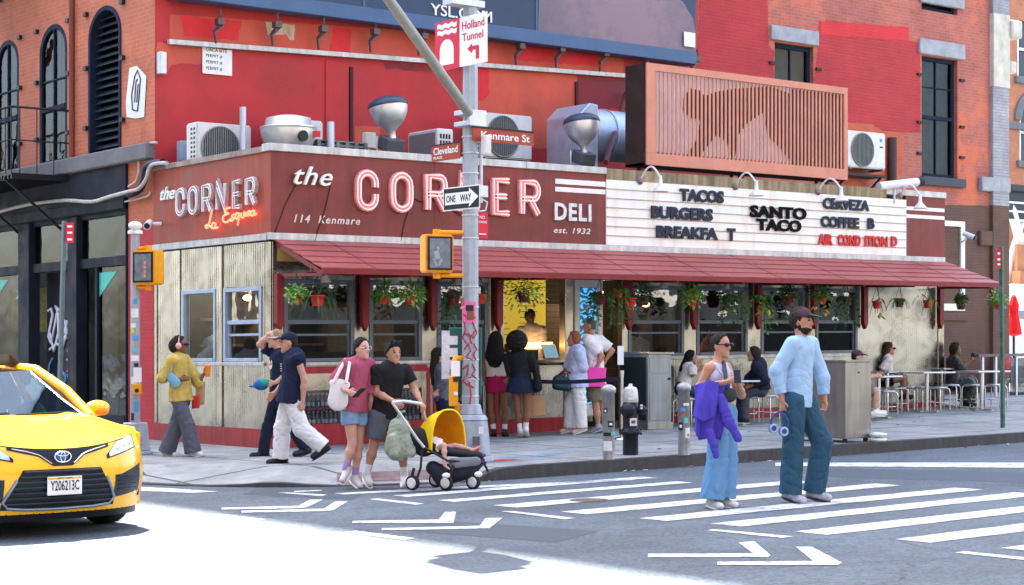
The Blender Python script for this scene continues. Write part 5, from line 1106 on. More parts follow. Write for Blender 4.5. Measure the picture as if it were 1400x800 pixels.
# two signal heads on the arm's end, above the frame; they throw the shadow in the foreground
for k, s_ in ((6.4, 1), (6.75, -1)):
    c = a0+(a1-a0)*(k/7)+Vector((0, 0, .42)); t = thing('traffic_signal', 'yellow traffic signal head on the end of the mast arm' if s_ > 0 else 'yellow traffic signal head beside the first on the mast arm', 'traffic signal', c)
    m = MB(); m.box(-.22, .22, -.18, .18, -.55, .55); m.build('housing', M_SIGY, t, world=False, bevel=.02)
    m = MB()
    for z in (-.33, 0, .33): m.cyl((0, -.13*s_, z), (0, -.32*s_, z-.02), .13, n=16)
    m.build('visor', M_SIGY, t, world=False)
def plate(name, label, pts_axis, P0, P1, z0, z1, nrm, mt, cat='sign', th=.006):
    """flat sign between ground points P0 (reader's left) and P1, facing nrm"""
    t = thing(name, label, cat, (P0[0], P0[1], z0)); u = Vector((P1[0]-P0[0], P1[1]-P0[1], 0)); w = u.length; u.normalize(); n_ = Vector((0, 0, 1)).cross(u)*-1
    n_ = u.cross(Vector((0, 0, 1)))
    m = MB(); c = Vector((0, 0, 0)); m.prism([c, u*w, u*w+Vector((0, 0, z1-z0)), c+Vector((0, 0, z1-z0))], -n_*th); m.build('sign_face', mt, t, world=False)
    return t, u, n_, w
def sfill(t, mt, name, polys, u, n_, off=.002, th=.002):
    m = MB()
    for pl in polys: m.prism([u*a+Vector((0, 0, b))+n_*off for a, b in pl], n_*th)
    return m.build(name, mt, t, world=False)
def stext(t, mt, name, items, u, n_, off=.002, **k):
    m = MB()
    for s, a, b, w, h in items: lettering(m, s, u*a+Vector((0, 0, b))+n_*off, u, (0, 0, 1), w, h, .002, **k)
    return m.build(name, mt, t, world=False)
def on_av(px, py, X): y, z = onX(px, py, X); return Vector((X, y, z))
# tunnel sign, parallel to the avenue
X = px_-.13; A = on_av(595, 65, X); B = on_av(666, 50, X); zt = (on_av(595, 33, X).z+on_av(665, 14, X).z)/2; zb = (on_av(597, 98, X).z+on_av(665, 84, X).z)/2
t, u, n_, w = plate('tunnel_sign', 'red and white Holland Tunnel direction sign with an arrow, high on the signal pole', None, A, B, zb, zt, None, M_SGRN); h = zt-zb; ws = w
sfill(t, M_SRED, 'red_half', [[(0, 0), (w*.48, 0), (w*.48, h), (0, h)]], u, n_, .0015, .0015)
wv = lambda b: [(w*(.05+.38*i/12), h*(b+.02*math.sin(i*1.6))) for i in range(13)]
def band(b, th): c_ = wv(b); return c_+[(x, z+h*th) for x, z in c_[::-1]]
sfill(t, M_SGRN, 'wave_symbol', [band(.72, .09), band(.85, .09)], u, n_, .004)
sfill(t, M_SGRN, 'tunnel_symbol', [[(w*.1, h*.1), (w*.37, h*.1), (w*.37, h*.4)]+[(w*(.235+.135*math.cos(math.pi*i/10)), h*(.4+.22*math.sin(math.pi*i/10))) for i in range(11)]+[(w*.1, h*.4)]], u, n_, .004)
stext(t, M_SRED, 'sign_lettering', [('Holland', w*.53, h*.73, w*.42, h*.17), ('Tunnel', w*.53, h*.5, w*.4, h*.16)], u, n_, bold=.01)
sfill(t, M_SRED, 'arrow_symbol', [[(w*.63, h*.33), (w*.72, h*.43), (w*.72, h*.37), (w*.85, h*.37), (w*.85, h*.1), (w*.79, h*.1), (w*.79, h*.29), (w*.72, h*.29), (w*.72, h*.23)]], u, n_)
# one way
X = px_-.13; A = on_av(606, 273, X); B = on_av(656, 267, X); zt = (on_av(606, 258.5, X).z+on_av(655, 250.5, X).z)/2; zb = (on_av(607, 290, X).z+on_av(655, 283, X).z)/2
t, u, n_, w = plate('one_way_sign', 'black and white ONE WAY arrow sign on the signal pole', None, A, B, zb, zt, None, M_SGRN); h = zt-zb
sfill(t, M_SBLK, 'black_field', [[(w*.02, h*.05), (w*.98, h*.05), (w*.98, h*.95), (w*.02, h*.95)]], u, n_, .0015, .0015)
sfill(t, M_SGRN, 'arrow_symbol', [[(w*.06, h*.25), (w*.72, h*.25), (w*.72, h*.1), (w*.97, h*.5), (w*.72, h*.9), (w*.72, h*.75), (w*.06, h*.75)]], u, n_, .004)
stext(t, M_SBLK, 'sign_lettering', [('ONE', w*.1, h*.35, w*.25, h*.3), ('WAY', w*.48, h*.35, w*.3, h*.3)], u, n_, .0065, bold=.015)
# street name plates
X = px_-.12; A = on_av(590, 211, X); B = on_av(629, 205, X); zt = (on_av(590, 199, X).z+on_av(629, 192.5, X).z)/2; zb = (on_av(590, 222, X).z+on_av(629, 216, X).z)/2
t, u, n_, w = plate('street_name_sign', 'brown Cleveland Place street name plate on the signal pole', None, A, B, zb, zt, None, M_SBRN, 'street sign'); h = zt-zb
stext(t, M_SGRN, 'sign_lettering', [('Cleveland', w*.08, h*.38, w*.84, h*.42), ('PLACE', w*.08, h*.12, w*.3, h*.16)], u, n_, bold=.01); sfill(t, M_SBLK, 'top_strip', [[(0, h*.92), (w, h*.92), (w, h), (0, h)]], u, n_)
Yk = py_-.14; kx0, _ = onY(655, 180, Yk); kx1, _ = onY(730, 188, Yk); zt = (onY(655, 172, Yk)[1]+onY(730, 179.5, Yk)[1])/2; zb = (onY(655, 193, Yk)[1]+onY(730, 199, Yk)[1])/2
t, u, n_, w = plate('street_name_sign', 'brown Kenmare St street name plate on the signal pole', None, (kx0-.1, Yk), (kx1, Yk), zb, zt, None, M_SBRN, 'street sign'); h = zt-zb
stext(t, M_SGRN, 'sign_lettering', [('Kenmare St', .13, h*.2, w-.2, h*.5)], u, n_, bold=.012); sfill(t, M_SBLK, 'top_strip', [[(0, h*.86), (w, h*.86), (w, h), (0, h)]], u, n_)
m = MB(); x, z = onY(664, 195, Yk-.08); m.box(x-.055, x+.055, Yk-.14, Yk-.04, z-.13, z+.12); o = m.build('radio_box', M_ACW, None, bevel=.02); tag(o, 'small cream radio box hanging in front of the right street name plate', 'box')
m = MB(); Yr = py_-.06; a, zt = onY(653, 290, Yr); b, zb = onY(667, 326, Yr)
t, u, n_, w = plate('parking_sign', 'small red parking sign on the right side of the signal pole', None, (a, Yr), (b, Yr), zb, zt, None, M_SRED); h = zt-zb
stext(t, M_SGRN, 'sign_lettering', [('NO', w*.2, h*.75, w*.5, h*.12), ('STANDING', w*.1, h*.58, w*.8, h*.09)], u, n_); sfill(t, M_SGRN, 'arrow_symbol', [[(w*.1, h*.14), (w*.8, h*.14), (w*.8, h*.18), (w*.1, h*.18)]], u, n_)
# pedestrian signals
def ped_signal(label, c, rz, face_extra, arms):
    """c: world centre of the box, rz: turn about z (0 = faces -Y)"""
    t = thing('pedestrian_signal', label, 'pedestrian signal', c, rz, 'pedestrian signals on the corner poles'); w, h, d = .36, .47, .24
    m = MB(); m.box(-w/2, w/2, -d/2, d/2, -h/2, h/2); m.build('housing', M_SIGY, t, world=False, bevel=.018, seg=2)
    m = MB(); m.box(-w/2+.02, w/2-.02, -d/2-.012, -d/2-.0, -h/2+.03, h/2-.03); m.build('bezel', M_BLACK, t, world=False)
    m = MB(); m.box(-w/2+.05, w/2-.05, -d/2-.016, -d/2-.012, -h/2+.055, h/2-.055); m.build('lens', M_SIGD, t, world=False)
    m = MB()
    if face_extra == 'walk':
        m.ell((-.03, -d/2-.018, .06), .022, .004, .022); m.obox((-.04, -d/2-.018, -.02), (.03, 0, .012), (0, .002, 0), (-.015, 0, .05)); m.obox((-.065, -d/2-.018, -.11), (.012, 0, 0), (0, .002, 0), (-.02, 0, .045)); m.obox((.0, -d/2-.018, -.11), (.012, 0, 0), (0, .002, 0), (.02, 0, .045)); m.build('walking_man', mat('faint_walk', (.3, .32, .34), .5), t, world=False)
    else:
        for k in range(4): m.box(.02, .05, -d/2-.02, -d/2-.016, -.14+k*.06, -.1+k*.06)
        m.build('hand_symbol', mat('faint_hand', (.6, .15, .12), .4, 0, 0, emit=.06, ecol=(1, .2, .1)), t, world=False)
    m = MB()
    for z in (h/2+.03, -h/2-.03): m.tube([(0, 0, z), arms+Vector((0, 0, z))], .028, n=8); m.cyl((0, 0, z-.04), (0, 0, z+.035), .05, n=10)
    m.build('arm', M_SIGY, t, world=False)
    return t
q = at_d(597, 347, depth(PB)-.15); ped_signal('yellow pedestrian signal showing a walking man on the graffitied signal pole', q, R(-18), 'walk', (Matrix.Rotation(R(18), 3, 'Z') @ (Vector((px_, py_, 0))-Vector((q.x, q.y, 0)))))
# push button and control box on the big pole
def decal(t, mt, name, px, py, w, h, d, lift=.0):
    """flat sticker facing the street"""
    q = at_d(px, py, d)-t.location; m = MB(); rr = Vector((RX, RY, 0)); m.quad(q-rr*w/2-Vector((0, 0, h/2)), q+rr*w/2-Vector((0, 0, h/2)), q+rr*w/2+Vector((0, 0, h/2)), q-rr*w/2+Vector((0, 0, h/2))); return m.build(name, mt, t, world=False)
dP = depth(PB)
m = MB(); q = at_d(620, 520, dP-.1); c = q
t = thing('push_button', 'yellow pedestrian push button unit on the left side of the signal pole', 'push button', c)
m.box(-.05, .05, -.04, .04, -.32, .05); m.build('button_housing', M_SIGY, t, world=False, bevel=.012)
m = MB(); m.tube([(0, 0, .05), (.0, 0, .2), (.03, .0, .27), (.14, .02, .27)], .035, n=8); m.tube([(.05, 0, -.28), (.08, 0, -.42), (.15, .02, -.45)], .035, n=8); m.build('bracket', M_SIGY, t, world=False)
m = MB(); m.box(-.035, .035, -.046, -.04, -.02, .04); m.build('lens', M_BLACK, t, world=False); m = MB(); m.box(-.07, .06, -.055, -.045, .05, .24); m.build('notice', M_SGRN, t, world=False); m = MB(); m.lathe([(.03, 0), (.03, .012), (.01, .018)], (0, -.04, -.17), (0, -1, 0), n=12); m.build('button', M_SGRN, t, world=False)
M_TEALP = mat('teal_painted_steel', (.02, .10, .09), .5, 0, .25, 6)
q = at_d(636, 540, dP+.2); t = thing('control_cabinet', 'dark teal control cabinet strapped behind the signal pole, with stickers', 'cabinet', (q.x, q.y, q.z))
rr = Vector((RX, RY, 0)); ff = Vector((FX, FY, 0))
m = MB(); m.obox((0, 0, .42), rr*.205, ff*.1, (0, 0, .42)); m.build('casing', M_TEALP, t, world=False, bevel=.012)
m = MB(); m.obox(rr*-.24-ff*.1+Vector((0, 0, .5)), rr*.05, ff*.004, (0, 0, .3)); m.build('sticker_strip', mat('sticker_paper', (.68, .68, .72), .6, 0, .2, 25), t, world=False)
M_STK = [mat('sticker_white', (.72, .72, .7), .5, 0, .15, 30), mat('sticker_red', (.55, .04, .05), .5, 0, .15, 30), mat('sticker_black', (.02, .02, .02), .5), mat('sticker_pink', (.72, .14, .32), .5), mat('sticker_blue', (.08, .3, .6), .5), mat('sticker_lime', (.5, .6, .12), .5), mat('sticker_teal', (.1, .5, .45), .5)]
r = random.Random(5)
m = MB()
for k in range(3): m.obox(rr*-.14-ff*.102+Vector((0, 0, .68-k*.15)), rr*.05, ff*.002, (0, 0, .055))
m.build('sticker', M_STK[0], t, world=False)
def wrap(t, mt, name, c, rad, px, py, w, h):
    """sticker curved round a post of radius rad at centre c"""
    d = depth(c)-rad; q = at_d(px, py, d); lat = (q-Vector((c[0], c[1], q.z))).dot(rr); m = MB(); V = []; n = 5
    for j in (0, 1):
        for i in range(n):
            l = max(-.97, min(.97, (lat-w/2+w*i/(n-1))/rad)); a = math.asin(l); p = Vector((c[0], c[1], 0))+rr*(rad+.003)*math.sin(a)-ff*(rad+.003)*math.cos(a); V.append((p.x-t.location.x, p.y-t.location.y, q.z-h/2+h*j-t.location.z))
    m.add(V, [(i, i+1, n+i+1, n+i) for i in range(n-1)]); return m.build(name, mt, t, world=False)
c = PB
wrap(SP, M_STK[3], 'pink_sticker', c, .106, 641, 427, .165, .26); wrap(SP, mat('portrait_dark', (.2, .09, .05), .6), 'portrait_print', c, .109, 643, 428, .08, .17); wrap(SP, M_STK[2], 'portrait_print', c, .111, 642, 421, .09, .07)
for mt_, a, b, w, h in ((M_STK[0], 646, 562, .05, .1), (M_STK[1], 632, 412, .03, .1)): wrap(SP, mt_, 'sticker', c, .107, a, b, w, h)
m = MB()
def wrapstroke(mb, t, c, rad, pts, r_):
    Q = []
    for px, py in pts:
        q = at_d(px, py, depth(c)-rad); lat = max(-.97*rad, min(.97*rad, (q-Vector((c[0], c[1], q.z))).dot(rr))); a = math.asin(lat/rad); p = Vector((c[0], c[1], 0))+rr*rad*math.sin(a)-ff*rad*math.cos(a); Q.append((p.x-t.location.x, p.y-t.location.y, q.z-t.location.z))
    mb.tube(Q, r_, n=5)
for st in ([(634, 440), (636, 452), (632, 462), (638, 470)], [(646, 440), (652, 455), (648, 462), (640, 455), (645, 470)], [(634, 478), (640, 470), (644, 480), (636, 488), (646, 492)], [(648, 470), (652, 478), (647, 484), (651, 492)], [(632, 505), (640, 498), (638, 512), (632, 520), (644, 516)], [(646, 498), (650, 506), (645, 512), (652, 518)], [(632, 520), (638, 526), (642, 522), (644, 540), (642, 556)], [(634, 430), (640, 436), (650, 434)], [(640, 526), (648, 530)], [(635, 455), (643, 462), (650, 452)]): wrapstroke(m, SP, c, .112, st, .009)
m.build('red_graffiti', mat('red_marker', (.5, .03, .04), .5, 0, .3, 30), SP, world=False)
for mt_, px, py, w, h in ((M_STK[2], 628, 589, .05, .06), (M_STK[5], 624, 600, .07, .05), (M_STK[0], 658, 588, .06, .09), (mat('sticker_grey', (.12, .12, .13), .5), 651, 603, .09, .11), (M_STK[1], 650, 616, .09, .05), (M_STK[3], 652, 611, .05, .04)): decal(SP, mt_, 'sticker', px, py, w, h, dP-.272)
# the left corner pole
LB = at(185, 621, .15)
LP = thing('signal_pole', 'shorter grey signal pole with stickers on a box base left of the avenue facade', 'signal pole', LB); c = LB
m = MB(); octo(m, c, .255, .15, .25, .2); octo(m, c, .21, .2, .17, .58); m.build('pedestal', M_POLE, LP, bevel=.012)
m = MB(); q = at_d(178.5, 440, depth(LB)); sx, sy = c[0], c[1]; octo(m, (sx, sy), .066, .58, .06, at_d(178, 320, depth(LB)).z, 10); m.build('shaft', M_POLE, LP)
zt = at_d(178, 320, depth(LB)).z; m = MB(); m.lathe([(.1, 0), (.1, .04), (.06, .06)], (sx, sy, zt), n=14); m.ell((sx-.02, sy-.04, zt+.11), .1, .07, .06); m.build('cap', M_LWHITE, LP)
for mt_, py, w, h, dx in ((0, 428, .09, .12, 0), (4, 462, .08, .06, 1), (6, 479, .07, .06, -1), (0, 490, .1, .08, 0), (2, 499, .05, .05, 2), (4, 556, .05, .14, 2), (0, 445, .07, .06, -2), (2, 570, .04, .1, -3), (5, 452, .05, .06, -3), (4, 412, .05, .07, 1), (0, 520, .08, .1, -1)): wrap(LP, M_STK[mt_], 'sticker', c, .068, 184+dx, py, w, h)
decal(LP, M_STK[3], 'sticker', 188, 602, .1, .12, depth(LB)-.2)
q = at_d(203, 366, depth(LB)-.1); ped_signal('yellow pedestrian signal turned left, on the shorter left pole', q, R(-62), 'hand', Matrix.Rotation(R(62), 3, 'Z') @ (Vector((sx, sy, 0))-Vector((q.x, q.y, 0))))
q = at_d(188, 532, depth(LB)-.1); t = thing('push_button', 'orange push button box under a white notice on the shorter left pole', 'push button', q)
m = MB(); m.obox((0, 0, 0), rr*.055, ff*.04, (0, 0, .075)); m.build('button_housing', M_SIGY, t, world=False, bevel=.01); m = MB(); m.obox((0, 0, .19), rr*.055, ff*.006, (0, 0, .1)); m.build('notice', M_SGRN, t, world=False); m = MB(); m.cyl(-ff*.04+Vector((0, 0, -.02)), -ff*.055+Vector((0, 0, -.02)), .028); m.build('button', M_BLACK, t, world=False)
# kerbside sign posts
def post_sign(label, base, top_px, sign_px, cat, lines, colr):
    t = thing('sign_post', label, 'sign post', base); b = Vector(base); d = depth(b); tp = at_d(*top_px, d)-b
    m = MB(); m.beam((0, 0, 0), tp, .06, .045, up=(1, 0, 0)); m.build('post', colr, t, world=False)
    m = MB(); (ax, ay), (bx_, by_) = sign_px; p = at_d(ax, ay, d-.05)-b; q = at_d(bx_, by_, d-.05)-b; w = (q-p).dot(rr)
    m.quad(Vector((p.x, p.y, q.z)), Vector((p.x, p.y, q.z))+rr*w, Vector((p.x, p.y, p.z))+rr*w, p); m.build('sign_face', M_SRED, t, world=False)
    m = MB(); h = p.z-q.z
    for k in lines: m.quad(*[Vector((p.x, p.y, q.z+h*(k+dz)))+rr*w*a-ff*.004 for a, dz in ((.2, 0), (.8, 0), (.8, .1), (.2, .1))])
    m.build('sign_lettering', M_SGRN, t, world=False); return t
yb0 = yf(79, -3.1); post_sign('leaning grey green sign post with a red parking sign before the dark shopfront', (-3.1, yb0, .15), (88, 302), ((90, 304), (101, 332)), 'sign post', (.12, .45, .75), mat('grey_green_post', (.09, .14, .15), .5, .3, .3, 10))
q = at(1371, 585, .15); post_sign('green sign post with a narrow red sign at the kerb beside the tables', (q.x, q.y, .15), (1369, 338), ((1362.5, 340), (1368.5, 367)), 'sign post', (.15, .4, .7), mat('green_post', (.07, .15, .1), .5, .2, .5, 8))
# bollards, hydrant
M_BOL = mat('scuffed_steel_bollard', (.42, .43, .42), .5, .4, .25, 8, .1, 40, streak=.3)
def bollard(label, px, py, stick):
    b = at(px, py, .15); t = thing('bollard', label, 'bollard', b, 0, 'steel bollards at the kerb'); r_ = .077; h = .83
    m = MB(); m.lathe([(r_, 0), (r_, h), (r_+.016, h), (r_+.016, h+.05), (r_, h+.075), (.03, h+.1)], (0, 0, 0), n=28); m.build('post', M_BOL, t, world=False)
    for mt_, pxx, pyy, w, hh in stick: wrap(t, M_STK[mt_], 'sticker', b, r_+.001, pxx, pyy, w, hh)
    return t
bollard('steel bollard with black and white stickers left of the hydrant', 832, 628, ((2, 828, 562, .04, .06), (0, 828, 562, .02, .03), (2, 835, 580, .07, .08), (0, 835, 580, .04, .03), (6, 838, 593, .05, .05), (0, 831, 610, .1, .12), (2, 831, 594, .1, .045)))
bollard('steel bollard with coloured stickers beside the woman with the phone', 935, 622, ((0, 938, 553, .07, .035), (4, 934, 560, .06, .05), (1, 934, 565, .05, .025), (6, 938, 575, .05, .07), (2, 931, 583, .05, .1), (0, 931, 583, .03, .04), (0, 940, 592, .06, .13), (1, 941, 595, .03, .04)))
HB_ = at(862, 622, .15); t = thing('fire_hydrant', 'black fire hydrant with a silver bonnet and stickers at the kerb', 'hydrant', HB_)
M_HBLK = mat('hydrant_black', (.018, .02, .026), .4, 0, .3, 20); M_HSIL = mat('hydrant_silver', (.5, .5, .5), .45, .5, .3, 12)
m = MB(); m.lathe([(.1, 0), (.1, .27), (.15, .27), (.15, .31), (.105, .33), (.1, .36), (.098, .66), (.085, .7)], n=24); m.build('barrel', M_HBLK, t, world=False)
m = MB(); m.lathe([(.1, .68), (.102, .72), (.09, .84), (.075, .87), (.03, .885), (.02, .92)], n=24); m.build('bonnet', M_HSIL, t, world=False)
m = MB()
for i in range(8): a = 2*math.pi*i/8; m.cyl((.135*math.cos(a), .135*math.sin(a), .26), (.135*math.cos(a), .135*math.sin(a), .34), .014, n=6)
m.build('flange_bolts', M_HBLK, t, world=False)
for nm, d, r_, L in (('pumper_cap', -ff*.9-rr*.35, .085, .16), ('hose_cap', rr*.95-ff*.1, .055, .2), ('hose_cap', -rr*.95+ff*.2, .05, .12)):
    d = d.normalized(); c = Vector((0, 0, .58)); m = MB(); m.lathe([(r_*.9, 0), (r_*.9, L*.6), (r_*1.12, L*.62), (r_*1.12, L*.85), (r_*.6, L), (.02, L*1.12)], c, d, n=18); m.build(nm, M_HBLK, t, world=False)
for mt_, px, py, w, h in ((0, 866, 577, .09, .1), (2, 866, 577, .055, .04), (0, 863, 545, .07, .03), (0, 877, 556, .03, .06), (1, 877, 556, .02, .025)): decal(t, M_STK[mt_], 'sticker', px, py, w, h, depth(HB_)-.12)
# queue barrier
M_CHR = mat('polished_steel', (.6, .6, .6), .22, 1., .1, 8)
s1 = at(662, 596, .15); s2 = at(850, 601, .15)
def stanchion(label, b):
    t = thing('queue_post', label, 'queue post', b, 0, 'steel queue posts'); m = MB(); m.lathe([(.17, 0), (.17, .015), (.03, .04)], n=24); m.build('base', M_CHR, t, world=False)
    m = MB(); m.cyl((0, 0, .03), (0, 0, .93), .026, n=12); m.cyl((0, 0, .93), (0, 0, 1.02), .033, n=12); m.build('post', M_CHR, t, world=False); return t
stanchion('steel queue post just right of the signal pole', s1); s2t = stanchion('steel queue post carrying a paper menu, left of the steel stand', s2)
m = MB(); q = at_d(848.5, 486, depth(s2)-.03)-s2; m.obox(q, rr*.045, ff*.004, (0, 0, .14)); m.build('paper_menu', M_SGRN, s2t, world=False)
m = MB(); P = []
for i in range(13):
    k = i/12; P.append(Vector(s1)*(1-k)+Vector(s2)*k+Vector((0, 0, .95-.07*math.sin(math.pi*k))))
V = []; 
for p in P: V += [(p.x, p.y-.02, p.z-.03), (p.x, p.y-.02, p.z+.03)]
m.add(V, [(2*i, 2*i+2, 2*i+3, 2*i+1) for i in range(12)]); o = m.build('queue_belt', mat('navy_webbing', (.012, .018, .035), .7)); tag(o, 'dark navy belt stretched between the two queue posts', 'belt')
# steel stands
M_STAND = mat('brushed_grey_steel', (.25, .27, .29), .38, .75, .12, 3, streak=.15); M_STAND2 = mat('brushed_warm_steel', (.33, .31, .28), .38, .8, .12, 3, streak=.15)
b = at(1156, 606, .15); x0, y0 = b.x, b.y; w = xf(1191.5, y0)-x0; zt = onY(1156, 495, y0)[1]
dep_ = 1.0; t = thing('waiter_station', 'tall grey steel cabinet at the kerb beside the man in the blue sweater', 'cabinet', (x0, y0, .15))
m = MB(); m.box(0, w, 0, dep_, .06, zt-.15); m.build('body', M_STAND2, t, world=False, bevel=.008); m = MB(); m.box(-.015, w+.015, -.015, dep_+.015, zt-.149, zt-.125); m.build('top', M_STAND2, t, world=False)
m = MB()
for x, y in ((.06, .06), (w-.06, .06), (.06, dep_-.06), (w-.06, dep_-.06)): m.cyl((x, y, 0), (x, y, .07), .035, n=10)
m.build('feet', M_BLACK, t, world=False); m = MB(); m.cyl((w*.5, -.012, zt-.3), (w*.5, 0, zt-.3), .012); m.build('lock', M_BLACK, t, world=False)
b = at(887, 577, .15); x0, y0 = b.x, b.y; w = xf(918, y0)-x0; zt = onY(887, 483, y0)[1]
y0 = -.9; x0 = xf(886, y0); w = xf(918, y0)-x0; zt = onY(900, 484, y0)[1]; zb = onY(900, 573, y0)[1]
t = thing('host_stand', 'grey steel host stand with a red cloth on top, behind the hydrant', 'cabinet', (x0, y0, .15))
m = MB(); m.box(0, w, 0, .7, .07, zt-.15); m.build('body', M_STAND, t, world=False, bevel=.008); m = MB(); m.box(-.02, w+.02, -.02, .72, .05, .16); m.build('skirting', M_STAND2, t, world=False, bevel=.005); m = MB(); m.box(-.03, w+.03, -.03, .73, zt-.149, zt-.12); m.build('top', M_STAND2, t, world=False)
m = MB(); m.box(.03, w-.03, -.008, 0, .2, zt-.5); m.box(.03, w-.03, -.008, 0, zt-.46, zt-.2); m.build('door', M_STAND, t, world=False, bevel=.003); m = MB(); m.cyl((w-.06, -.03, zt-.55), (w-.06, -.008, zt-.55), .02); m.build('handle', M_BLACK, t, world=False)
m = MB(); m.box(-.006, 0, .05, .65, .2, zt-.2); m.build('dark_side', M_BLACK, t, world=False)
m = MB(); m.ell((x0+w*.5, y0+.3, zt+.0), .2, .14, .05, rot=Matrix.Rotation(.4, 3, 'Z')); m.ell((x0+w*.75, y0+.2, zt+.02), .1, .1, .06); o = m.build('red_cloth', mat('red_cloth', (.45, .015, .02), .8, 0, .2, 20)); tag(o, 'crumpled red cloth lying on the grey host stand', 'cloth')
q = at(1200, 604, .15); t = thing('lid_stack', 'stack of two round white lids on the pavement beside the tall cabinet', 'lid', q)
for k in (0, 1):
    m = MB(); m.lathe([(.1, k*.07), (.13, .02+k*.07), (.13, .045+k*.07), (.05, .062+k*.07)], n=20); m.build('lid', M_LWHITE, t, world=False)
# ------------------------------------------------------------------ hanging plants, tables, stools, terrace
M_POT = mat('red_plastic_pot', (.55, .03, .025), .45, 0, .15, 8); M_POTD = mat('dark_maroon_pot', (.1, .018, .02), .5, 0, .2, 8)
M_LF = [mat('leaf_mid_green', (.08, .2, .04), .5, 0, .6, 14), mat('leaf_bright_green', (.15, .34, .05), .5, 0, .6, 14), mat('leaf_dark_green', (.035, .09, .03), .5, 0, .6, 14), mat('leaf_yellowing', (.45, .3, .04), .6, 0, .4, 9)]
def leaf(mb, p, d, L, w, droop=.3):
    d = Vector(d).normalized(); s = d.cross(Vector((0, 0, 1))); s = s.normalized() if s.length > .05 else Vector((1, 0, 0)); s = (s+Vector((0, 0, random.uniform(-.5, .5)))).normalized()
    q1 = p+d*L*.45+Vector((0, 0, -.02*L)); q2 = p+d*L-Vector((0, 0, droop*L))
    n = d.cross(s)*w*.18
    mb.add([p, q1+s*w+n, q2, q1-s*w+n, q1-n], [(0, 1, 4), (1, 2, 4), (2, 3, 4), (3, 0, 4)])
def plant(label, px, py, style, leafm, pot=M_POT, pr=.1, spread=.3, seed=0, Y=-.85, yellow=0):
    x, z = onY(px, py, Y); t = thing('hanging_plant', label, 'hanging plant', (x, Y, z), 0, 'potted plants hanging under the awning'); SHEARED.add(t)
    r = random.Random(seed); random.seed(seed); c = Vector((x, Y, z))
    m = MB(); m.lathe([(pr*.68, -pr*.75), (pr*.95, pr*.55), (pr*1.06, pr*.56), (pr*1.06, pr*.75), (pr*.93, pr*.75), (pr*.85, pr*.5)], c, n=18); m.build('pot', pot, t)
    m = MB()
    for a in (0, 2.1, 4.2): m.cyl((x+pr*math.cos(a), Y+pr*math.sin(a), z+pr*.6), (x, Y, min(2.6, z+.5)), .004, n=4)
    m.cyl((x, Y, min(2.58, z+.5)), (x, Y, 2.6), .005, n=4); m.build('hanger', M_BLACK, t)
    m = MB(); top = c+Vector((0, 0, pr*.7))
    if style == 'bush':
        for i in range(240):
            d = Vector((r.gauss(0, 1), r.gauss(0, .8), r.gauss(.15, .55))); d.normalize(); k = r.random()**.6*spread*.85; leaf(m, top+d*k*Vector((1, 1, .6)).x+Vector((0, 0, .05)), d, r.uniform(.05, .085), r.uniform(.02, .034))
    elif style == 'trail':
        for s in range(11):
            a = r.uniform(0, 6.28); dx, dy = math.cos(a), math.sin(a)*.6; L = r.uniform(.25, .6); pts = []
            for i in range(9):
                k = i/8; p = top+Vector((dx*spread*(k**.6), dy*spread*(k**.6), .1*math.sin(k*3)-L*k*k)); pts.append(p)
                for q in range(2): leaf(m, p, (r.gauss(dx, .7), r.gauss(dy, .7), r.gauss(-.1, .4)), r.uniform(.06, .11), r.uniform(.02, .035))
            m.tube(pts, .004, n=4)
    elif style == 'fern':
        for s in range(20):
            a = r.uniform(0, 6.28); dx, dy = math.cos(a), math.sin(a)*.8; L = r.uniform(.7, 1.2)*spread; pts = []
            for i in range(10):
                k = i/9; p = top+Vector((dx*L*k, dy*L*k, .2*L*math.sin(k*2.4)*1.5-L*.85*k*k)); pts.append(p); sd = Vector((-dy, dx, 0))
                for sg in (-1, 1): leaf(m, p, sd*sg+Vector((dx, dy, -.2))*.5, .05*(1.2-k), .01)
            m.tube(pts, .003, n=4)
    else:                                            # long strap leaves
        for s in range(13):
            a = r.uniform(0, 6.28); dx, dy = math.cos(a), math.sin(a)*.7; L = r.uniform(.6, 1.25)*spread; P = []; up = r.uniform(.3, 1.0)
            for i in range(6):
                k = i/5; P.append(top+Vector((dx*L*k, dy*L*k, up*L*k*1.3-1.5*L*k*k)))
            sd = Vector((-dy, dx, .1))*.014
            V = []
            for i, p in enumerate(P): w = 1.3-abs(i/5-.4)*1.6; V += [p-sd*w, p+sd*w]
            m.add(V, [(2*i, 2*i+1, 2*i+3, 2*i+2) for i in range(5)])
    f = m.build('foliage', leafm, t)
    if yellow:
        m = MB()
        for i in range(yellow): leaf(m, top+Vector((r.uniform(-.25, .15), r.uniform(-.1, 0), r.uniform(-.25, -.1))), (r.gauss(0, 1), -.4, -.6), r.uniform(.12, .18), r.uniform(.035, .05), .1)
        m.build('yellow_leaves', M_LF[3], t)
    return t
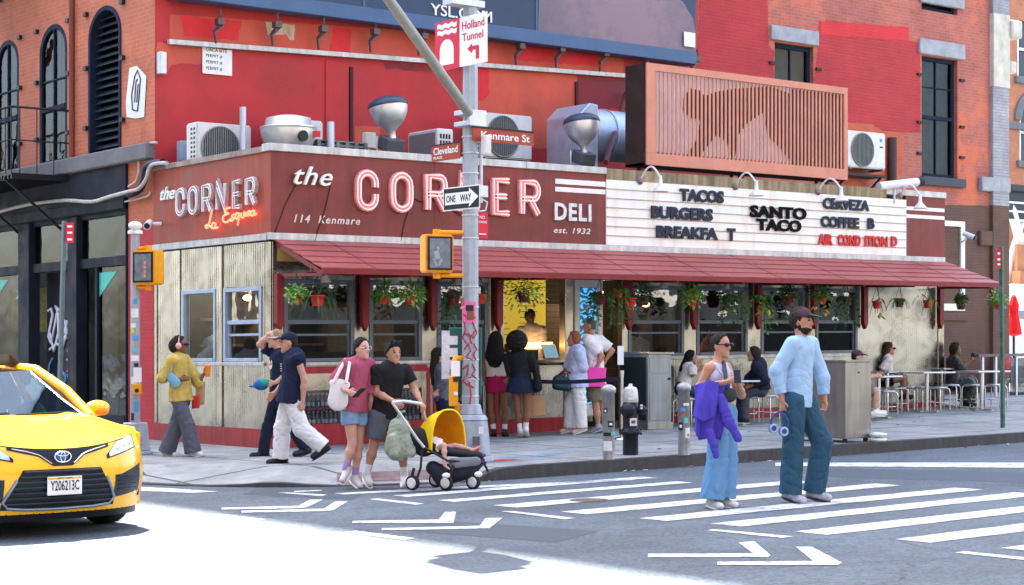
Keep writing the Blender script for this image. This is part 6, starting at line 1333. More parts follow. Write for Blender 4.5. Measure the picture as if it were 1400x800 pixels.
for i, a in enumerate([
 ('bushy bright green plant in a red pot, leftmost of the hanging plants', 405, 411, 'bush', M_LF[1], M_POT, .075, .14),
 ('straggly strap-leaved plant in a bright red pot before the first window', 434, 411, 'strap', M_LF[0], M_POT, .1, .4),
 ('dense green plant in a red pot, left one before the second window', 525, 410, 'bush', M_LF[0], M_POT, .075, .2),
 ('spreading green plant in a red pot, right one before the second window', 561, 411, 'bush', M_LF[1], M_POT, .085, .26),
 ('dark trailing plant in a dark pot just left of the signal pole', 620, 411, 'trail', M_LF[2], M_POTD, .1, .22),
 ('small plant in a red pot just right of the signal pole', 657, 409, 'strap', M_LF[0], M_POT, .09, .2),
 ('large leafy green plant spreading over the service counter', 716, 407, 'bush', M_LF[1], M_POTD, .1, .42),
 ('dark hanging plant with one yellow leaf before the blue tagged door', 820, 410, 'trail', M_LF[2], M_POTD, .1, .28, 1),
 ('trailing green vine hanging left of the third-window post', 846, 402, 'trail', M_LF[0], M_POT, .07, .2),
 ('squat bright red pot with a sparse dark plant right of the tagged door', 861, 414, 'strap', M_LF[2], M_POT, .105, .2),
 ('dark purple bushy plant beside the squat bright red pot', 880, 412, 'bush', M_LF[2], M_POTD, .09, .22),
 ('bright lime green plant in a tapered red pot on a red post', 946, 413, 'bush', M_LF[1], M_POT, .085, .24),
 ('dark trailing plant with an orange leaf above the seated woman in white', 1000, 412, 'trail', M_LF[2], M_POTD, .08, .27, 2),
 ('broad-leaved blue green plant with yellow leaves left of the man\'s cap', 1040, 413, 'trail', M_LF[0], M_POTD, .08, .3, 4),
 ('dark pot with a sparse dark plant directly behind the man\'s cap', 1078, 411, 'bush', M_LF[2], M_POTD, .12, .2),
 ('full leafy plant with yellow leaves right of the man\'s cap', 1124, 411, 'bush', M_LF[0], M_POT, .08, .27, 5),
 ('dark trailing plant in a dark red pot, end of the last window', 1158, 413, 'trail', M_LF[2], M_POTD, .08, .25),
 ('red pot with a spreading stem and yellow leaves on the bare steel panel', 1199, 417, 'strap', M_LF[0], M_POT, .09, .27, 3),
 ('feathery green fern hanging in the middle of the bare steel panel', 1230, 415, 'fern', M_LF[0], M_POTD, .09, .26),
 ('red pot with arching green leaves beside the last red post', 1269, 416, 'strap', M_LF[1], M_POT, .1, .33),
 ('dark red pot with thin sprigs before the white framed window', 1314, 418, 'bush', M_LF[0], M_POTD, .1, .12),
 ('red pot with a bright bush behind the green sign post', 1364, 418, 'bush', M_LF[1], M_POT, .08, .22)]):
    plant(*a[:8], seed=i+11, yellow=a[8] if len(a) > 8 else 0)
# tables and stools of bright steel
M_TOP = mat('table_steel_top', (.55, .56, .57), .3, .8, .1, 6); M_TUBE = mat('chromed_tube', (.62, .63, .64), .2, 1., .08, 9)
def table(label, x, y, w, d, group='steel café tables on the pavement'):
    t = thing('cafe_table', label, 'table', (x, y, .15+walk_rise(x, y)), 0, group)
    m = MB(); m.box(-w/2, w/2, -d/2, d/2, .72, .75); m.build('table_top', M_TOP, t, world=False, bevel=.008)
    m = MB(); m.cyl((0, 0, .03), (0, 0, .72), .035, n=12); m.build('leg', M_TUBE, t, world=False)
    m = MB(); m.box(-.25, .25, -.035, .035, .0, .03); m.box(-.035, .035, -.25, .25, .004, .034); m.build('foot', M_TUBE, t, world=False); return t
tq = lambda px, py: at(px, py, .15)
q = tq(1201, 572); table('steel café table just right of the tall kerb cabinet', q.x, q.y, .6, .6); q = tq(1213, 563); table('steel café table before the seated woman in the white tee', q.x, q.y, .6, .55)
q = tq(1267, 564); table('steel café table between the two seated women, nearest the kerb', q.x, q.y, .95, .6); qj = tq(1288, 556); table('steel café table with a glass of yellow juice on it', qj.x, qj.y, .6, .55); q = tq(1342, 562); table('steel café table right of the woman in the black floral dress', q.x, q.y, 1.0, .6)
q = tq(1003, 582); table('steel café table behind the woman with the phone', q.x, q.y, .7, .55)
def stool(label, x, y, rz=0., first=[None]):
    if first[0]: return copy_thing(first[0], (x, y, .15+walk_rise(x, y)), rz, label)
    t = thing('stool', label, 'stool', (x, y, .15+walk_rise(x, y)), rz, 'chromed tube stools around the tables'); first[0] = t; s = .16
    m = MB(); m.lathe([(.165, .43), (.175, .438), (.175, .452), (.16, .46), (.02, .463)], n=24); m.build('seat', M_TOP, t, world=False)
    for sx, sy in ((1, 0), (0, 1)):
        P = [Vector((s*(sx-sy*.0)+sy*s*0-0, 0, 0))]
        a = Vector((s, s, 0)) if sx else Vector((s, -s, 0))
        for k in (-1, 1):
            m = MB(); b = a*k; m.tube([b, b+Vector((0, 0, .36)), b*.96+Vector((0, 0, .41)), b*.82+Vector((0, 0, .428)), b*.3+Vector((0, 0, .428))], .0125, n=8); m.build('leg', M_TUBE, t, world=False)
    m = MB(); m.tube([Vector((s*math.cos(a)*1.25, s*math.sin(a)*1.25, .17)) for a in [2*math.pi*i/20 for i in range(20)]], .007, n=5, closed=True); m.build('foot_ring', M_TUBE, t, world=False)
    return t
for lab, px, py, rz in (('tube stool at the front of the table right of the tall cabinet', 1210, 569, .1), ('tube stool half behind the one right of the tall cabinet', 1226, 564, .3), ('tube stool under the knees of the woman in the white tee', 1240, 562, .5), ('tube stool left of the kerbside table leg', 1256, 562, .2), ('tube stool with its legs just right of the kerbside table leg', 1282, 563, .1), ('tube stool under the black floral dress, left side', 1299, 559, .4), ('tube stool just left of the right-hand table leg', 1331, 559, .15), ('tube stool beside the green sign post', 1361, 559, .2),
        ('tube stool under the man in the dark jacket, left of the pair', 1019, 579, .1), ('tube stool under the man in the dark jacket, right of the pair', 1048, 577, .25), ('tube stool under the woman in white by the host stand', 938, 582, .4), ('tube stool under the seated person in a cap behind the tall cabinet', 1184, 572, .1), ('tube stool against the bare steel panel', 1249, 553, .2)):
    q = at(px, py, .15); stool(lab, q.x, q.y, rz)
t = thing('juice_glass', 'glass of yellow juice on the far steel table', 'glass', (qj.x+.12, qj.y-.05, qj.z+.752))
m = MB(); m.lathe([(.035, 0), (.045, .14), (.043, .14), (.033, .01)], n=16); m.build('tumbler', glass_mat('tumbler_glass', (.9, .9, .85), .6, 0), t, world=False)
m = MB(); m.lathe([(.032, .01), (.04, .11)], n=16); m.build('juice', mat('yellow_juice', (.75, .5, .03), .3), t, world=False)
# terrace screen, parasol and chair past the corner
YT = 1.9; tx0 = xf(1336, YT); TB = thing('terrace_railing', 'grey terrace railing with a dark panel at the right edge', 'railing', (tx0, YT, .15)); SHEARED.add(TB); zt = onY(1360, 484, YT)[1]
m = MB(); m.box(tx0, tx0+4.5, YT-.04, YT+.04, zt-.06, zt); m.build('top_rail', mat('dark_grey_rail', (.1, .1, .115), .5, .3), TB)
for px in (1343, 1361, 1389): x = xf(px, YT); m = MB(); m.box(x-.03, x+.03, YT-.025, YT+.025, .15, zt-.06); m.build('post', M_GALD, TB)
x = xf(1381, YT); m = MB(); m.box(x, x+3, YT-.01, YT+.01, .3, zt-.1); m.build('panel', glass_mat('smoked_panel', (.3, .32, .34), .6, .05), TB)
m = MB(); x = xf(1352, YT+.1); m.box(x, x+4, YT-.15, YT+1.2, .15, .24); m.build('platform', M_BLACK, TB)
q = at_d(1386, 430, 42.5); t = thing('parasol', 'folded bright red parasol on a black pole beyond the brown corner', 'parasol', (q.x, q.y, .15))
zf0 = at_d(1386, 457, 42.5).z; zf1 = at_d(1386, 406, 42.5).z
m = MB(); m.cyl((0, 0, 0), (0, 0, zf1-.15), .03); m.build('pole', M_BLACK, t, world=False)
m = MB(); m.lathe([(.05, zf0-.05-.15), (.2, zf0-.15), (.15, zf0+.3-.15), (.11, zf0+.5-.15), (.13, zf0+.7-.15), (.06, zf1-.15), (.02, zf1-.1)], n=9, smooth=False); m.build('canopy', mat('red_canvas', (.55, .012, .018), .8, 0, .15, 8), t, world=False)
q = at_d(1391, 545, 40.5); t = thing('cafe_chair', 'red and white woven café chair behind the railing', 'chair', (q.x, q.y, .2))
m = MB(); m.ell((0, 0, .45), .25, .25, .04); m.build('seat', M_WHITE, t, world=False)
m = MB(); m.tube([(-.24, .2, .45), (-.24, .25, .8), (-.12, .27, .97), (.12, .27, .97), (.24, .25, .8), (.24, .2, .45)], .03, n=8); m.ell((0, .26, .75), .2, .03, .17); m.build('backrest', mat('red_lacquer', (.45, .02, .03), .4), t, world=False)
for sx in (-1, 1):
    for sy in (-1, 1): m = MB(); m.cyl((sx*.18, sy*.18, .44), (sx*.22, sy*.22, 0), .016); m.build('leg', M_WHITE, t, world=False)
r = random.Random(21); m = MB()
for i in range(90):
    x = r.uniform(-1, 16); y = r.choice((r.uniform(-5.55, -5.32), r.uniform(-5.55, -5.32), r.uniform(-4.8, -.3))); z = .006 if y < -5.3 else .155+walk_rise(x, y); a = r.uniform(0, 6.28); L = r.uniform(.015, .05); u = Vector((math.cos(a), math.sin(a), r.uniform(-.1, .3)))*L; v = Vector((-math.sin(a), math.cos(a), r.uniform(0, .3)))*L*r.uniform(.3, .9); c = Vector((x, y, z+.012))
    m.m = r.randrange(3); m.quad(c-u, c-v, c+u, c+v)
o = m.build('litter', [mat('litter_paper', (.5, .48, .44), .8), mat('litter_leaf', (.2, .12, .05), .9), mat('litter_dark', (.04, .04, .04), .8)]); tag(o, 'scraps of paper and dry leaves in the gutter and on the pavement', 'litter', None, 'stuff'); SHEARED.add(o)
# ------------------------------------------------------------------ the yellow taxi
M_TAXI = mat('taxi_yellow', (.88, .46, .012), .28, 0, .02, 3, coat=.8); M_TBLK = mat('gloss_black_trim', (.012, .013, .016), .25); M_TGRL = mat('dark_blue_grille', (.03, .04, .055), .35, .3); M_TYRE = mat('tyre_rubber', (.02, .02, .02), .8, 0, .2, 20, .3, 60); M_RIM = mat('alloy_rim', (.4, .41, .42), .3, .9)
M_CHRM = mat('chrome_trim', (.7, .72, .75), .12, 1., 0)
TX = thing('taxi', 'yellow taxi sedan nosing into the junction at the left edge', 'taxi', (-6.56, -7.5, 0))
def yfr(u, z):
    a = abs(u)/.92; y = .06*a*a+.3*a**4
    if z > .56: y += .9*(z-.56)**1.6
    if z < .45: y += .35*(.45-z)
    return y
def zlip(u): return .755+.085*(abs(u)/.72)**2 if abs(u) < .72 else .84+.1*(abs(u)-.72)/.2*.5
def drape(mb, u0, u1, zl, zu, n=24, m=6, off=.004):
    V = []
    for i in range(n+1):
        u = u0+(u1-u0)*i/n; a, b = zl(u), zu(u)
        for j in range(m+1): z = a+(b-a)*j/m; V.append((u, yfr(u, z)-off, z))
    F = [(i*(m+1)+j, (i+1)*(m+1)+j, (i+1)*(m+1)+j+1, i*(m+1)+j+1) for i in range(n) for j in range(m)]
    return mb.add(V, F, True)
U = .915
m = MB(); drape(m, -U, U, lambda u: .21, zlip, 46, 14, 0.)
n, k = 46, 10; V = []                                  # bonnet and wing tops
for i in range(n+1):
    u = -U+2*U*i/n; a = abs(u)/U; z0 = zlip(u); y0 = yfr(u, z0)
    for j in range(k+1):
        t = j/k; y = y0+(1.18-.02*a-y0)*t; zb_ = 1.0-.12*max(0, a-.78)**1.3*5; z = z0+(zb_-z0)*(1-(1-t)**1.75)
        z += .018*math.exp(-((a-.62)/.07)**2)*t; V.append((u*(1-.02*t), y, z))
m.add(V, [(i*(k+1)+j, (i+1)*(k+1)+j, (i+1)*(k+1)+j+1, i*(k+1)+j+1) for i in range(n) for j in range(k)], True)
def arch(yc, r_, n=14): return [(yc-r_*math.cos(math.pi*i/n), .34+r_*math.sin(math.pi*i/n)) for i in range(n+1)]
side = [(.41, .21), (.56, .2)]+arch(.95, .38)+[(1.4, .17), (3.35, .17)]+arch(3.77, .38)+[(4.3, .22), (4.85, .35), (4.88, .75), (4.75, .98), (4.2, 1.0), (3.0, .97), (1.5, .95), (1.18, .9), (.41, .845)]
for s in (-1, 1):
    m.prism([(s*.92, y, z) for y, z in side], (-s*.03, 0, 0))
m.box(-.9, .9, 4.86, 4.89, .3, .98); m.box(-.9, .9, 3.95, 4.86, .96, 1.0)
V = []; n, k = 16, 12                                  # roof
for i in range(n+1):
    u = -.6+1.2*i/n
    for j in range(k+1):
        t = j/k; V.append((u*(1+.06*math.sin(t*3.14)), 1.95+1.75*t, 1.405+.035*math.sin(.5+t*2.2)-.09*abs(u/.6)**3*.5))
m.add(V, [(i*(k+1)+j, (i+1)*(k+1)+j, (i+1)*(k+1)+j+1, i*(k+1)+j+1) for i in range(n) for j in range(k)], True)
for s in (-1, 1):
    m.tube([(s*.78, 1.12, .97), (s*.72, 1.5, 1.2), (s*.61, 1.95, 1.395), (s*.62, 2.8, 1.42), (s*.62, 3.6, 1.37), (s*.74, 4.3, 1.0)], .045, n=8); m.beam((s*.86, 2.55, .95), (s*.64, 2.6, 1.4), .08, .05)
m.build('body', M_TAXI, TX, world=False)
m = MB(); drape(m, -.64, .64, lambda u: zlip(u)-.012, lambda u: zlip(u)-.004, 30, 1, .003); m.build('bonnet_gap', M_TBLK, TX, world=False)
g = MB(); g.quad((-.76, 1.13, .985), (.76, 1.13, .985), (.6, 1.95, 1.39), (-.6, 1.95, 1.39)); g.build('windscreen', glass_mat('windscreen_glass', (.45, .56, .58), 2.6, .02), TX, world=False)
g = MB(); g.quad((-.6, 3.65, 1.37), (.6, 3.65, 1.37), (.72, 4.25, 1.0), (-.72, 4.25, 1.0))
g.build('rear_window', M_GLASS2, TX, world=False)
for s in (-1, 1): g = MB(); g.quad((s*.87, 1.5, .95), (s*.87, 4.0, .98), (s*.63, 3.5, 1.38), (s*.63, 2.0, 1.39)); g.build('side_window', M_GLASS2, TX, world=False)
m = MB(); m.box(-.85, .85, 1.2, 1.6, .6, .95); m.box(-.85, .85, 1.0, 4.2, .2, .3); m.ell((.42, 1.62, .95), .16, .03, .16)
for s in (-.38, .38): m.box(s-.24, s+.24, 2.3, 2.5, .4, 1.12); m.ell((s, 2.42, 1.22), .13, .06, .1)
m.build('cabin_interior', mat('grey_cabin', (.12, .13, .14), .7), TX, world=False)
m = MB(); m.box(-.3, .1, 1.17, 1.3, .955, .96); m.build('dashboard_papers', M_WHITE, TX, world=False)
m = MB(); m.tube([(-.6, 1.11, 1.0), (.0, 1.13, 1.015), (.02, 1.2, 1.04)], .012, n=5); m.tube([(.05, 1.1, 1.0), (.65, 1.14, 1.015)], .012, n=5); m.box(-.78, .78, 1.09, 1.13, .975, .99); m.build('wiper', M_TBLK, TX, world=False)
# upper grille and badge
def ug_l(u): a = abs(u); return .61 if a < .09 else (.61+(a-.09)/.12*.085 if a < .21 else .695+(a-.21)/.24*.055)
m = MB(); drape(m, -.46, .46, ug_l, lambda u: zlip(u)-.012, 46, 4, .006); m.build('upper_grille', M_TBLK, TX, world=False)
m = MB()
for s in (-1, 1): m.tube([(s*u, yfr(u, z)-.012, z) for u, z in ((.1, .63), (.2, .705), (.3, .735), (.42, .76))], .006, n=5)
m.build('grille_trim', M_RIM, TX, world=False)
m = MB(); cz = .685; yb = -.022
m.lathe([(.001, .0), (.5, 0), (.5, .012), (.001, .02)], n=36)
em = m; V = [(x*.158/1., yfr(0, cz)+yb+.012-z, cz+y*.102) for x, y, z in em.v]; em.v = V; em.build('badge', mat('badge_deep_blue', (.02, .12, .32), .2, .4, 0, coat=.6), TX, world=False)
m = MB(); yy = yfr(0, cz)+yb-.006
def ering(rx, rz, cx, cz_, r_): m.tube([(cx+rx*math.cos(2*math.pi*i/28), yy, cz_+rz*math.sin(2*math.pi*i/28)) for i in range(28)], r_, n=6, closed=True)
ering(.072, .046, 0, cz, .0065); ering(.022, .04, 0, cz-.002, .0055); ering(.05, .017, 0, cz+.024, .0055); m.build('badge_ovals', M_CHRM, TX, world=False)
# headlights
for s in (-1, 1):
    hl = lambda u: .662+.075*min(1, max(0, (abs(u)-.42)/.34)); hu = lambda u: min(zlip(u)-.014, .668+.85*max(0, abs(u)-.41))
    m = MB(); a, b = (.42, .79) if s > 0 else (-.79, -.42); drape(m, a, b, lambda u: hl(u)-.012, lambda u: hu(u)+.005, 18, 3, .004); o = m.build('headlight', M_TBLK, TX, world=False)
    m = MB(); a, b = (.45, .77) if s > 0 else (-.77, -.45); drape(m, a, b, hl, hu, 18, 3, .010); m.build('lens', mat('headlamp_lens', (.62, .66, .7), .12, .6, .5, 25), o, world=False)
    m = MB()
    for k in (.54, .62, .69): u = s*k; z = (hl(u)+hu(u))/2; m.ell((u, yfr(u, z)-.012, z), .026, .012, .02)
    m.build('lamp_bulb', M_CHRM, o, world=False)
# lower grille, pockets, lip
def lg(z): t = (.585-z)/.335; return .35+.16*min(1, t*1.15)
m = MB(); V = []; n, k = 30, 14
for j in range(k+1):
    z = .25+.335*j/k
    for i in range(n+1): u = -lg(z)+2*lg(z)*i/n; V.append((u, yfr(u, z)-.004, z))
m.add(V, [(j*(n+1)+i, j*(n+1)+i+1, (j+1)*(n+1)+i+1, (j+1)*(n+1)+i) for j in range(k) for i in range(n)], True); lgo = m.build('lower_grille', M_TBLK, TX, world=False)
m = MB()
for z in (.30, .345, .39, .435, .48, .525, .568):
    q = lg(z)-.015; m.tube([(u, yfr(u, z)-.012, z) for u in [-q+2*q*i/24 for i in range(25)]], .011, n=6)
m.build('grille_bars', M_TGRL, lgo, world=False)
m = MB(); pts = [(-lg(z)-.005, z) for z in (.5, .4, .32)]+[(-.46, .265), (-.3, .25), (0, .245), (.3, .25), (.46, .265)]+[(lg(z)+.005, z) for z in (.32, .4, .5)]; m.tube([(u, yfr(u, z)-.015, z) for u, z in pts], .014, n=6); m.build('grille_surround', mat('steel_blue_trim', (.2, .26, .34), .3, .7), lgo, world=False)
for s in (-1, 1):
    m = MB(); zl = lambda u: .315+.03*(abs(u)-.53)/.25; zu = lambda u: .51+.06*max(0, abs(u)-.56)/.2; a, b = (.50, .83) if s > 0 else (-.83, -.50); drape(m, a, b, zl, zu, 14, 4, .005); o = m.build('bumper_pocket', M_TGRL, TX, world=False)
    m = MB()
    for z in (.38, .42, .46, .5): m.tube([(s*u, yfr(u, z)-.011, z) for u in (.53, .6, .68, .76)], .006, n=5)
    m.build('pocket_slat', M_TBLK, o, world=False)
m = MB(); drape(m, -.85, .85, lambda u: .15, lambda u: .215, 30, 2, .0); m.build('under_spoiler', M_TBLK, TX, world=False)
# number plate
m = MB(); m.obox((-.0, -.028, .445), (.155, 0, 0), (0, .006, 0), (0, 0, .078)); np_ = m.build('number_plate', mat('plate_white', (.7, .69, .66), .4), TX, world=False, bevel=.004)
m = MB(); m.box(-.15, .15, -.0355, -.0345, .5, .516); m.build('plate_band', mat('plate_gold', (.65, .4, .1), .5), np_, world=False)
m = MB(); lettering(m, 'Y206213C', (-.128, -.0345, .405), (1, 0, 0), (0, 0, 1), .256, .085, .002, bold=.012); lettering(m, 'NEW YORK', (-.07, -.0365, .503), (1, 0, 0), (0, 0, 1), .14, .012, .001); m.build('plate_lettering', mat('plate_ink', (.02, .02, .04), .4), np_, world=False)
# wheels, mirrors, roof light
for sx, yc in ((-1, .95), (1, .95), (-1, 3.77), (1, 3.77)):
    c = Vector((sx*.83, yc, .34)); ax = Vector((1, .12 if yc < 2 else 0, 0)).normalized()
    m = MB(); m.lathe([(.22, -.11), (.31, -.115), (.335, -.09), (.34, -.05), (.34, .05), (.335, .09), (.31, .115), (.22, .11)], c, ax, n=36); w = m.build('wheel', M_TYRE, TX, world=False)
    m = MB(); m.lathe([(.225, .06*sx), (.225, .1*sx), (.05, .08*sx), (.02, .085*sx)], c, ax, n=24); m.build('rim', M_RIM, w, world=False)
    m = MB(); m.lathe([(.37, -.16), (.37, .1)], c, (1, 0, 0), n=20); m.build('wheel_arch', M_TBLK, TX, world=False) if False else None
m = MB(); m.box(-.85, .85, .3, 1.35, .3, .6); m.box(-.7, .7, .5, 4.4, .18, .3); m.build('underbody', M_TBLK, TX, world=False)
for s in (-1, 1):
    m = MB(); m.ell((s*1.03, 1.5, 1.03), .125, .075, .075); m.beam((s*.86, 1.55, .96), (s*.97, 1.52, 1.0), .06, .04); o = m.build('mirror', M_TAXI, TX, world=False)
    m = MB(); m.ell((s*1.05, 1.452, 1.0), .075, .04, .04); m.build('indicator', mat('amber_indicator', (.85, .22, .0), .3), o, world=False)
m = MB(); m.box(-.42, .42, 2.35, 2.6, 1.45, 1.6); m.build('roof_light', mat('roof_light_amber', (.55, .2, .05), .35, 0, .3, 8), TX, world=False, bevel=.03)
m = MB(); m.box(-.55, .55, 2.3, 2.66, 1.43, 1.455); m.prism([(.5, 2.3, 1.45), (.62, 2.3, 1.43), (.5, 2.3, 1.54)], (0, .3, 0)); m.build('roof_rack', M_TBLK, TX, world=False)
# ------------------------------------------------------------------ people: bodies and clothes grown as smooth implicit surfaces
def V3(*a): return np.array(a if len(a) == 3 else a[0], dtype=np.float32)
RRv = V3(RX, RY, 0); FFv = V3(FX, FY, 0); ZZ = V3(0, 0, 1)
def unit(v): n = np.linalg.norm(v); return v/n if n > 1e-9 else v
def cone(a, b, ra, rb, sq=None, clip=()): return ('c', V3(a), V3(b), ra, rb, sq, clip)
def elli(c, r, M=None, clip=()): return ('e', V3(c), V3(r), M, clip)
def prim_d(p, X, Y, Z):
    if p[0] == 'c':
        _, a, b, ra, rb, sq, clip = p; ab = b-a; L2 = float(ab@ab)+1e-9
        x, y, z = X-a[0], Y-a[1], Z-a[2]
        if sq is not None:
            n, s = sq; dn = (x*n[0]+y*n[1]+z*n[2])*(1/s-1); abn = float(ab@n)*(1/s-1); x, y, z = x+n[0]*dn, y+n[1]*dn, z+n[2]*dn; ab = ab+n*abn; L2 = float(ab@ab)+1e-9
        t = np.clip((x*ab[0]+y*ab[1]+z*ab[2])/L2, 0, 1)
        d = np.sqrt((x-t*ab[0])**2+(y-t*ab[1])**2+(z-t*ab[2])**2)-(ra+(rb-ra)*t)
    else:
        _, c, r, M, clip = p; x, y, z = X-c[0], Y-c[1], Z-c[2]
        if M is not None: x, y, z = (x*M[0][0]+y*M[0][1]+z*M[0][2], x*M[1][0]+y*M[1][1]+z*M[1][2], x*M[2][0]+y*M[2][1]+z*M[2][2])
        k0 = np.sqrt((x/r[0])**2+(y/r[1])**2+(z/r[2])**2); k1 = np.sqrt((x/r[0]**2)**2+(y/r[1]**2)**2+(z/r[2]**2)**2)+1e-6
        d = k0*(k0-1)/k1
    for q, n in clip: d = np.maximum(d, (X-q[0])*n[0]+(Y-q[1])*n[1]+(Z-q[2])*n[2])
    return d
def bounds(p):
    if p[0] == 'c': r = max(p[3], p[4]); return np.minimum(p[1], p[2])-r, np.maximum(p[1], p[2])+r
    r = float(max(p[2])); return p[1]-r, p[1]+r
def nets(F, org, h):
    S_ = F < 0; nx, ny, nz = F.shape
    C = [(i, j, k) for i in (0, 1) for j in (0, 1) for k in (0, 1)]
    sl = lambda A, c: A[c[0]:nx-1+c[0], c[1]:ny-1+c[1], c[2]:nz-1+c[2]]
    cnt = sum(sl(S_, c).astype(np.int8) for c in C); act = (cnt > 0) & (cnt < 8)
    ids = np.full(act.shape, -1, np.int64); I = np.argwhere(act); ids[act] = np.arange(len(I))
    if not len(I): return np.zeros((0, 3)), []
    P = np.zeros((len(I), 3)); N = np.zeros(len(I))
    for a in C:
        for ax in range(3):
            if a[ax]: continue
            b = list(a); b[ax] = 1; va = sl(F, a)[act]; vb = sl(F, tuple(b))[act]; m = (va < 0) != (vb < 0)
            t = np.where(m, va/np.where(m, va-vb, 1), 0)
            q = np.array(a, float)[None].repeat(len(I), 0); q[:, ax] += t; P += q*m[:, None]; N += m
    P = (I+P/N[:, None])*h+org
    Q = []
    for ax in range(3):
        o = [1, 1, 1]; o[ax] = 0; A = S_[tuple(slice(o_, None) for o_ in o)]; 
        e0 = [slice(1, -1)]*3; e0[ax] = slice(0, -1); e1 = [slice(1, -1)]*3; e1[ax] = slice(1, None)
        s0, s1 = S_[tuple(e0)], S_[tuple(e1)]; ch = np.argwhere(s0 != s1)
        if not len(ch): continue
        g = ch+np.array([1 if k != ax else 0 for k in range(3)]); u, w = (ax+1) % 3, (ax+2) % 3
        def cell(du, dw): c = g.copy(); c[:, u] -= du; c[:, w] -= dw; return ids[c[:, 0], c[:, 1], c[:, 2]]
        q = np.stack([cell(1, 1), cell(0, 1), cell(0, 0), cell(1, 0)], 1); f = ~s0[tuple(ch.T)]
        q[f] = q[f][:, ::-1]; Q.append(q)
    Q = np.concatenate(Q); Q = Q[(Q >= 0).all(1)]
    return P, Q
def grow(prims, h=.01, k=.02, folds=0., ff=16., seed=0, clip=(), smooth=1):
    B = [bounds(p) for p in prims]; lo = np.min([b[0] for b in B], 0)-3*h-folds; hi = np.max([b[1] for b in B], 0)+3*h+folds
    n = np.ceil((hi-lo)/h).astype(int)+1; F = np.full(n, .5, np.float32)
    ax = [lo[i]+h*np.arange(n[i], dtype=np.float32) for i in range(3)]
    for p, (a, b) in zip(prims, B):
        i0 = np.maximum(0, np.floor((a-k-2*h-lo)/h).astype(int)); i1 = np.minimum(n, np.ceil((b+k+2*h-lo)/h).astype(int)+1)
        s = tuple(slice(i0[i], i1[i]) for i in range(3)); X, Y, Z = np.meshgrid(ax[0][s[0]], ax[1][s[1]], ax[2][s[2]], indexing='ij', sparse=True)
        d = prim_d(p, X, Y, Z); f = F[s]; w = np.clip(.5+.5*(d-f)/k, 0, 1); F[s] = d+(f-d)*w-k*w*(1-w)
    X, Y, Z = np.meshgrid(*ax, indexing='ij', sparse=True)
    if folds:
        r = random.Random(seed); N = 0
        for i in range(6):
            d = unit(V3(r.gauss(0, 1), r.gauss(0, 1), r.gauss(0, 1.0))); f = ff*r.uniform(.6, 2.2); ph = r.uniform(0, 6.28)
            d2 = unit(V3(r.gauss(0, 1), r.gauss(0, 1), r.gauss(0, 1)))
            w_ = np.sin((X*d[0]+Y*d[1]+Z*d[2])*f+ph+1.8*np.sin((X*d2[0]+Y*d2[1]+Z*d2[2])*f*.5+ph*2))
            N = N+(1.9*(1-np.abs(w_))**3-.25)*(np.sin((X*d2[1]+Y*d2[2]+Z*d2[0])*9+ph*3)*.5+.5)
        F += (folds*.5)*N
    for q, nn in clip: F = np.maximum(F, (X-q[0])*nn[0]+(Y-q[1])*nn[1]+(Z-q[2])*nn[2])
    F[[0, -1]] = .1; F[:, [0, -1]] = .1; F[:, :, [0, -1]] = .1
    P, Q = nets(F, lo, h)
    for _ in range(smooth):
        if not len(P): break
        A = np.zeros_like(P); c = np.zeros(len(P))
        for i in range(4): np.add.at(A, Q[:, i], P[Q[:, (i+1) % 4]]+P[Q[:, (i+3) % 4]]); np.add.at(c, Q[:, i], 2)
        P = P*.4+.6*A/np.maximum(c, 1)[:, None]
    return P, Q
def mesh_of(name, parts, mt, parent):
    V = []; F = []; o0 = np.array(root_of(parent).location) if parent else 0
    for P, Q in parts:
        if not len(P): continue
        F += [tuple(int(i)+len(V) for i in q) for q in Q]; V += [tuple(p-o0) for p in P]
    me = bpy.data.meshes.new(name); me.from_pydata(V, [], F); me.materials.append(mt); me.polygons.foreach_set('use_smooth', [True]*len(F)); me.update()
    o = bpy.data.objects.new(name, me); COL.objects.link(o)
    if parent: o.parent = parent
    return o
def hand(w, h, palm, s, side, curl=.7, grip=False):
    """palm and five fingers: wrist w, hand direction to h, palm facing 'palm'"""
    d = unit(h-w); n = unit(palm-d*(palm@d)); sd = np.cross(d, n)*side; P = []
    P.append(cone(w-d*.03, w+d*.015, .026*s, .026*s)); P.append(cone(w+d*.015, w+d*.075*s, .028*s, .036*s, (n, .5)))
    for i, (o, L) in enumerate(((-.027, .062), (-.009, .072), (.009, .068), (.026, .052))):
        b = w+d*.08*s+sd*o*s; c1 = curl*(1.2 if grip else 1); d1 = unit(d*math.cos(c1*.8)+n*math.sin(c1*.8)); d2 = unit(d*math.cos(c1*1.9)+n*math.sin(c1*1.9))
        m_ = b+d1*L*.5*s; P += [cone(b-d*.01, m_, .0095*s, .009*s), cone(m_, m_+d2*L*.5*s, .0088*s, .0075*s)]
    b = w+d*.03*s-sd*.026*s; m_ = b+unit(d*.7-sd*.7+n*.3)*.035*s; P += [cone(b, m_, .0125*s, .0105*s), cone(m_, m_+unit(d*.9+n*.5)*.03*s, .010*s, .008*s)]
    return grow(P, .0052, .007, smooth=1)
M_SKIN = {k: mat('skin_'+k, c, .5, 0, .08, 14, .08, 150) for k, c in dict(fair=(.54, .31, .23), light=(.49, .27, .19), tan=(.42, .215, .135), brown=(.2, .09, .05), deep=(.08, .038, .025), rosy=(.47, .2, .13)).items()}
M_HAIR = {k: mat('hair_'+k, c, .7, 0, .35, 40, 1., 160, spec=.2) for k, c in dict(black=(.012, .011, .012), dark=(.022, .014, .01), brown=(.06, .03, .018), ginger=(.24, .075, .028), grey=(.09, .09, .095), blond=(.28, .2, .12)).items()}
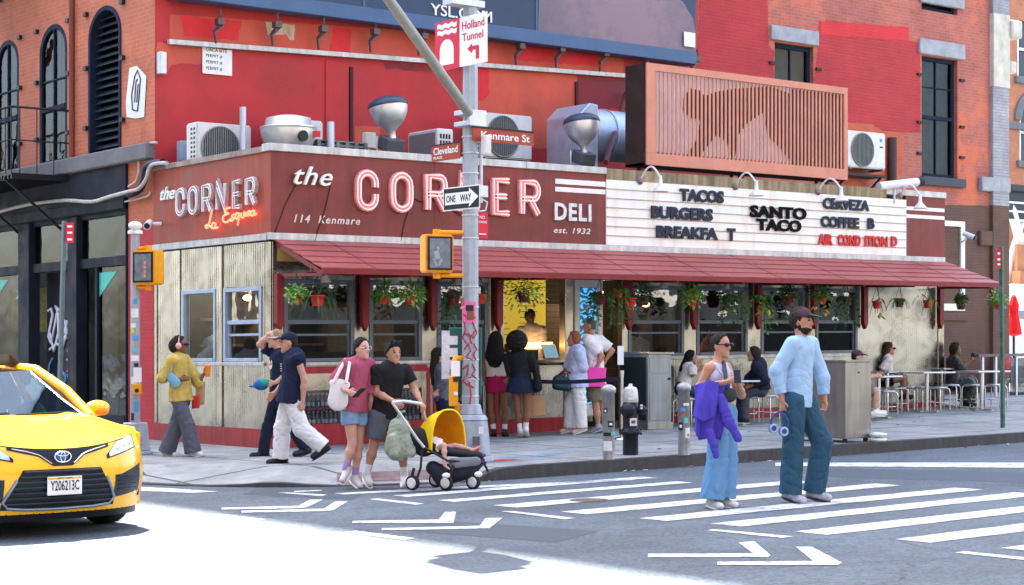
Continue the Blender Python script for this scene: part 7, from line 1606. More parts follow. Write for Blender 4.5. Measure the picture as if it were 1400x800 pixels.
M_EYE = mat('eye_dark', (.03, .02, .018), .3); M_LIP = mat('lip_rose', (.36, .12, .1), .5); M_SHADE = mat('black_lens', (.008, .008, .01), .12); M_RUB = mat('white_rubber', (.68, .67, .65), .6); M_SOLE = mat('shoe_sole_dark', (.03, .03, .03), .7)
def cloth(name, col, rough=.85, var=.1): return mat('cloth_'+name, col, rough, 0, var, 9, .3, 220, spec=.12)
def person(label, base, J, th, skin, H=1.7, thh=None, w=1., hair=None, hairf='short', top=None, bottom=None, shoe=None, socks=None, extra=None, d0=None, h=.0105, glasses=None, wp=1., curl=.6, group=None, cap=None, seat=False, gz=None):
    bs = at(*base, .15 if gz is None else gz) if not hasattr(base, 'x') else base
    d = depth(bs) if d0 is None else d0
    t = thing('person', label, 'person', bs, 0, group); s = H/1.72; T = R(th)
    f = math.cos(T)*RRv+math.sin(T)*FFv; l = np.cross(ZZ, f); T2 = R(th if thh is None else thh); hf = math.cos(T2)*RRv+math.sin(T2)*FFv; hl = np.cross(ZZ, hf)
    def at3(k, off=0.):
        v = J[k]; o = v[2] if len(v) > 2 else off
        return V3(at_d(v[0], v[1], d+o))
    ld = float(l@FFv); hd, nk, pv = at3('hd'), at3('nk'), at3('pv'); up = unit(nk-pv)
    sw = .165*s*w; hw = .085*s*w
    sL, sR = nk-ZZ*.045*s+l*sw-up*.0, nk-ZZ*.045*s-l*sw
    if 'sL' in J: sL = at3('sL', ld*sw)
    if 'sR' in J: sR = at3('sR', -ld*sw)
    hL, hR = pv-ZZ*.03+l*hw, pv-ZZ*.03-l*hw
    g = lambda k, o: at3(k, o) if k in J else None
    arms = []
    for sd, sh in (('L', sL), ('R', sR)):
        o = (1 if sd == 'L' else -1)*ld*sw; e, wr, hn = g('e'+sd, o), g('w'+sd, o), g('h'+sd, o)
        if e is None: continue
        if hn is None: hn = wr+unit(wr-e)*.08*s
        else: hn = wr+unit(hn-wr)*.08*s
        arms.append((sd, sh, e, wr, hn))
    legs = []
    for sd, hp in (('L', hL), ('R', hR)):
        o = (1 if sd == 'L' else -1)*ld*hw; k_, a_, t_ = g('k'+sd, o), g('a'+sd, o), g('t'+sd, o)
        if k_ is None: continue
        if t_ is None: t_ = a_+f*.14*s-ZZ*.06
        elif len(J['t'+sd]) < 3: t_ = at3('t'+sd, o+float(f@FFv)*.17*s)
        legs.append((sd, hp, k_, a_, t_))
    C1 = nk+(pv-nk)*.30; C2 = nk+(pv-nk)*.66; sq = (f, .66)
    Mh = np.stack([hl, hf, ZZ])
    # ---- body
    P = [elli(hd+ZZ*.012*s, (.073*s, .09*s, .105*s), Mh), elli(hd+hf*.02*s-ZZ*.05*s, (.054*s, .066*s, .062*s), Mh), cone(hd-ZZ*.06*s-hf*.015*s, nk-ZZ*.02*s, .05*s, .055*s)]
    P += [cone(hd+hf*.083*s+ZZ*.008*s, hd+hf*.1*s-ZZ*.022*s, .009*s, .0145*s), elli(hd+hl*.074*s-ZZ*.004*s-hf*.01, (.012*s, .02*s, .031*s), Mh), elli(hd-hl*.074*s-ZZ*.004*s-hf*.01, (.012*s, .02*s, .031*s), Mh), cone(hd+hf*.07*s-ZZ*.098*s, hd+hf*.062*s-ZZ*.088*s, .024*s, .03*s)]
    P += [cone(nk-ZZ*.03*s, sL, .06*s, .052*s), cone(nk-ZZ*.03*s, sR, .06*s, .052*s), cone(C1, C2, .15*s*w, .125*s*w*wp, sq), cone(C2, pv, .125*s*w*wp, .15*s*w*wp, (f, .74))]
    for sd, sh, e, wr, hn in arms: P += [cone(sh, e, .05*s, .038*s), cone(e, e+(wr-e)*.35, .038*s, .039*s), cone(e+(wr-e)*.35, wr, .039*s, .025*s)]
    for sd, hp, k_, a_, t_ in legs:
        P += [cone(hp, k_, .085*s*wp, .052*s), cone(k_, k_+(a_-k_)*.35, .05*s, .054*s), cone(k_+(a_-k_)*.35, a_, .054*s, .033*s)]
        if shoe is None: P.append(cone(a_-ZZ*.02, t_, .034*s, .026*s))
    parts = [grow(P, h, .025)]
    for sd, sh, e, wr, hn in arms:
        palm = unit((C2-wr)*1.0+f*.001) if np.linalg.norm(C2-wr) > .05 else -f
        parts.append(hand(wr, hn, palm, s, 1 if sd == 'L' else -1, curl))
    mesh_of('body', parts, M_SKIN[skin], t)
    m = MB(); E_ = MB()
    for k_ in (-1, 1):
        c = hd+hf*.079*s+hl*k_*.031*s+ZZ*.012*s
        if glasses != 'dark': E_.ell(c, .015*s, .012*s, .0085*s, 10, 6)
    c = hd+hf*.077*s-ZZ*.047*s
    if E_.v: E_.build('eyes', M_EYE, t)
    m.ell(Vector(c), .021*s, .014*s, .0085*s, 10, 6, rot=Matrix(np.stack([hl, hf, ZZ]).T.tolist())); m.build('mouth', M_LIP, t)
    if hair:
        b = MB()
        for k_ in (-1, 1): b.tube([Vector(hd+hf*(.084-.014*abs(q-.5))*s+hl*k_*(.016+.034*q)*s+ZZ*(.033+.004*math.sin(q*3))*s) for q in (0, .5, 1)], .0045*s, n=5)
        if glasses != 'dark': b.build('eyebrows', M_HAIR[hair], t)
    if glasses:
        b = MB(); mt_ = M_SHADE if glasses == 'dark' else M_CHR
        for k_ in (-1, 1):
            c = Vector(hd+hf*.094*s+hl*k_*.034*s+ZZ*.012*s)
            if glasses == 'dark': b.ell(c, .029*s, .029*s, .022*s, 12, 8)
            else: b.tube([c+Vector(hl)*math.cos(q)*.027*s+Vector(ZZ)*math.sin(q)*.02*s for q in [6.283*i/16 for i in range(16)]], .003, n=4, closed=True)
            b.tube([Vector(hd+hf*.09*s+hl*k_*.06*s+ZZ*.015*s), Vector(hd-hf*.0*s+hl*k_*.082*s+ZZ*.012*s)], .005, n=5)
        b.build('sunglasses' if glasses == 'dark' else 'spectacles', mt_, t)
    # ---- hair
    if hair:
        fc = (hd+hf*.045*s+ZZ*.03*s, unit(hf*1.-ZZ*.55)); hp_ = []
        cl = [(hd+hf*.035*s+ZZ*.055*s, unit(hf-ZZ*.45))]
        cap_ = lambda r_, dn=0.: elli(hd+ZZ*.028*s-hf*.014*s, (.088*s*r_, .106*s*r_, .112*s*r_), Mh, cl)
        if hairf == 'short': hp_ = [cap_(1.03)]; fo, fq = 0.011, 119
        elif hairf == 'crop': hp_ = [elli(hd+ZZ*.02*s-hf*.012*s, (.078*s, .094*s, .104*s), Mh, [(hd+hf*.04*s+ZZ*.06*s, unit(hf-ZZ*.6))])]; fo, fq = 0.002, 102
        elif hairf == 'spiky': hp_ = [cap_(1.05)]+[cone(hd+ZZ*.09*s+hl*a*.05*s+hf*b_*.05*s, hd+ZZ*.145*s+hl*a*.06*s+hf*(b_*.06+.02)*s, .03*s, .01*s) for a in (-1, 0, 1) for b_ in (-1, 0, 1)]; fo, fq = 0.005, 102
        elif hairf == 'bob': hp_ = [cap_(1.06), elli(hd-hf*.03*s-ZZ*.03*s, (.1*s, .085*s, .12*s), Mh, cl)]; fo, fq = 0.007, 68
        elif hairf == 'bun': hp_ = [cap_(.99), elli(hd-hf*.075*s+ZZ*.06*s, (.045*s, .045*s, .045*s))]; fo, fq = 0.007, 136
        elif hairf == 'pony': hp_ = [cap_(1.0), cone(hd-hf*.09*s-ZZ*.01*s, hd-hf*.13*s-ZZ*.12*s, .035*s, .04*s), cone(hd-hf*.13*s-ZZ*.12*s, nk-hf*.16*s-ZZ*.1*s, .04*s, .018*s)]; fo, fq = 0.009, 119
        elif hairf == 'long': hp_ = [cap_(1.04), cone(hd-hf*.05*s, nk-hf*.1*s-ZZ*.05*s, .095*s, .085*s, (f, .75)), cone(nk-hf*.1*s-ZZ*.05*s, nk-hf*.11*s-ZZ*.24*s, .085*s, .05*s, (f, .6))]; fo, fq = 0.017, 93
        elif hairf == 'curly': hp_ = [cap_(1.15), cone(hd-hf*.03*s, nk-hf*.08*s-ZZ*.02*s, .12*s, .15*s), cone(nk-hf*.08*s-ZZ*.02*s, nk-hf*.09*s-ZZ*.12*s, .15*s, .11*s, (f, .7))]; fo, fq = 0.022, 64
        elif hairf == 'afro': hp_ = [elli(hd-hf*.05*s+ZZ*.01*s, (.165*s, .16*s, .165*s), Mh, [(hd+hf*.06*s, unit(hf))])]; fo, fq = 0.022, 68
        elif hairf == 'puff': hp_ = [cap_(1.02), elli(hd-hf*.085*s-ZZ*.01*s, (.09*s, .075*s, .1*s), Mh)]; fo, fq = 0.011, 102
        elif hairf == 'bowl': hp_ = [cap_(1.1), elli(hd-hf*.03*s+ZZ*.0*s, (.1*s, .095*s, .115*s), Mh, cl)]; fo, fq = 0.009, 68
        elif hairf == 'dreads': hp_ = [cap_(1.1), elli(hd-hf*.04*s-ZZ*.02*s, (.105*s, .1*s, .13*s), Mh, cl)]; fo, fq = 0.022, 93
        mesh_of('hair', [grow(hp_, .0085, .02, fo, fq, int(hd[0]*100) % 97)], M_HAIR[hair], t)
    if cap:
        P = [elli(hd+ZZ*.05*s-hf*.005*s, (.087*s, .103*s, .088*s), Mh, [(hd+ZZ*.045*s, unit(-ZZ-hf*.12))])]
        mesh_of('cap', [grow(P, .008, .01), ], cap, t)
        P = [elli(hd+ZZ*.055*s+hf*.125*s, (.075*s, .075*s, .011*s), np.stack([hl, unit(hf-ZZ*.22), unit(ZZ+hf*.22)]))]
        mesh_of('cap_peak', [grow(P, .006, .01)], cap if extra is None or 'peak' not in extra else extra['peak'], t)
    # ---- trousers, shorts, skirt
    if bottom:
        mt_, kind, ln, r1, r2, r3 = bottom[:6]; e = .012
        wz = pv+up*.10*s; P = [cone(C2+(pv-C2)*.5, pv, .132*s*w*wp, .154*s*w*wp, (f, .76), [(wz, up)]), ]
        if kind == 'skirt':
            hem = bottom[6]; zb_ = V3(0, 0, V3(at_d(bs.x*0+base[0] if not hasattr(base, 'x') else 700, hem, d))[2])
            P = [cone(pv+up*.05, V3(pv[0], pv[1], zb_[2]-.05)+f*.0, .155*s*w*wp, r1*s, (f, .8), [(wz, up), (zb_, -ZZ)])]
            mesh_of('skirt', [grow(P, h, .02, .007, 18, 5)], mt_, t)
        else:
            for sd, hp, k_, a_, t_ in legs:
                if kind == 'shorts':
                    en = hp+(k_-hp)*ln; dr = unit(k_-hp); P.append(cone(hp, en+dr*.06, r1*s, r2*s, None, [(en, dr)]))
                else:
                    dr = unit(a_-k_); en = a_+dr*ln; P += [cone(hp, k_, r1*s, r2*s), cone(k_, en+dr*.08, r2*s, r3*s, None, [(en, dr)])]
            mesh_of('shorts' if kind == 'shorts' else 'trousers', [grow(P, h*.72, .025, .0085 if kind != 'shorts' else .006, 20, int(bs.x*31) % 50)], mt_, t)
    # ---- top
    if top:
        mt_, sl_, drop, ease = top[:4]; flare = top[4] if len(top) > 4 else 1.; nm = top[5] if len(top) > 5 else 'shirt'; neck = top[6] if len(top) > 6 else .01
        hem = (pv-up*drop, -up); e = ease; ny_ = (nk+ZZ*neck*s, unit(ZZ*.9+f*.35))
        P = [cone(nk-ZZ*.045*s, sL, .06*s+e, .052*s+e, None, [ny_]), cone(nk-ZZ*.045*s, sR, .06*s+e, .052*s+e, None, [ny_])] if sl_ >= 0 else [cone(C1+up*.1*s+l*.1*s*w, C1+l*.09*s*w, .04*s+e, .06*s+e), cone(C1+up*.1*s-l*.1*s*w, C1-l*.09*s*w, .04*s+e, .06*s+e)]
        bottom_c = pv-up*(drop+.06)
        tq = 0. if sl_ >= -1 else .0
        P += [cone(C1+(up*.05 if sl_ >= 0 else up*.0), C2, .15*s*w+e, (.13*s*w*wp+e)*(.5+.5*flare), (f, .7)), cone(C2, bottom_c, (.13*s*w*wp+e)*(.5+.5*flare), (.15*s*w*wp+e)*flare, (f, .78), [hem])]
        if sl_ > 0:
            for sd, sh, e_, wr, hn in arms:
                if sl_ <= 1: en = sh+(e_-sh)*sl_; dr = unit(e_-sh); P.append(cone(sh, en+dr*.05, .056*s+e, .05*s+e*1.3, None, [(en, dr)]))
                else:
                    en = e_+(wr-e_)*(sl_-1); dr = unit(wr-e_); P += [cone(sh, e_, .055*s+e, .044*s+e), cone(e_, en+dr*.04, .044*s+e, .03*s+e, None, [(en, dr)])]
        mesh_of(nm, [grow(P, h*.72, .022, .008, 20, int(bs.x*17+bs.y*7) % 50)], mt_, t)
    # ---- shoes
    if shoe is not None:
        for sd, hp, k_, a_, t_ in legs:
            fd = unit(t_-(a_-ZZ*.06)); fh = unit(V3(fd[0], fd[1], fd[2])); sdv = unit(np.cross(ZZ, fh)); upf = np.cross(fh, sdv)
            heel = a_-upf*.045*s-fh*.045*s; toe = heel+fh*.2*s; sole = (heel-upf*.034*s, -upf)
            P = [cone(heel, toe, .042*s, .036*s, None, [sole]), cone(a_-upf*.02, a_+unit(k_-a_)*.01, .042*s, .04*s, None, [sole]), cone(a_-upf*.02, heel+fh*.11*s, .042*s, .035*s, None, [sole])]
            o = mesh_of('shoe', [grow(P, .008, .015)], shoe, t)
            mb = MB(); c = heel+fh*.1*s-upf*.04*s
            mb.ell(Vector(c), .15*s, .052*s, .014*s, 20, 6, rot=Matrix(np.stack([fh, sdv, upf]).T.tolist())); mb.build('sole', extra['sole'] if extra and 'sole' in extra else M_RUB, o)
            if socks is not None:
                dr = unit(k_-a_); mesh_of('sock', [grow([cone(a_-dr*.02, a_+dr*.1*s, .039*s, .043*s)], .008, .01)], socks, t)
    return t, dict(hd=hd, nk=nk, pv=pv, f=f, l=l, hf=hf, hl=hl, s=s, d=d, arms={a[0]: a for a in arms}, legs={a[0]: a for a in legs}, C1=C1, C2=C2, sL=sL, sR=sR)
def held(name, label, cat, prims, mt, h=.008, k=.02, folds=0., ff=18, group=None):
    P, Q = grow(prims, h, k, folds, ff, 4); c = (P.min(0)+P.max(0))/2; t = thing(name, label, cat, (float(c[0]), float(c[1]), float(P[:, 2].min())), 0, group)
    o = mesh_of('body' if cat in ('handbag', 'bag', 'backpack') else name+'_body', [(P, Q)], mt, t); return t
def strap(t, pts, r, mt, name='strap'):
    m = MB(); m.tube([Vector(p) for p in pts], r, n=6); return m.build(name, mt, t)
A3 = lambda px, py, d: V3(at_d(px, py, d))
DEN = cloth('denim_light', (.17, .29, .44)); DEN2 = cloth('denim_blue', (.028, .078, .125)); WHT = cloth('white', (.7, .7, .69)); BLK = cloth('black', (.014, .014, .016)); NVY = cloth('navy', (.014, .02, .045))
# woman with headphones
t, b = person('woman in mustard knit top, wide grey trousers and pink headphones, walking with an orange cup', (250, 624), dict(hd=(246, 472), nk=(244, 488), pv=(247, 541), eR=(222, 517), wR=(246, 519), hR=(256, 517), eL=(270, 523), wL=(278, 512), hL=(283, 507), kR=(256, 580), aR=(263, 614), tR=(276, 623), kL=(241, 582), aL=(229, 615), tL=(240, 624)), -18, 'brown', 1.64, 0, 1.05, 'dark', 'puff',
    top=(cloth('mustard_knit', (.48, .36, .09), .95, .3), 1.25, .07, .03, 1.12, 'knit_top'), bottom=(cloth('slate_grey', (.1, .105, .13)), 'pants', .045, .105, .10, .125), shoe=M_RUB, glasses='dark')
m = MB(); c = b['hd']; P = [Vector(c+b['hl']*math.cos(a)*.09+ZZ*(math.sin(a)*.125+.0)) for a in [math.pi*i/12 for i in range(13)]]; m.tube(P, .009, n=6)
for k in (-1, 1): m.ell(Vector(c+b['hl']*k*.092-ZZ*.01), .04, .04, .045)
m.build('headphones', mat('pink_headphones', (.62, .36, .34), .4), t)
d = b['d']; CUP = mat('orange_paper_cup', (.75, .2, .01), .5)
def cup(label, px, py, d, mt, h=.14, r=.042, cat='cup'):
    q = at_d(px, py, d); t = thing('paper_cup', label, cat, (q.x, q.y, q.z)); m = MB(); m.lathe([(r*.75, -h/2), (r, h/2)], n=18); m.build('cup_wall', mt, t, world=False); m = MB(); m.lathe([(r*1.04, h/2), (r*1.04, h/2+.012), (r*.8, h/2+.018)], n=18); m.build('lid', mt, t, world=False)
cup('orange paper cup in the hand of the woman in mustard', 284, 508, d+.12, CUP)
bg_ = held('handbag', 'pale blue shoulder bag under the arm of the woman in mustard', 'handbag', [cone(A3(230, 513, d-.18), A3(240, 523, d-.2), .06, .07, (b['l'], .5))], cloth('powder_blue', (.2, .38, .52)), .009); strap(bg_, [A3(232, 513, d-.2), A3(235, 500, d-.22), A3(238, 489, d-.14), A3(241, 494, d+.0), A3(240, 510, d-.1)], .011, cloth('powder_blue', (.2, .38, .52)))
def paper_bag(label, quad, d, mt, dep=.1, handle=True, name='paper_bag'):
    a, b_, c, e = [Vector(at_d(x, y, d)) for x, y in quad]; cc = (a+b_+c+e)/4; t = thing(name, label, 'bag', (cc.x, cc.y, min(a.z, b_.z))); m = MB(); m.prism([a, b_, c, e], Vector((FX, FY, 0))*dep); m.build('bag_body', mt, t, bevel=.008)
    if handle:
        m = MB(); u = (c-e); p = e+u*.3; q = e+u*.7; m.tube([p, (p+q)/2+Vector((0, 0, .12))+(p-q)*.25, (p+q)/2+Vector((0, 0, .12))-(p-q)*.25, q], .006, n=5); m.build('handle', mt, t)
    return t
KRAFT = mat('kraft_paper', (.40, .24, .12), .85, 0, .12, 12, .3, 20)
paper_bag('brown kraft carrier bag beside the woman in mustard', ((267, 556), (278, 553), (279, 522), (268, 524)), d+.15, KRAFT); paper_bag('small red carrier bag in front of the kraft bag', ((262, 559), (272, 558), (271, 540), (262, 542)), d+.08, mat('red_paper', (.55, .03, .02), .6), .06, False)
# two men walking left
t, b = person('man in navy logo tee walking with one hand on his head', (366, 624), dict(hd=(377, 463), nk=(382, 479), pv=(382, 541), eR=(355, 471, .05), wR=(370, 456, -.02), hR=(380, 452, 0), eL=(394, 512), wL=(376, 523), hL=(366, 526), kR=(366, 584), aR=(360, 617), tR=(347, 624), kL=(398, 583), aL=(417, 611), tL=(405, 621)), -155, 'fair', 1.8, -168, 1., 'blond', 'crop',
    top=(NVY, .75, .06, .02, 1., 'tee'), bottom=(cloth('dark_navy_denim', (.016, .022, .04)), 'pants', .03, .10, .075, .075), shoe=mat('dark_leather', (.02, .022, .03), .4), extra=dict(sole=M_SOLE), glasses='wire')
d = b['d']; m = MB(); c = b['C1']+b['f']*.118-b['l']*.0; m.lathe([(.001, 0), (.07, 0), (.07, .004)], Vector(c), Vector(b['f']), n=20); m.build('chest_logo', mat('logo_white', (.65, .6, .62), .6), t)
m = MB(); c2 = c+b['f']*.006; m.obox(Vector(c2), Vector(b['l'])*.05, Vector(b['f'])*.002, Vector((0, 0, .014))+Vector(b['l'])*.03); m.build('chest_logo', M_SRED, t)
CP = cloth('cap_blue', (.03, .12, .3)); q = A3(357, 526, d-.15)
hc = held('baseball_cap', 'blue and green baseball cap carried low in a walking man\'s hand', 'cap', [elli(q, (.1, .08, .075)), elli(q-RRv*.1-ZZ*.02, (.07, .05, .015))], CP, .008, .02); P_, Q_ = grow([elli(q+ZZ*.025+RRv*.03, (.075, .084, .06))], .009); mesh_of('front_panel', [(P_, Q_)], cloth('cap_green', (.03, .3, .22)), hc)
t, b = person('man in navy cap, sleeveless navy shirt and loose white trousers, striding left', (385, 634), dict(hd=(395, 469), nk=(404, 484), pv=(397, 540), eL=(416, 519), wL=(414, 548), hL=(413, 560), eR=(390, 524), wR=(376, 537), hR=(368, 545), kR=(386, 585), aR=(384, 624), tR=(371, 633), kL=(412, 586), aL=(440, 609), tL=(428, 624)), -165, 'light', 1.78, -175, 1., 'dark', 'crop', cap=NVY,
    top=(NVY, 0, .10, .045, 1.1, 'sleeveless_shirt'), bottom=(WHT, 'pants', .03, .10, .10, .10), shoe=mat('black_boot', (.018, .018, .02), .5), extra=dict(sole=M_SOLE))
m = MB(); c = b['C1']+b['f']*.158+ZZ*.03
for k in range(4): m.obox(Vector(c-ZZ*k*.028), Vector(b['l'])*(.07-.006*k), Vector(b['f'])*.003, Vector((0, 0, .006)))
m.obox(Vector(c-ZZ*.2+b['f']*.004), Vector(b['l'])*.05, Vector(b['f'])*.004, Vector((0, 0, .06))); m.build('chest_print', mat('print_pale', (.36, .38, .42), .7, 0, .5, 30), t)
# couple with the pushchair
t, b = person('woman in mauve tee and denim shorts carrying a white tote, looking right', (484, 668), dict(hd=(495, 477), nk=(490, 494), pv=(484, 557), eR=(457, 526), wR=(474, 535, -.3), hR=(486, 540, -.33), eL=(507, 540), wL=(508, 566), hL=(508, 576), kR=(482, 607), aR=(473, 639), tR=(466, 661), kL=(490, 610), aL=(485, 650), tL=(494, 667)), -40, 'fair', 1.68, -38, .94, 'black', 'pony', gz=0,
    top=(cloth('mauve', (.34, .075, .125)), .95, .05, .035, 1.05, 'tee'), bottom=(DEN, 'shorts', .42, .1, .11, 0), shoe=mat('shoe_offwhite', (.62, .6, .57), .6), socks=cloth('lilac', (.4, .26, .5)), glasses='wire')
d = b['d']; WT = cloth('tote_white', (.68, .66, .66)); bg_ = held('tote_bag', 'white tote bag on the shoulder of the woman in mauve', 'handbag', [cone(A3(464, 530, d-.22), A3(462, 548, d-.22), .1, .115, (unit(FFv), .35)), cone(A3(455, 524, d-.2), A3(474, 526, d-.2), .04, .04)], WT, .01); strap(bg_, [A3(456, 524, d-.24), A3(465, 505, d-.24), A3(473, 491, d-.12), A3(478, 496, d-.2), A3(473, 524, d-.26)], .02, WT)
def phone(label, c, u, v, w=.035, h=.075):
    t = thing('phone', label, 'phone', tuple(float(x) for x in c)); m = MB(); m.obox((0, 0, 0), Vector(u)*w, Vector(np.cross(u, v))*.005, Vector(v)*h); m.build('phone_case', M_SHADE, t, world=False, bevel=.004); return t
phone('black phone in the hand of the woman in mauve', A3(491, 537, d-.38), RRv, unit(RRv*.6+ZZ*.6))
t, b = person('man in black sports tee and grey shorts pushing the yellow pushchair', (530, 666), dict(hd=(538, 483), nk=(535, 501), pv=(527, 566), eR=(516, 538), wR=(537, 548, -.45), hR=(545, 553, -.48), eL=(567, 533), wL=(574, 547, -.4), hL=(577, 553, -.42), kR=(511, 608), aR=(502, 647), tR=(507, 665), kL=(549, 612), aL=(553, 650), tL=(554, 665)), -55, 'tan', 1.74, -58, 1.08, 'black', 'spiky', gz=0,
    top=(BLK, .62, .05, .022, 1., 'sports_tee'), bottom=(cloth('grey_shorts', (.1, .105, .13)), 'shorts', .8, .115, .11, 0), shoe=mat('shoe_offwhite', (.62, .6, .57), .6), socks=WHT)
# pushchair
dS = depth(at(600, 669, 0)); gS = at(600, 669, 0)
PS_ = thing('pushchair', 'yellow hooded pushchair with black seat, pushed by the man in black', 'pushchair', (gS.x, gS.y, 0)); p = lambda x, y, o=0.: A3(x, y, dS+o)
M_YEL2 = mat('yellow_canvas', (.85, .55, .01), .8, 0, .06, 8, .2, 200); M_ORG = mat('orange_lining', (.8, .3, .005), .8, 0, .1, 8); M_PCH = mat('pushchair_grey', (.6, .6, .6), .35, .5); BLKF = mat('black_fabric', (.02, .02, .024), .85, 0, .2, 12)
ax1 = unit(RRv*.92-FFv*.39); ax2 = np.cross(ZZ, ax1); gd = unit(-FFv*.72+RRv*.69); sdh = np.cross(ZZ, gd); ctr = p(613, 617, .02)   # hood: a quarter shell open towards the street
def shell(k_, n=18, m_=9):
    V = []
    for i in range(n+1):
        a = math.pi*i/n; cx, cz = math.cos(a), math.sin(a)
        for j in range(m_+1):
            b_ = R(84*j/m_); V.append(tuple(ctr+(sdh*.25*k_*np.sign(cx)*abs(cx)**.75+ZZ*.46*k_*cz**.8)*math.cos(b_)**.7-gd*.44*k_*math.sin(b_)-ZZ*.06*j/m_))
    return V, [(i*(m_+1)+j, (i+1)*(m_+1)+j, (i+1)*(m_+1)+j+1, i*(m_+1)+j+1) for i in range(n) for j in range(m_)]
m = MB(); V, F_ = shell(1.); m.add(V, F_, True); m.tube(V[::10], .012, n=6); m.build('hood', M_YEL2, PS_)
m = MB(); V, F_ = shell(.955); m.add(V, F_, True); m.build('hood_lining', M_ORG, PS_)
mesh_of('seat', [grow([cone(p(578, 606), p(606, 617), .12, .1, (ZZ, .6)), cone(p(606, 617), p(652, 622), .1, .08, (ZZ, .5)), cone(p(570, 600), p(580, 610), .13, .12)], .012, .03)], BLKF, PS_)
mesh_of('footmuff', [grow([cone(p(630, 620), p(658, 622), .07, .055, (ZZ, .5))], .01, .02)], cloth('plum', (.12, .06, .1)), PS_)
mesh_of('basket', [grow([cone(p(592, 640), p(606, 650), .08, .1), cone(p(606, 650), p(640, 642), .12, .1), cone(p(640, 642), p(656, 630), .1, .06)], .012, .03)], mat('navy_basket', (.02, .022, .035), .6, 0, .2, 9), PS_)
mesh_of('side_panel', [grow([cone(p(620, 633, -.17), p(652, 630, -.17), .06, .05, (unit(ax2), .3))], .01, .02)], mat('grey_panel', (.16, .18, .21), .4), PS_)
m = MB(); m.tube([Vector(p(536, 551, -.35)), Vector(p(548, 568, -.33)), Vector(p(570, 600, -.22)), Vector(p(580, 612, -.2))], .016, n=8); m.tube([Vector(p(575, 552, -.1)), Vector(p(584, 580, .1)), Vector(p(592, 612, .22))], .016, n=8); m.tube([Vector(p(536, 551, -.35)), Vector(p(552, 549, -.3)), Vector(p(575, 552, -.1))], .018, n=8); m.build('handlebar', M_PCH, PS_)
m = MB(); m.tube([Vector(p(577, 615, -.2)), Vector(p(575, 640, -.2)), Vector(p(570, 655, -.2))], .014, n=7); m.tube([Vector(p(580, 612, -.2)), Vector(p(612, 630, -.2)), Vector(p(665, 632, -.15))], .014, n=7); m.tube([Vector(p(655, 620, .1)), Vector(p(668, 645, .0))], .014, n=7); m.tube([Vector(p(616, 648, -.2)), Vector(p(620, 636, -.2))], .016, n=7); m.build('chassis', mat('chassis_black', (.03, .03, .035), .4, .4), PS_)
for (x, y, o_) in ((564, 657, -.18), (610, 657, -.2), (647, 655, -.05), (596, 652, .25)):
    c = Vector(p(x, y, o_)); c.z = .085; axd = Vector(unit(ax2*1.+ax1*.15)); m = MB(); m.lathe([(.055, -.022), (.08, -.024), (.085, 0), (.08, .024), (.055, .022)], c, axd, n=24); w_ = m.build('wheel', M_TYRE, PS_); m = MB(); m.lathe([(.03, -.027), (.058, -.027), (.058, .027), (.03, .027)], c, axd, n=24); m.build('rim', M_RUB, w_); m = MB(); m.tube([c, c+Vector((0, 0, .1)), c+Vector((0.02, 0, .16))], .018, n=6); m.build('fork', BLKF, w_)
PL = mat('pushchair_lamp', (.7, .7, .62), .3)
for x, y in ((610, 650), (654, 648)): m = MB(); m.ell(Vector(p(x, y, -.28)), .05, .035, .03); m.build('swivel_cap', PL, PS_)
t, b = person('small child in white with bare legs lying back in the yellow pushchair', (600, 669), dict(hd=(577, 600, .0), nk=(583, 605), pv=(600, 610), eL=(592, 606), wL=(600, 607), kR=(607, 609, -.16), aR=(608, 634, -.2), tR=(614, 641, -.22), kL=(622, 609, .05), aL=(645, 614, .0), tL=(655, 611, .0)), -20, 'fair', .85, -20, 1., 'dark', 'short', gz=0, d0=dS, h=.008, top=(WHT, .8, .02, .02, 1., 'romper'), bottom=(WHT, 'shorts', .35, .1, .1, 0))
SAGE = cloth('sage_green', (.3, .36, .27)); bp = held('backpack', 'sage green backpack hanging from the pushchair handle', 'backpack', [cone(p(546, 585, -.1), p(544, 612, -.1), .12, .15, (FFv, .75)), cone(p(537, 600, -.2), p(540, 618, -.2), .06, .07), cone(p(556, 602, -.15), p(562, 618, -.15), .05, .06)], SAGE, .010, .025, .012, 45); strap(bp, [p(540, 580, -.1), p(546, 565, -.15), p(553, 562, -.2)], .014, SAGE)
# queue
t, b = person('woman with long dark hair and grey top half hidden by the signal pole', (604, 601), dict(hd=(600, 487), nk=(601, 502), pv=(605, 545), eL=(598, 522), wL=(597, 535), eR=(606, 522), wR=(598, 534), kL=(606, 570), aL=(606, 594), kR=(611, 570), aR=(612, 594)), 10, 'light', 1.6, 20, 1., 'dark', 'long', top=(cloth('grey_jumper', (.09, .1, .12)), 1.8, .03, .03, 1., 'jumper'), bottom=(NVY, 'pants', .02, .1, .09, .09), shoe=M_SOLE, d0=25.5)
t, b = person('woman with long curly black hair, cream top and magenta skirt, back to the camera', (683, 597), dict(hd=(678, 466), nk=(678, 484), pv=(679, 520), eL=(660, 502), wL=(662, 519), eR=(694, 502), wR=(693, 519), kL=(671, 561), aL=(675, 588), tL=(675, 598), kR=(690, 561), aR=(690, 588), tR=(694, 597)), 86, 'brown', 1.66, 80, 1.05, 'black', 'curly', top=(cloth('cream', (.55, .5, .42)), -1, -.06, .022, 1., 'top'), bottom=(cloth('magenta', (.32, .012, .065)), 'skirt', 0, .18, 0, 0, 537), shoe=M_SOLE, socks=WHT, extra=dict(sole=M_SOLE))
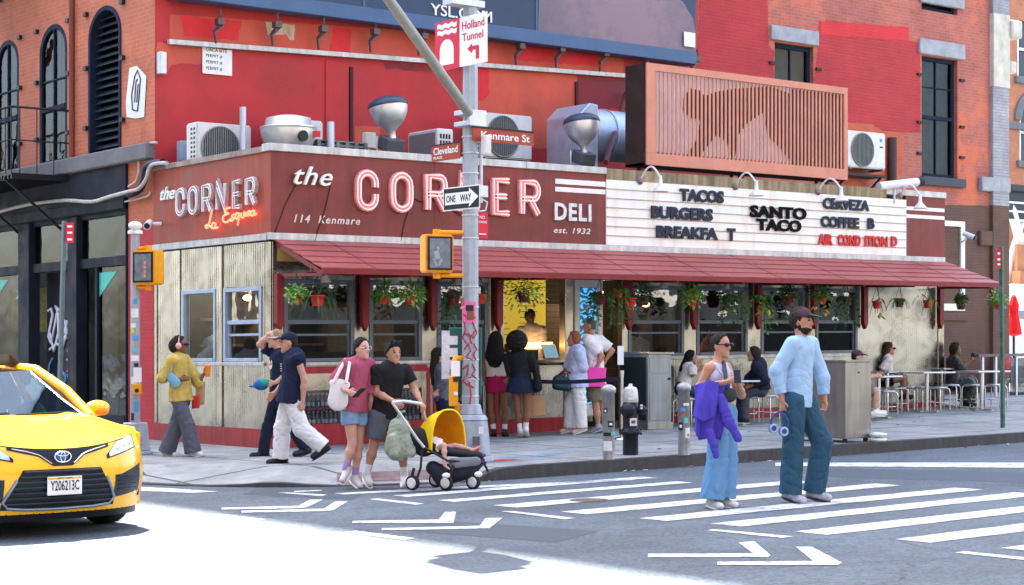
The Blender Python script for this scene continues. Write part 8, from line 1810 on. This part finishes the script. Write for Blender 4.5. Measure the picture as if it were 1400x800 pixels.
t, b = person('woman with big afro hair in a short black dress, back to the camera', (713, 599), dict(hd=(707, 467), nk=(709, 486), pv=(712, 520), eL=(696, 503), wL=(698, 520), eR=(731, 503), wR=(735, 518), kL=(708, 561), aL=(711, 587), tL=(708, 600), kR=(720, 560), aR=(719, 585), tR=(720, 597)), 84, 'brown', 1.7, 84, 1.05, 'black', 'afro', top=(BLK, 1.7, .02, .022, 1., 'dress_bodice'), bottom=(NVY, 'skirt', 0, .26, 0, 0, 537), shoe=M_RUB, socks=WHT)
d = b['d']; paper_bag('brown paper shopping bag hanging beside the woman in the black dress', ((723, 570), (746, 568), (745, 541), (725, 541)), d+.12, KRAFT, .12)
bb_ = held('handbag', 'black shoulder bag on the right of the woman in the black dress', 'handbag', [cone(A3(735, 515, d-.1), A3(735, 530, d-.1), .05, .07)], BLK, .01); strap(bb_, [A3(734, 512, d-.1), A3(728, 490, d-.08), A3(726, 480, d)], .014, BLK)
xs_ = Vector((xf(726, .75), .75, .15)); t, b = person('server in pale shirt behind the counter before the yellow menu board', xs_, dict(hd=(725, 434), nk=(727, 448), pv=(728, 487), eL=(741, 470), wL=(736, 482), eR=(713, 470), wR=(716, 482)), -95, 'deep', 1.72, -70, 1., 'black', 'short', d0=depth(xs_), top=(cloth('pale_grey', (.42, .4, .4)), .8, .1, .03, 1., 'tee'), h=.012)
t, b = person('woman with ginger hair in pale blue shirt and white trousers, facing the counter', (783, 594), dict(hd=(784, 464), nk=(789, 477), pv=(789, 524), eL=(797, 502), wL=(780, 508, -.1), hL=(772, 509, -.1), eR=(778, 500), wR=(772, 507), kR=(780, 552), aR=(779, 583), tR=(762, 593), kL=(793, 552), aL=(795, 583), tL=(783, 593)), -170, 'rosy', 1.6, 178, 1.15, 'ginger', 'bob', top=(cloth('pale_blue_shirt', (.44, .5, .68)), 1.75, .06, .04, 1.08, 'shirt'), bottom=(WHT, 'pants', .02, .12, .105, .10), shoe=mat('shoe_blush', (.58, .46, .42), .6), wp=1.1)
d = b['d']; BTL = mat('dark_teal_leather', (.012, .04, .045), .4); bg_ = held('handbag', 'dark teal handbag on the arm of the woman with ginger hair', 'handbag', [cone(A3(764, 521, d-.15), A3(773, 525, d-.15), .1, .1, (FFv, .5)), cone(A3(760, 528, d-.15), A3(776, 530, d-.15), .06, .06)], BTL, .011); strap(bg_, [A3(762, 514, d-.15), A3(772, 506, d-.2), A3(780, 510, d-.15)], .012, BTL)
t, b = person('man with grey hair in white polo and khaki shorts, hand on hip', (815, 592), dict(hd=(806, 446), nk=(811, 460), pv=(815, 520), eL=(823, 487), wL=(817, 499), hL=(814, 505), eR=(837, 479), wR=(829, 491), kL=(815, 557), aL=(818, 582), tL=(805, 592), kR=(822, 557), aR=(826, 581), tR=(818, 591)), 150, 'tan', 1.76, 168, 1.05, 'grey', 'crop', top=(WHT, .8, .07, .03, 1., 'polo_shirt'), bottom=(cloth('khaki', (.17, .15, .1)), 'shorts', .75, .12, .12, 0), shoe=mat('grey_trainer', (.3, .34, .37), .6, 0, .5, 30))
d = b['d']; paper_bag('bright pink shopping bag held by the man in the white polo', ((802, 529), (827, 529), (829, 503), (801, 502)), d-.28, mat('hot_pink', (.82, .07, .36), .5), .12, True, 'shopping_bag')
# seated at the tables
def seated(*a, **k): return person(*a, seat=True, h=.012, **k)
t, b = seated('seated woman with long black hair and white cropped tee beside the host stand', (938, 580), dict(hd=(945, 489), nk=(941, 501), pv=(932, 531), eR=(947, 513), wR=(955, 500), eL=(946, 512), wL=(957, 505), kL=(957, 535), aL=(956, 566), kR=(955, 537), aR=(952, 570)), 20, 'tan', 1.62, 10, 1., 'black', 'long', top=(WHT, .9, -.09, .03, 1., 'cropped_tee'), bottom=(DEN2, 'pants', .02, .1, .085, .08), shoe=M_RUB)
t, b = seated('seated man in dark jacket seen from behind, right of the woman with the phone', (1035, 580), dict(hd=(1030, 485), nk=(1037, 498), pv=(1041, 530), eL=(1046, 520), wL=(1027, 527), eR=(1024, 518), wR=(1020, 527), kL=(1018, 539), aL=(1018, 572), kR=(1014, 537), aR=(1012, 570)), 160, 'light', 1.7, 165, 1.08, 'dark', 'bowl', top=(cloth('dark_jacket', (.014, .017, .035)), 1.85, .04, .04, 1., 'jacket'), bottom=(cloth('grey_blue_trousers', (.06, .075, .1)), 'pants', .02, .1, .085, .08), shoe=M_SOLE)
t, b = seated('seated person in a plum baseball cap mostly hidden by the tall kerb cabinet', (1165, 575), dict(hd=(1172, 489), nk=(1168, 501), pv=(1163, 534), eR=(1180, 518), wR=(1196, 515), eL=(1182, 516), wL=(1198, 513), kR=(1197, 535), aR=(1196, 562), kL=(1198, 533), aL=(1198, 560)), 0, 'light', 1.72, 0, 1., 'dark', 'crop', cap=cloth('plum_cap', (.07, .035, .05)), top=(cloth('slate_tee', (.12, .14, .17)), .9, .04, .03, 1., 'tee'), bottom=(cloth('khaki', (.17, .15, .1)), 'shorts', .9, .1, .1, 0), shoe=M_RUB)
t, b = seated('seated woman in white tee and sunglasses against the bare steel panel', (1222, 568), dict(hd=(1216, 477), nk=(1212, 489), pv=(1213, 519), eR=(1205, 507), wR=(1222, 510), eL=(1214, 506), wL=(1226, 509), kR=(1235, 517), aR=(1234, 541), tR=(1242, 545), kL=(1238, 515), aL=(1239, 539), tL=(1247, 543)), 0, 'tan', 1.64, 5, 1., 'brown', 'long', d0=33.2, top=(WHT, .9, .02, .025, 1., 'tee'), bottom=(BLK, 'shorts', .3, .1, .1, 0), shoe=M_SOLE, glasses='dark')
t, b = seated('seated woman in long black floral dress holding up a phone', (1310, 566), dict(hd=(1307, 477), nk=(1303, 489), pv=(1302, 524), eR=(1314, 503), wR=(1325, 494), eL=(1316, 502), wL=(1327, 492), kR=(1324, 525), aR=(1318, 550), tR=(1326, 555), kL=(1327, 523), aL=(1324, 549), tL=(1332, 554)), 0, 'brown', 1.66, 5, 1.05, 'dark', 'dreads', d0=34.2,
    top=(mat('black_floral', (.03, .03, .033), .8, 0, 1.6, 22), 1.2, .05, .03, 1., 'dress_bodice'), bottom=(mat('black_floral', (.03, .03, .033), .8), 'pants', .0, .12, .14, .14), shoe=M_SOLE)
phone('black phone held up by the woman in the floral dress', A3(1330, 488, 34.1), RRv, ZZ)
# diners glimpsed behind the panes
def inside(label, X_, Y_, hp, skin, hair, topm, th, capm=None):
    q = Vector((X_, Y_, .15)); x, y = hp; return person(label, q, dict(hd=(x, y), nk=(x+1, y+14), pv=(x+2, y+48), eL=(x+14, y+35), wL=(x+10, y+45), eR=(x-12, y+35), wR=(x-8, y+46)), th, skin, 1.7, None, 1.1, hair, 'short', cap=capm, d0=depth(q), top=(topm, 1.5, .05, .04, 1., 'shirt'), h=.014)
inside('cook in blue cap and pale shirt behind the large avenue window', 1.0, 2.35, (288, 456), 'tan', 'dark', cloth('ice_blue', (.5, .58, .68)), 30, cloth('cap_blue2', (.03, .09, .2)))
inside('person in grey blue hooded top behind the avenue sash window', .9, 1.05, (341, 474), 'tan', 'dark', cloth('hood_blue', (.16, .2, .28)), 120)
inside('person in pale shirt behind the pane above the host stand', xf(868, .9), .9, (868, 454), 'deep', 'black', cloth('pale_grey', (.42, .4, .4)), -60)
inside('person in rust top behind the pane over the seated woman in white', xf(966, .9), .9, (966, 458), 'tan', 'dark', cloth('rust', (.25, .08, .05)), -20)
# pedestrians crossing
t, b = person('woman in lilac camisole and wide jeans with dark glasses, reading a phone on the crossing', (988, 694), dict(hd=(986, 473), nk=(981, 497), pv=(988, 560), eR=(955, 531), wR=(994, 522, -.33), hR=(1006, 518, -.38), eL=(1014, 540), wL=(1010, 525, -.25), hL=(1008, 518, -.33), kR=(980, 630), aR=(974, 682), tR=(983, 694), kL=(994, 630), aL=(989, 680), tL=(1006, 693)), -40, 'tan', 1.66, -42, .92, 'black', 'bun', gz=0, h=.009,
    top=(cloth('lilac_grey', (.46, .46, .62)), -1, -.10, .018, 1., 'camisole'), bottom=(cloth('sky_denim', (.12, .27, .46)), 'pants', .0, .105, .105, .13), shoe=mat('shoe_offwhite', (.62, .6, .57), .6), glasses='dark')
d = b['d']; m = MB()
for sg in (-1, 1): m.tube([Vector(b['C1']+b['l']*sg*.085+b['f']*.12+ZZ*.0), Vector(b['nk']+b['l']*sg*.1+b['f']*.05-ZZ*.02), Vector(b['nk']+b['l']*sg*.1-b['f']*.06-ZZ*.04)], .009, n=5)
m.build('shoulder_straps', cloth('lilac_grey', (.46, .46, .62)), t)
m = MB(); m.tube([Vector(b['nk']+b['l']*.062*math.cos(a)+b['f']*(.07*math.sin(a)+.01)-ZZ*(.01+.03*math.sin(a))) for a in [2*math.pi*i/20 for i in range(20)]], .007, n=5, closed=True); m.build('necklace', M_RUB, t)
phone('black phone in both hands of the woman on the crossing', A3(1008, 515, d-.46), unit(RRv*.9+FFv*.3), unit(ZZ*.7+FFv*.5), .036, .075)
ol = mat('dark_olive_leather', (.03, .04, .035), .5); xb_ = held('crossbody_bag', 'dark olive crossbody bag at the waist of the woman on the crossing', 'handbag', [cone(A3(985, 541, d-.2), A3(998, 540, d-.24), .075, .07, (FFv, .45))], ol, .008); strap(xb_, [A3(993, 532, d-.24), A3(992, 512, d-.17), A3(990, 498, d-.06), A3(987, 492, d+.02)], .022, ol)
PUR = cloth('violet_fleece', (.075, .055, .4)); q = lambda x, y, o=0.: A3(x, y, d-.28+o)
c_ = q(975, 570); jk = thing('hooded_jacket', 'violet hooded jacket draped over the arm of the woman on the crossing', 'jacket', tuple(float(x) for x in c_))
def drape_cloth(top, bot, pl, ph, lift, nm, n=34, k=20):
    V = []
    for i in range(n+1):
        u = i/n; A_ = np.interp(u, np.linspace(0, 1, len(top)), [t_[0] for t_ in top]); B_ = np.interp(u, np.linspace(0, 1, len(top)), [t_[1] for t_ in top]); C_ = np.interp(u, np.linspace(0, 1, len(bot)), [t_[0] for t_ in bot]); D_ = np.interp(u, np.linspace(0, 1, len(bot)), [t_[1] for t_ in bot])
        for j in range(k+1):
            v = j/k; w2 = .35+.65*v; o_ = lift+pl*w2*(math.sin(u*ph+1.3*math.sin(v*2.2)+v)+.4*math.sin(u*ph*2.3+2-v*1.7))-.055*math.sin(math.pi*min(1, max(0, u)))*(.5+.5*v)+.02*math.cos(v*5)*(1-v)
            V.append(tuple(q(A_+(C_-A_)*v+1.2*math.sin(v*4+u*5), B_+(D_-B_)*(v**1.05), o_)))
    mb = MB(); mb.add(V, [(i*(k+1)+j, i*(k+1)+j+1, (i+1)*(k+1)+j+1, (i+1)*(k+1)+j) for i in range(n) for j in range(k)], True); o = mb.build(nm, PUR, jk); md = o.modifiers.new('t', 'SOLIDIFY'); md.thickness = .012; return o
drape_cloth([(949, 527), (965, 521), (985, 521), (1000, 524)], [(950, 588), (957, 602), (972, 598), (984, 602)], .024, 15, .02, 'jacket_body')
drape_cloth([(950, 527), (965, 523), (984, 522)], [(948, 570), (962, 577), (977, 568)], .02, 9, -.06, 'jacket_hood')
mesh_of('sleeve', [grow([cone(q(985, 545, -.03), q(997, 578, -.04), .05, .052, (FFv, .6)), cone(q(997, 578, -.04), q(1009, 599, -.03), .05, .04, (FFv, .7))], .008, .015, .014, 22, 3)], PUR, jk); mesh_of('sleeve', [grow([cone(q(970, 592, -.06), q(976, 608, -.06), .045, .042, (FFv, .6)), cone(q(976, 608, -.06), q(979, 623, -.05), .036, .03)], .008, .015, .012, 22, 5)], PUR, jk)
t, b = person('bearded man in pale blue sweater, jeans and plum cap walking over the crossing', (1095, 687), dict(hd=(1096, 440), nk=(1096, 464), pv=(1091, 544), eR=(1062, 508), wR=(1069, 546), hR=(1070, 566), eL=(1125, 516), wL=(1127, 545), hL=(1128, 562), kR=(1084, 614), aR=(1081, 671), tR=(1099, 686), kL=(1124, 605), aL=(1114, 669), tL=(1134, 682)), -40, 'tan', 1.86, -28, .93, 'dark', 'short', gz=0, h=.009, cap=cloth('plum_cap', (.07, .035, .05)),
    top=(cloth('pale_blue_knit', (.31, .48, .66)), 1.8, .09, .022, 1.06, 'sweater', .02), bottom=(DEN2, 'pants', .03, .115, .095, .105), shoe=mat('grey_trainer2', (.4, .42, .47), .6, 0, .4, 25), extra=dict(peak=cloth('dark_green', (.01, .07, .045)), sole=M_SOLE), curl=.9)
s = b['s']; hd, hf, hl = b['hd'], b['hf'], b['hl']
BR = [elli(hd+hf*.03*s-ZZ*.07*s, (.059*s, .066*s, .055*s), np.stack([hl, hf, ZZ]), [(hd-ZZ*.03*s, unit(ZZ+hf*.35))]), cone(hd+hl*.07*s-ZZ*.0*s, hd+hl*.055*s-ZZ*.06*s, .014*s, .018*s), cone(hd-hl*.07*s-ZZ*.0*s, hd-hl*.055*s-ZZ*.06*s, .014*s, .018*s), cone(hd+hf*.086*s-ZZ*.034*s+hl*.022*s, hd+hf*.086*s-ZZ*.034*s-hl*.022*s, .007*s, .007*s)]
mesh_of('beard', [grow(BR, .007, .01, .003, 90)], M_HAIR['dark'], t)
d = b['d']; HP = mat('navy_headphones', (.03, .07, .2), .35); HPG = mat('pale_cushion', (.3, .38, .55), .6)
t2 = thing('headphones', 'blue over-ear headphones hanging from the hand of the man in the sweater', 'headphones', tuple(float(x) for x in A3(1067, 585, d-.2)))
m = MB(); m.tube([Vector(A3(x, y, d-.2)) for x, y in ((1055, 585), (1054, 576), (1058, 567), (1066, 563), (1073, 567), (1078, 577), (1076, 585))], .011, n=7); m.build('headband', HP, t2)
for x, y in ((1057, 586), (1071, 590)):
    m = MB(); c = Vector(A3(x, y, d-.22)); n_ = Vector(unit(-FFv+RRv*.25)); m.lathe([(.025, -.02), (.045, -.015), (.048, .01), (.04, .02)], c, n_, n=20); o = m.build('ear_cup', HP, t2); m = MB(); m.tube([c+n_*.02+(n_.orthogonal().normalized()*math.cos(a)+n_.cross(n_.orthogonal().normalized())*math.sin(a))*.036 for a in [2*math.pi*i/18 for i in range(18)]], .012, n=6, closed=True); m.build('cushion', HPG, o)
# ------------------------------------------------------------------ lay everything on the street's slope
bpy.context.view_layer.update()
done = set()
# meshes that are several like pieces become one part each
for o in list(S.objects):
    if o.type != 'MESH' or o.name.split('.')[0] not in ('fluted_siding', 'street_fascia', 'shop_pilaster', 'steel_pier_cladding', 'interior_fittings', 'counter_jamb', 'shop_transom_bar', 'shutter_hinge', 'small_downlight', 'white_stripes', 'feet', 'wall_joint', 'sheet_seam', 'louvre_slat', 'support', 'bracket', 'red_plinth', 'foot_rail', 'arm_clamp', 'strap_band', 'sill_ledge', 'duct_band', 'sign_cable', 'awning_seams', 'corner_corbel', 'teal_window_graphic', 'post'): continue
    me = o.data; n = len(me.vertices); lab = list(range(n))
    def fd(i):
        while lab[i] != i: lab[i] = lab[lab[i]]; i = lab[i]
        return i
    for e in me.edges: lab[fd(e.vertices[0])] = fd(e.vertices[1])
    gr = {}
    for p_ in me.polygons: gr.setdefault(fd(p_.vertices[0]), []).append(p_)
    if len(gr) < 2 or len(gr) > 60: continue
    nm = o.name.split('.')[0]; nm = {'feet': 'foot', 'white_stripes': 'white_stripe', 'sheet_seam': 'sheet_seam'}.get(nm, nm)
    for ps in gr.values():
        ids = sorted({v for p_ in ps for v in p_.vertices}); mp_ = {v: i for i, v in enumerate(ids)}
        m2 = bpy.data.meshes.new(nm); m2.from_pydata([me.vertices[v].co[:] for v in ids], [], [[mp_[v] for v in p_.vertices] for p_ in ps]); m2.polygons.foreach_set('use_smooth', [p_.use_smooth for p_ in ps])
        for m_ in me.materials: m2.materials.append(m_)
        q = bpy.data.objects.new(nm, m2); COL.objects.link(q); q.parent = o.parent
    bpy.data.objects.remove(o)
def shear_mesh(o, ox, oy, base):
    if o.type != 'MESH' or o.data.name in done: return
    done.add(o.data.name); me = o.data; n = len(me.vertices); a = np.empty(n*3, dtype=np.float32); me.vertices.foreach_get('co', a); a = a.reshape(-1, 3)
    a[:, 2] += GRADE*((a[:, 0]+ox-CX)*RX+(a[:, 1]+oy-CY)*RY)-base
    me.vertices.foreach_set('co', a.ravel()); me.update()
def walk(o):
    yield o
    for c in o.children: yield from walk(c)
for o in list(S.objects):
    if o.parent or o.type in ('CAMERA', 'LIGHT'): continue
    g0 = grade(o.location.x, o.location.y)
    if o in SHEARED:
        for q in walk(o): shear_mesh(q, o.location.x, o.location.y, g0)
    o.location.z += g0
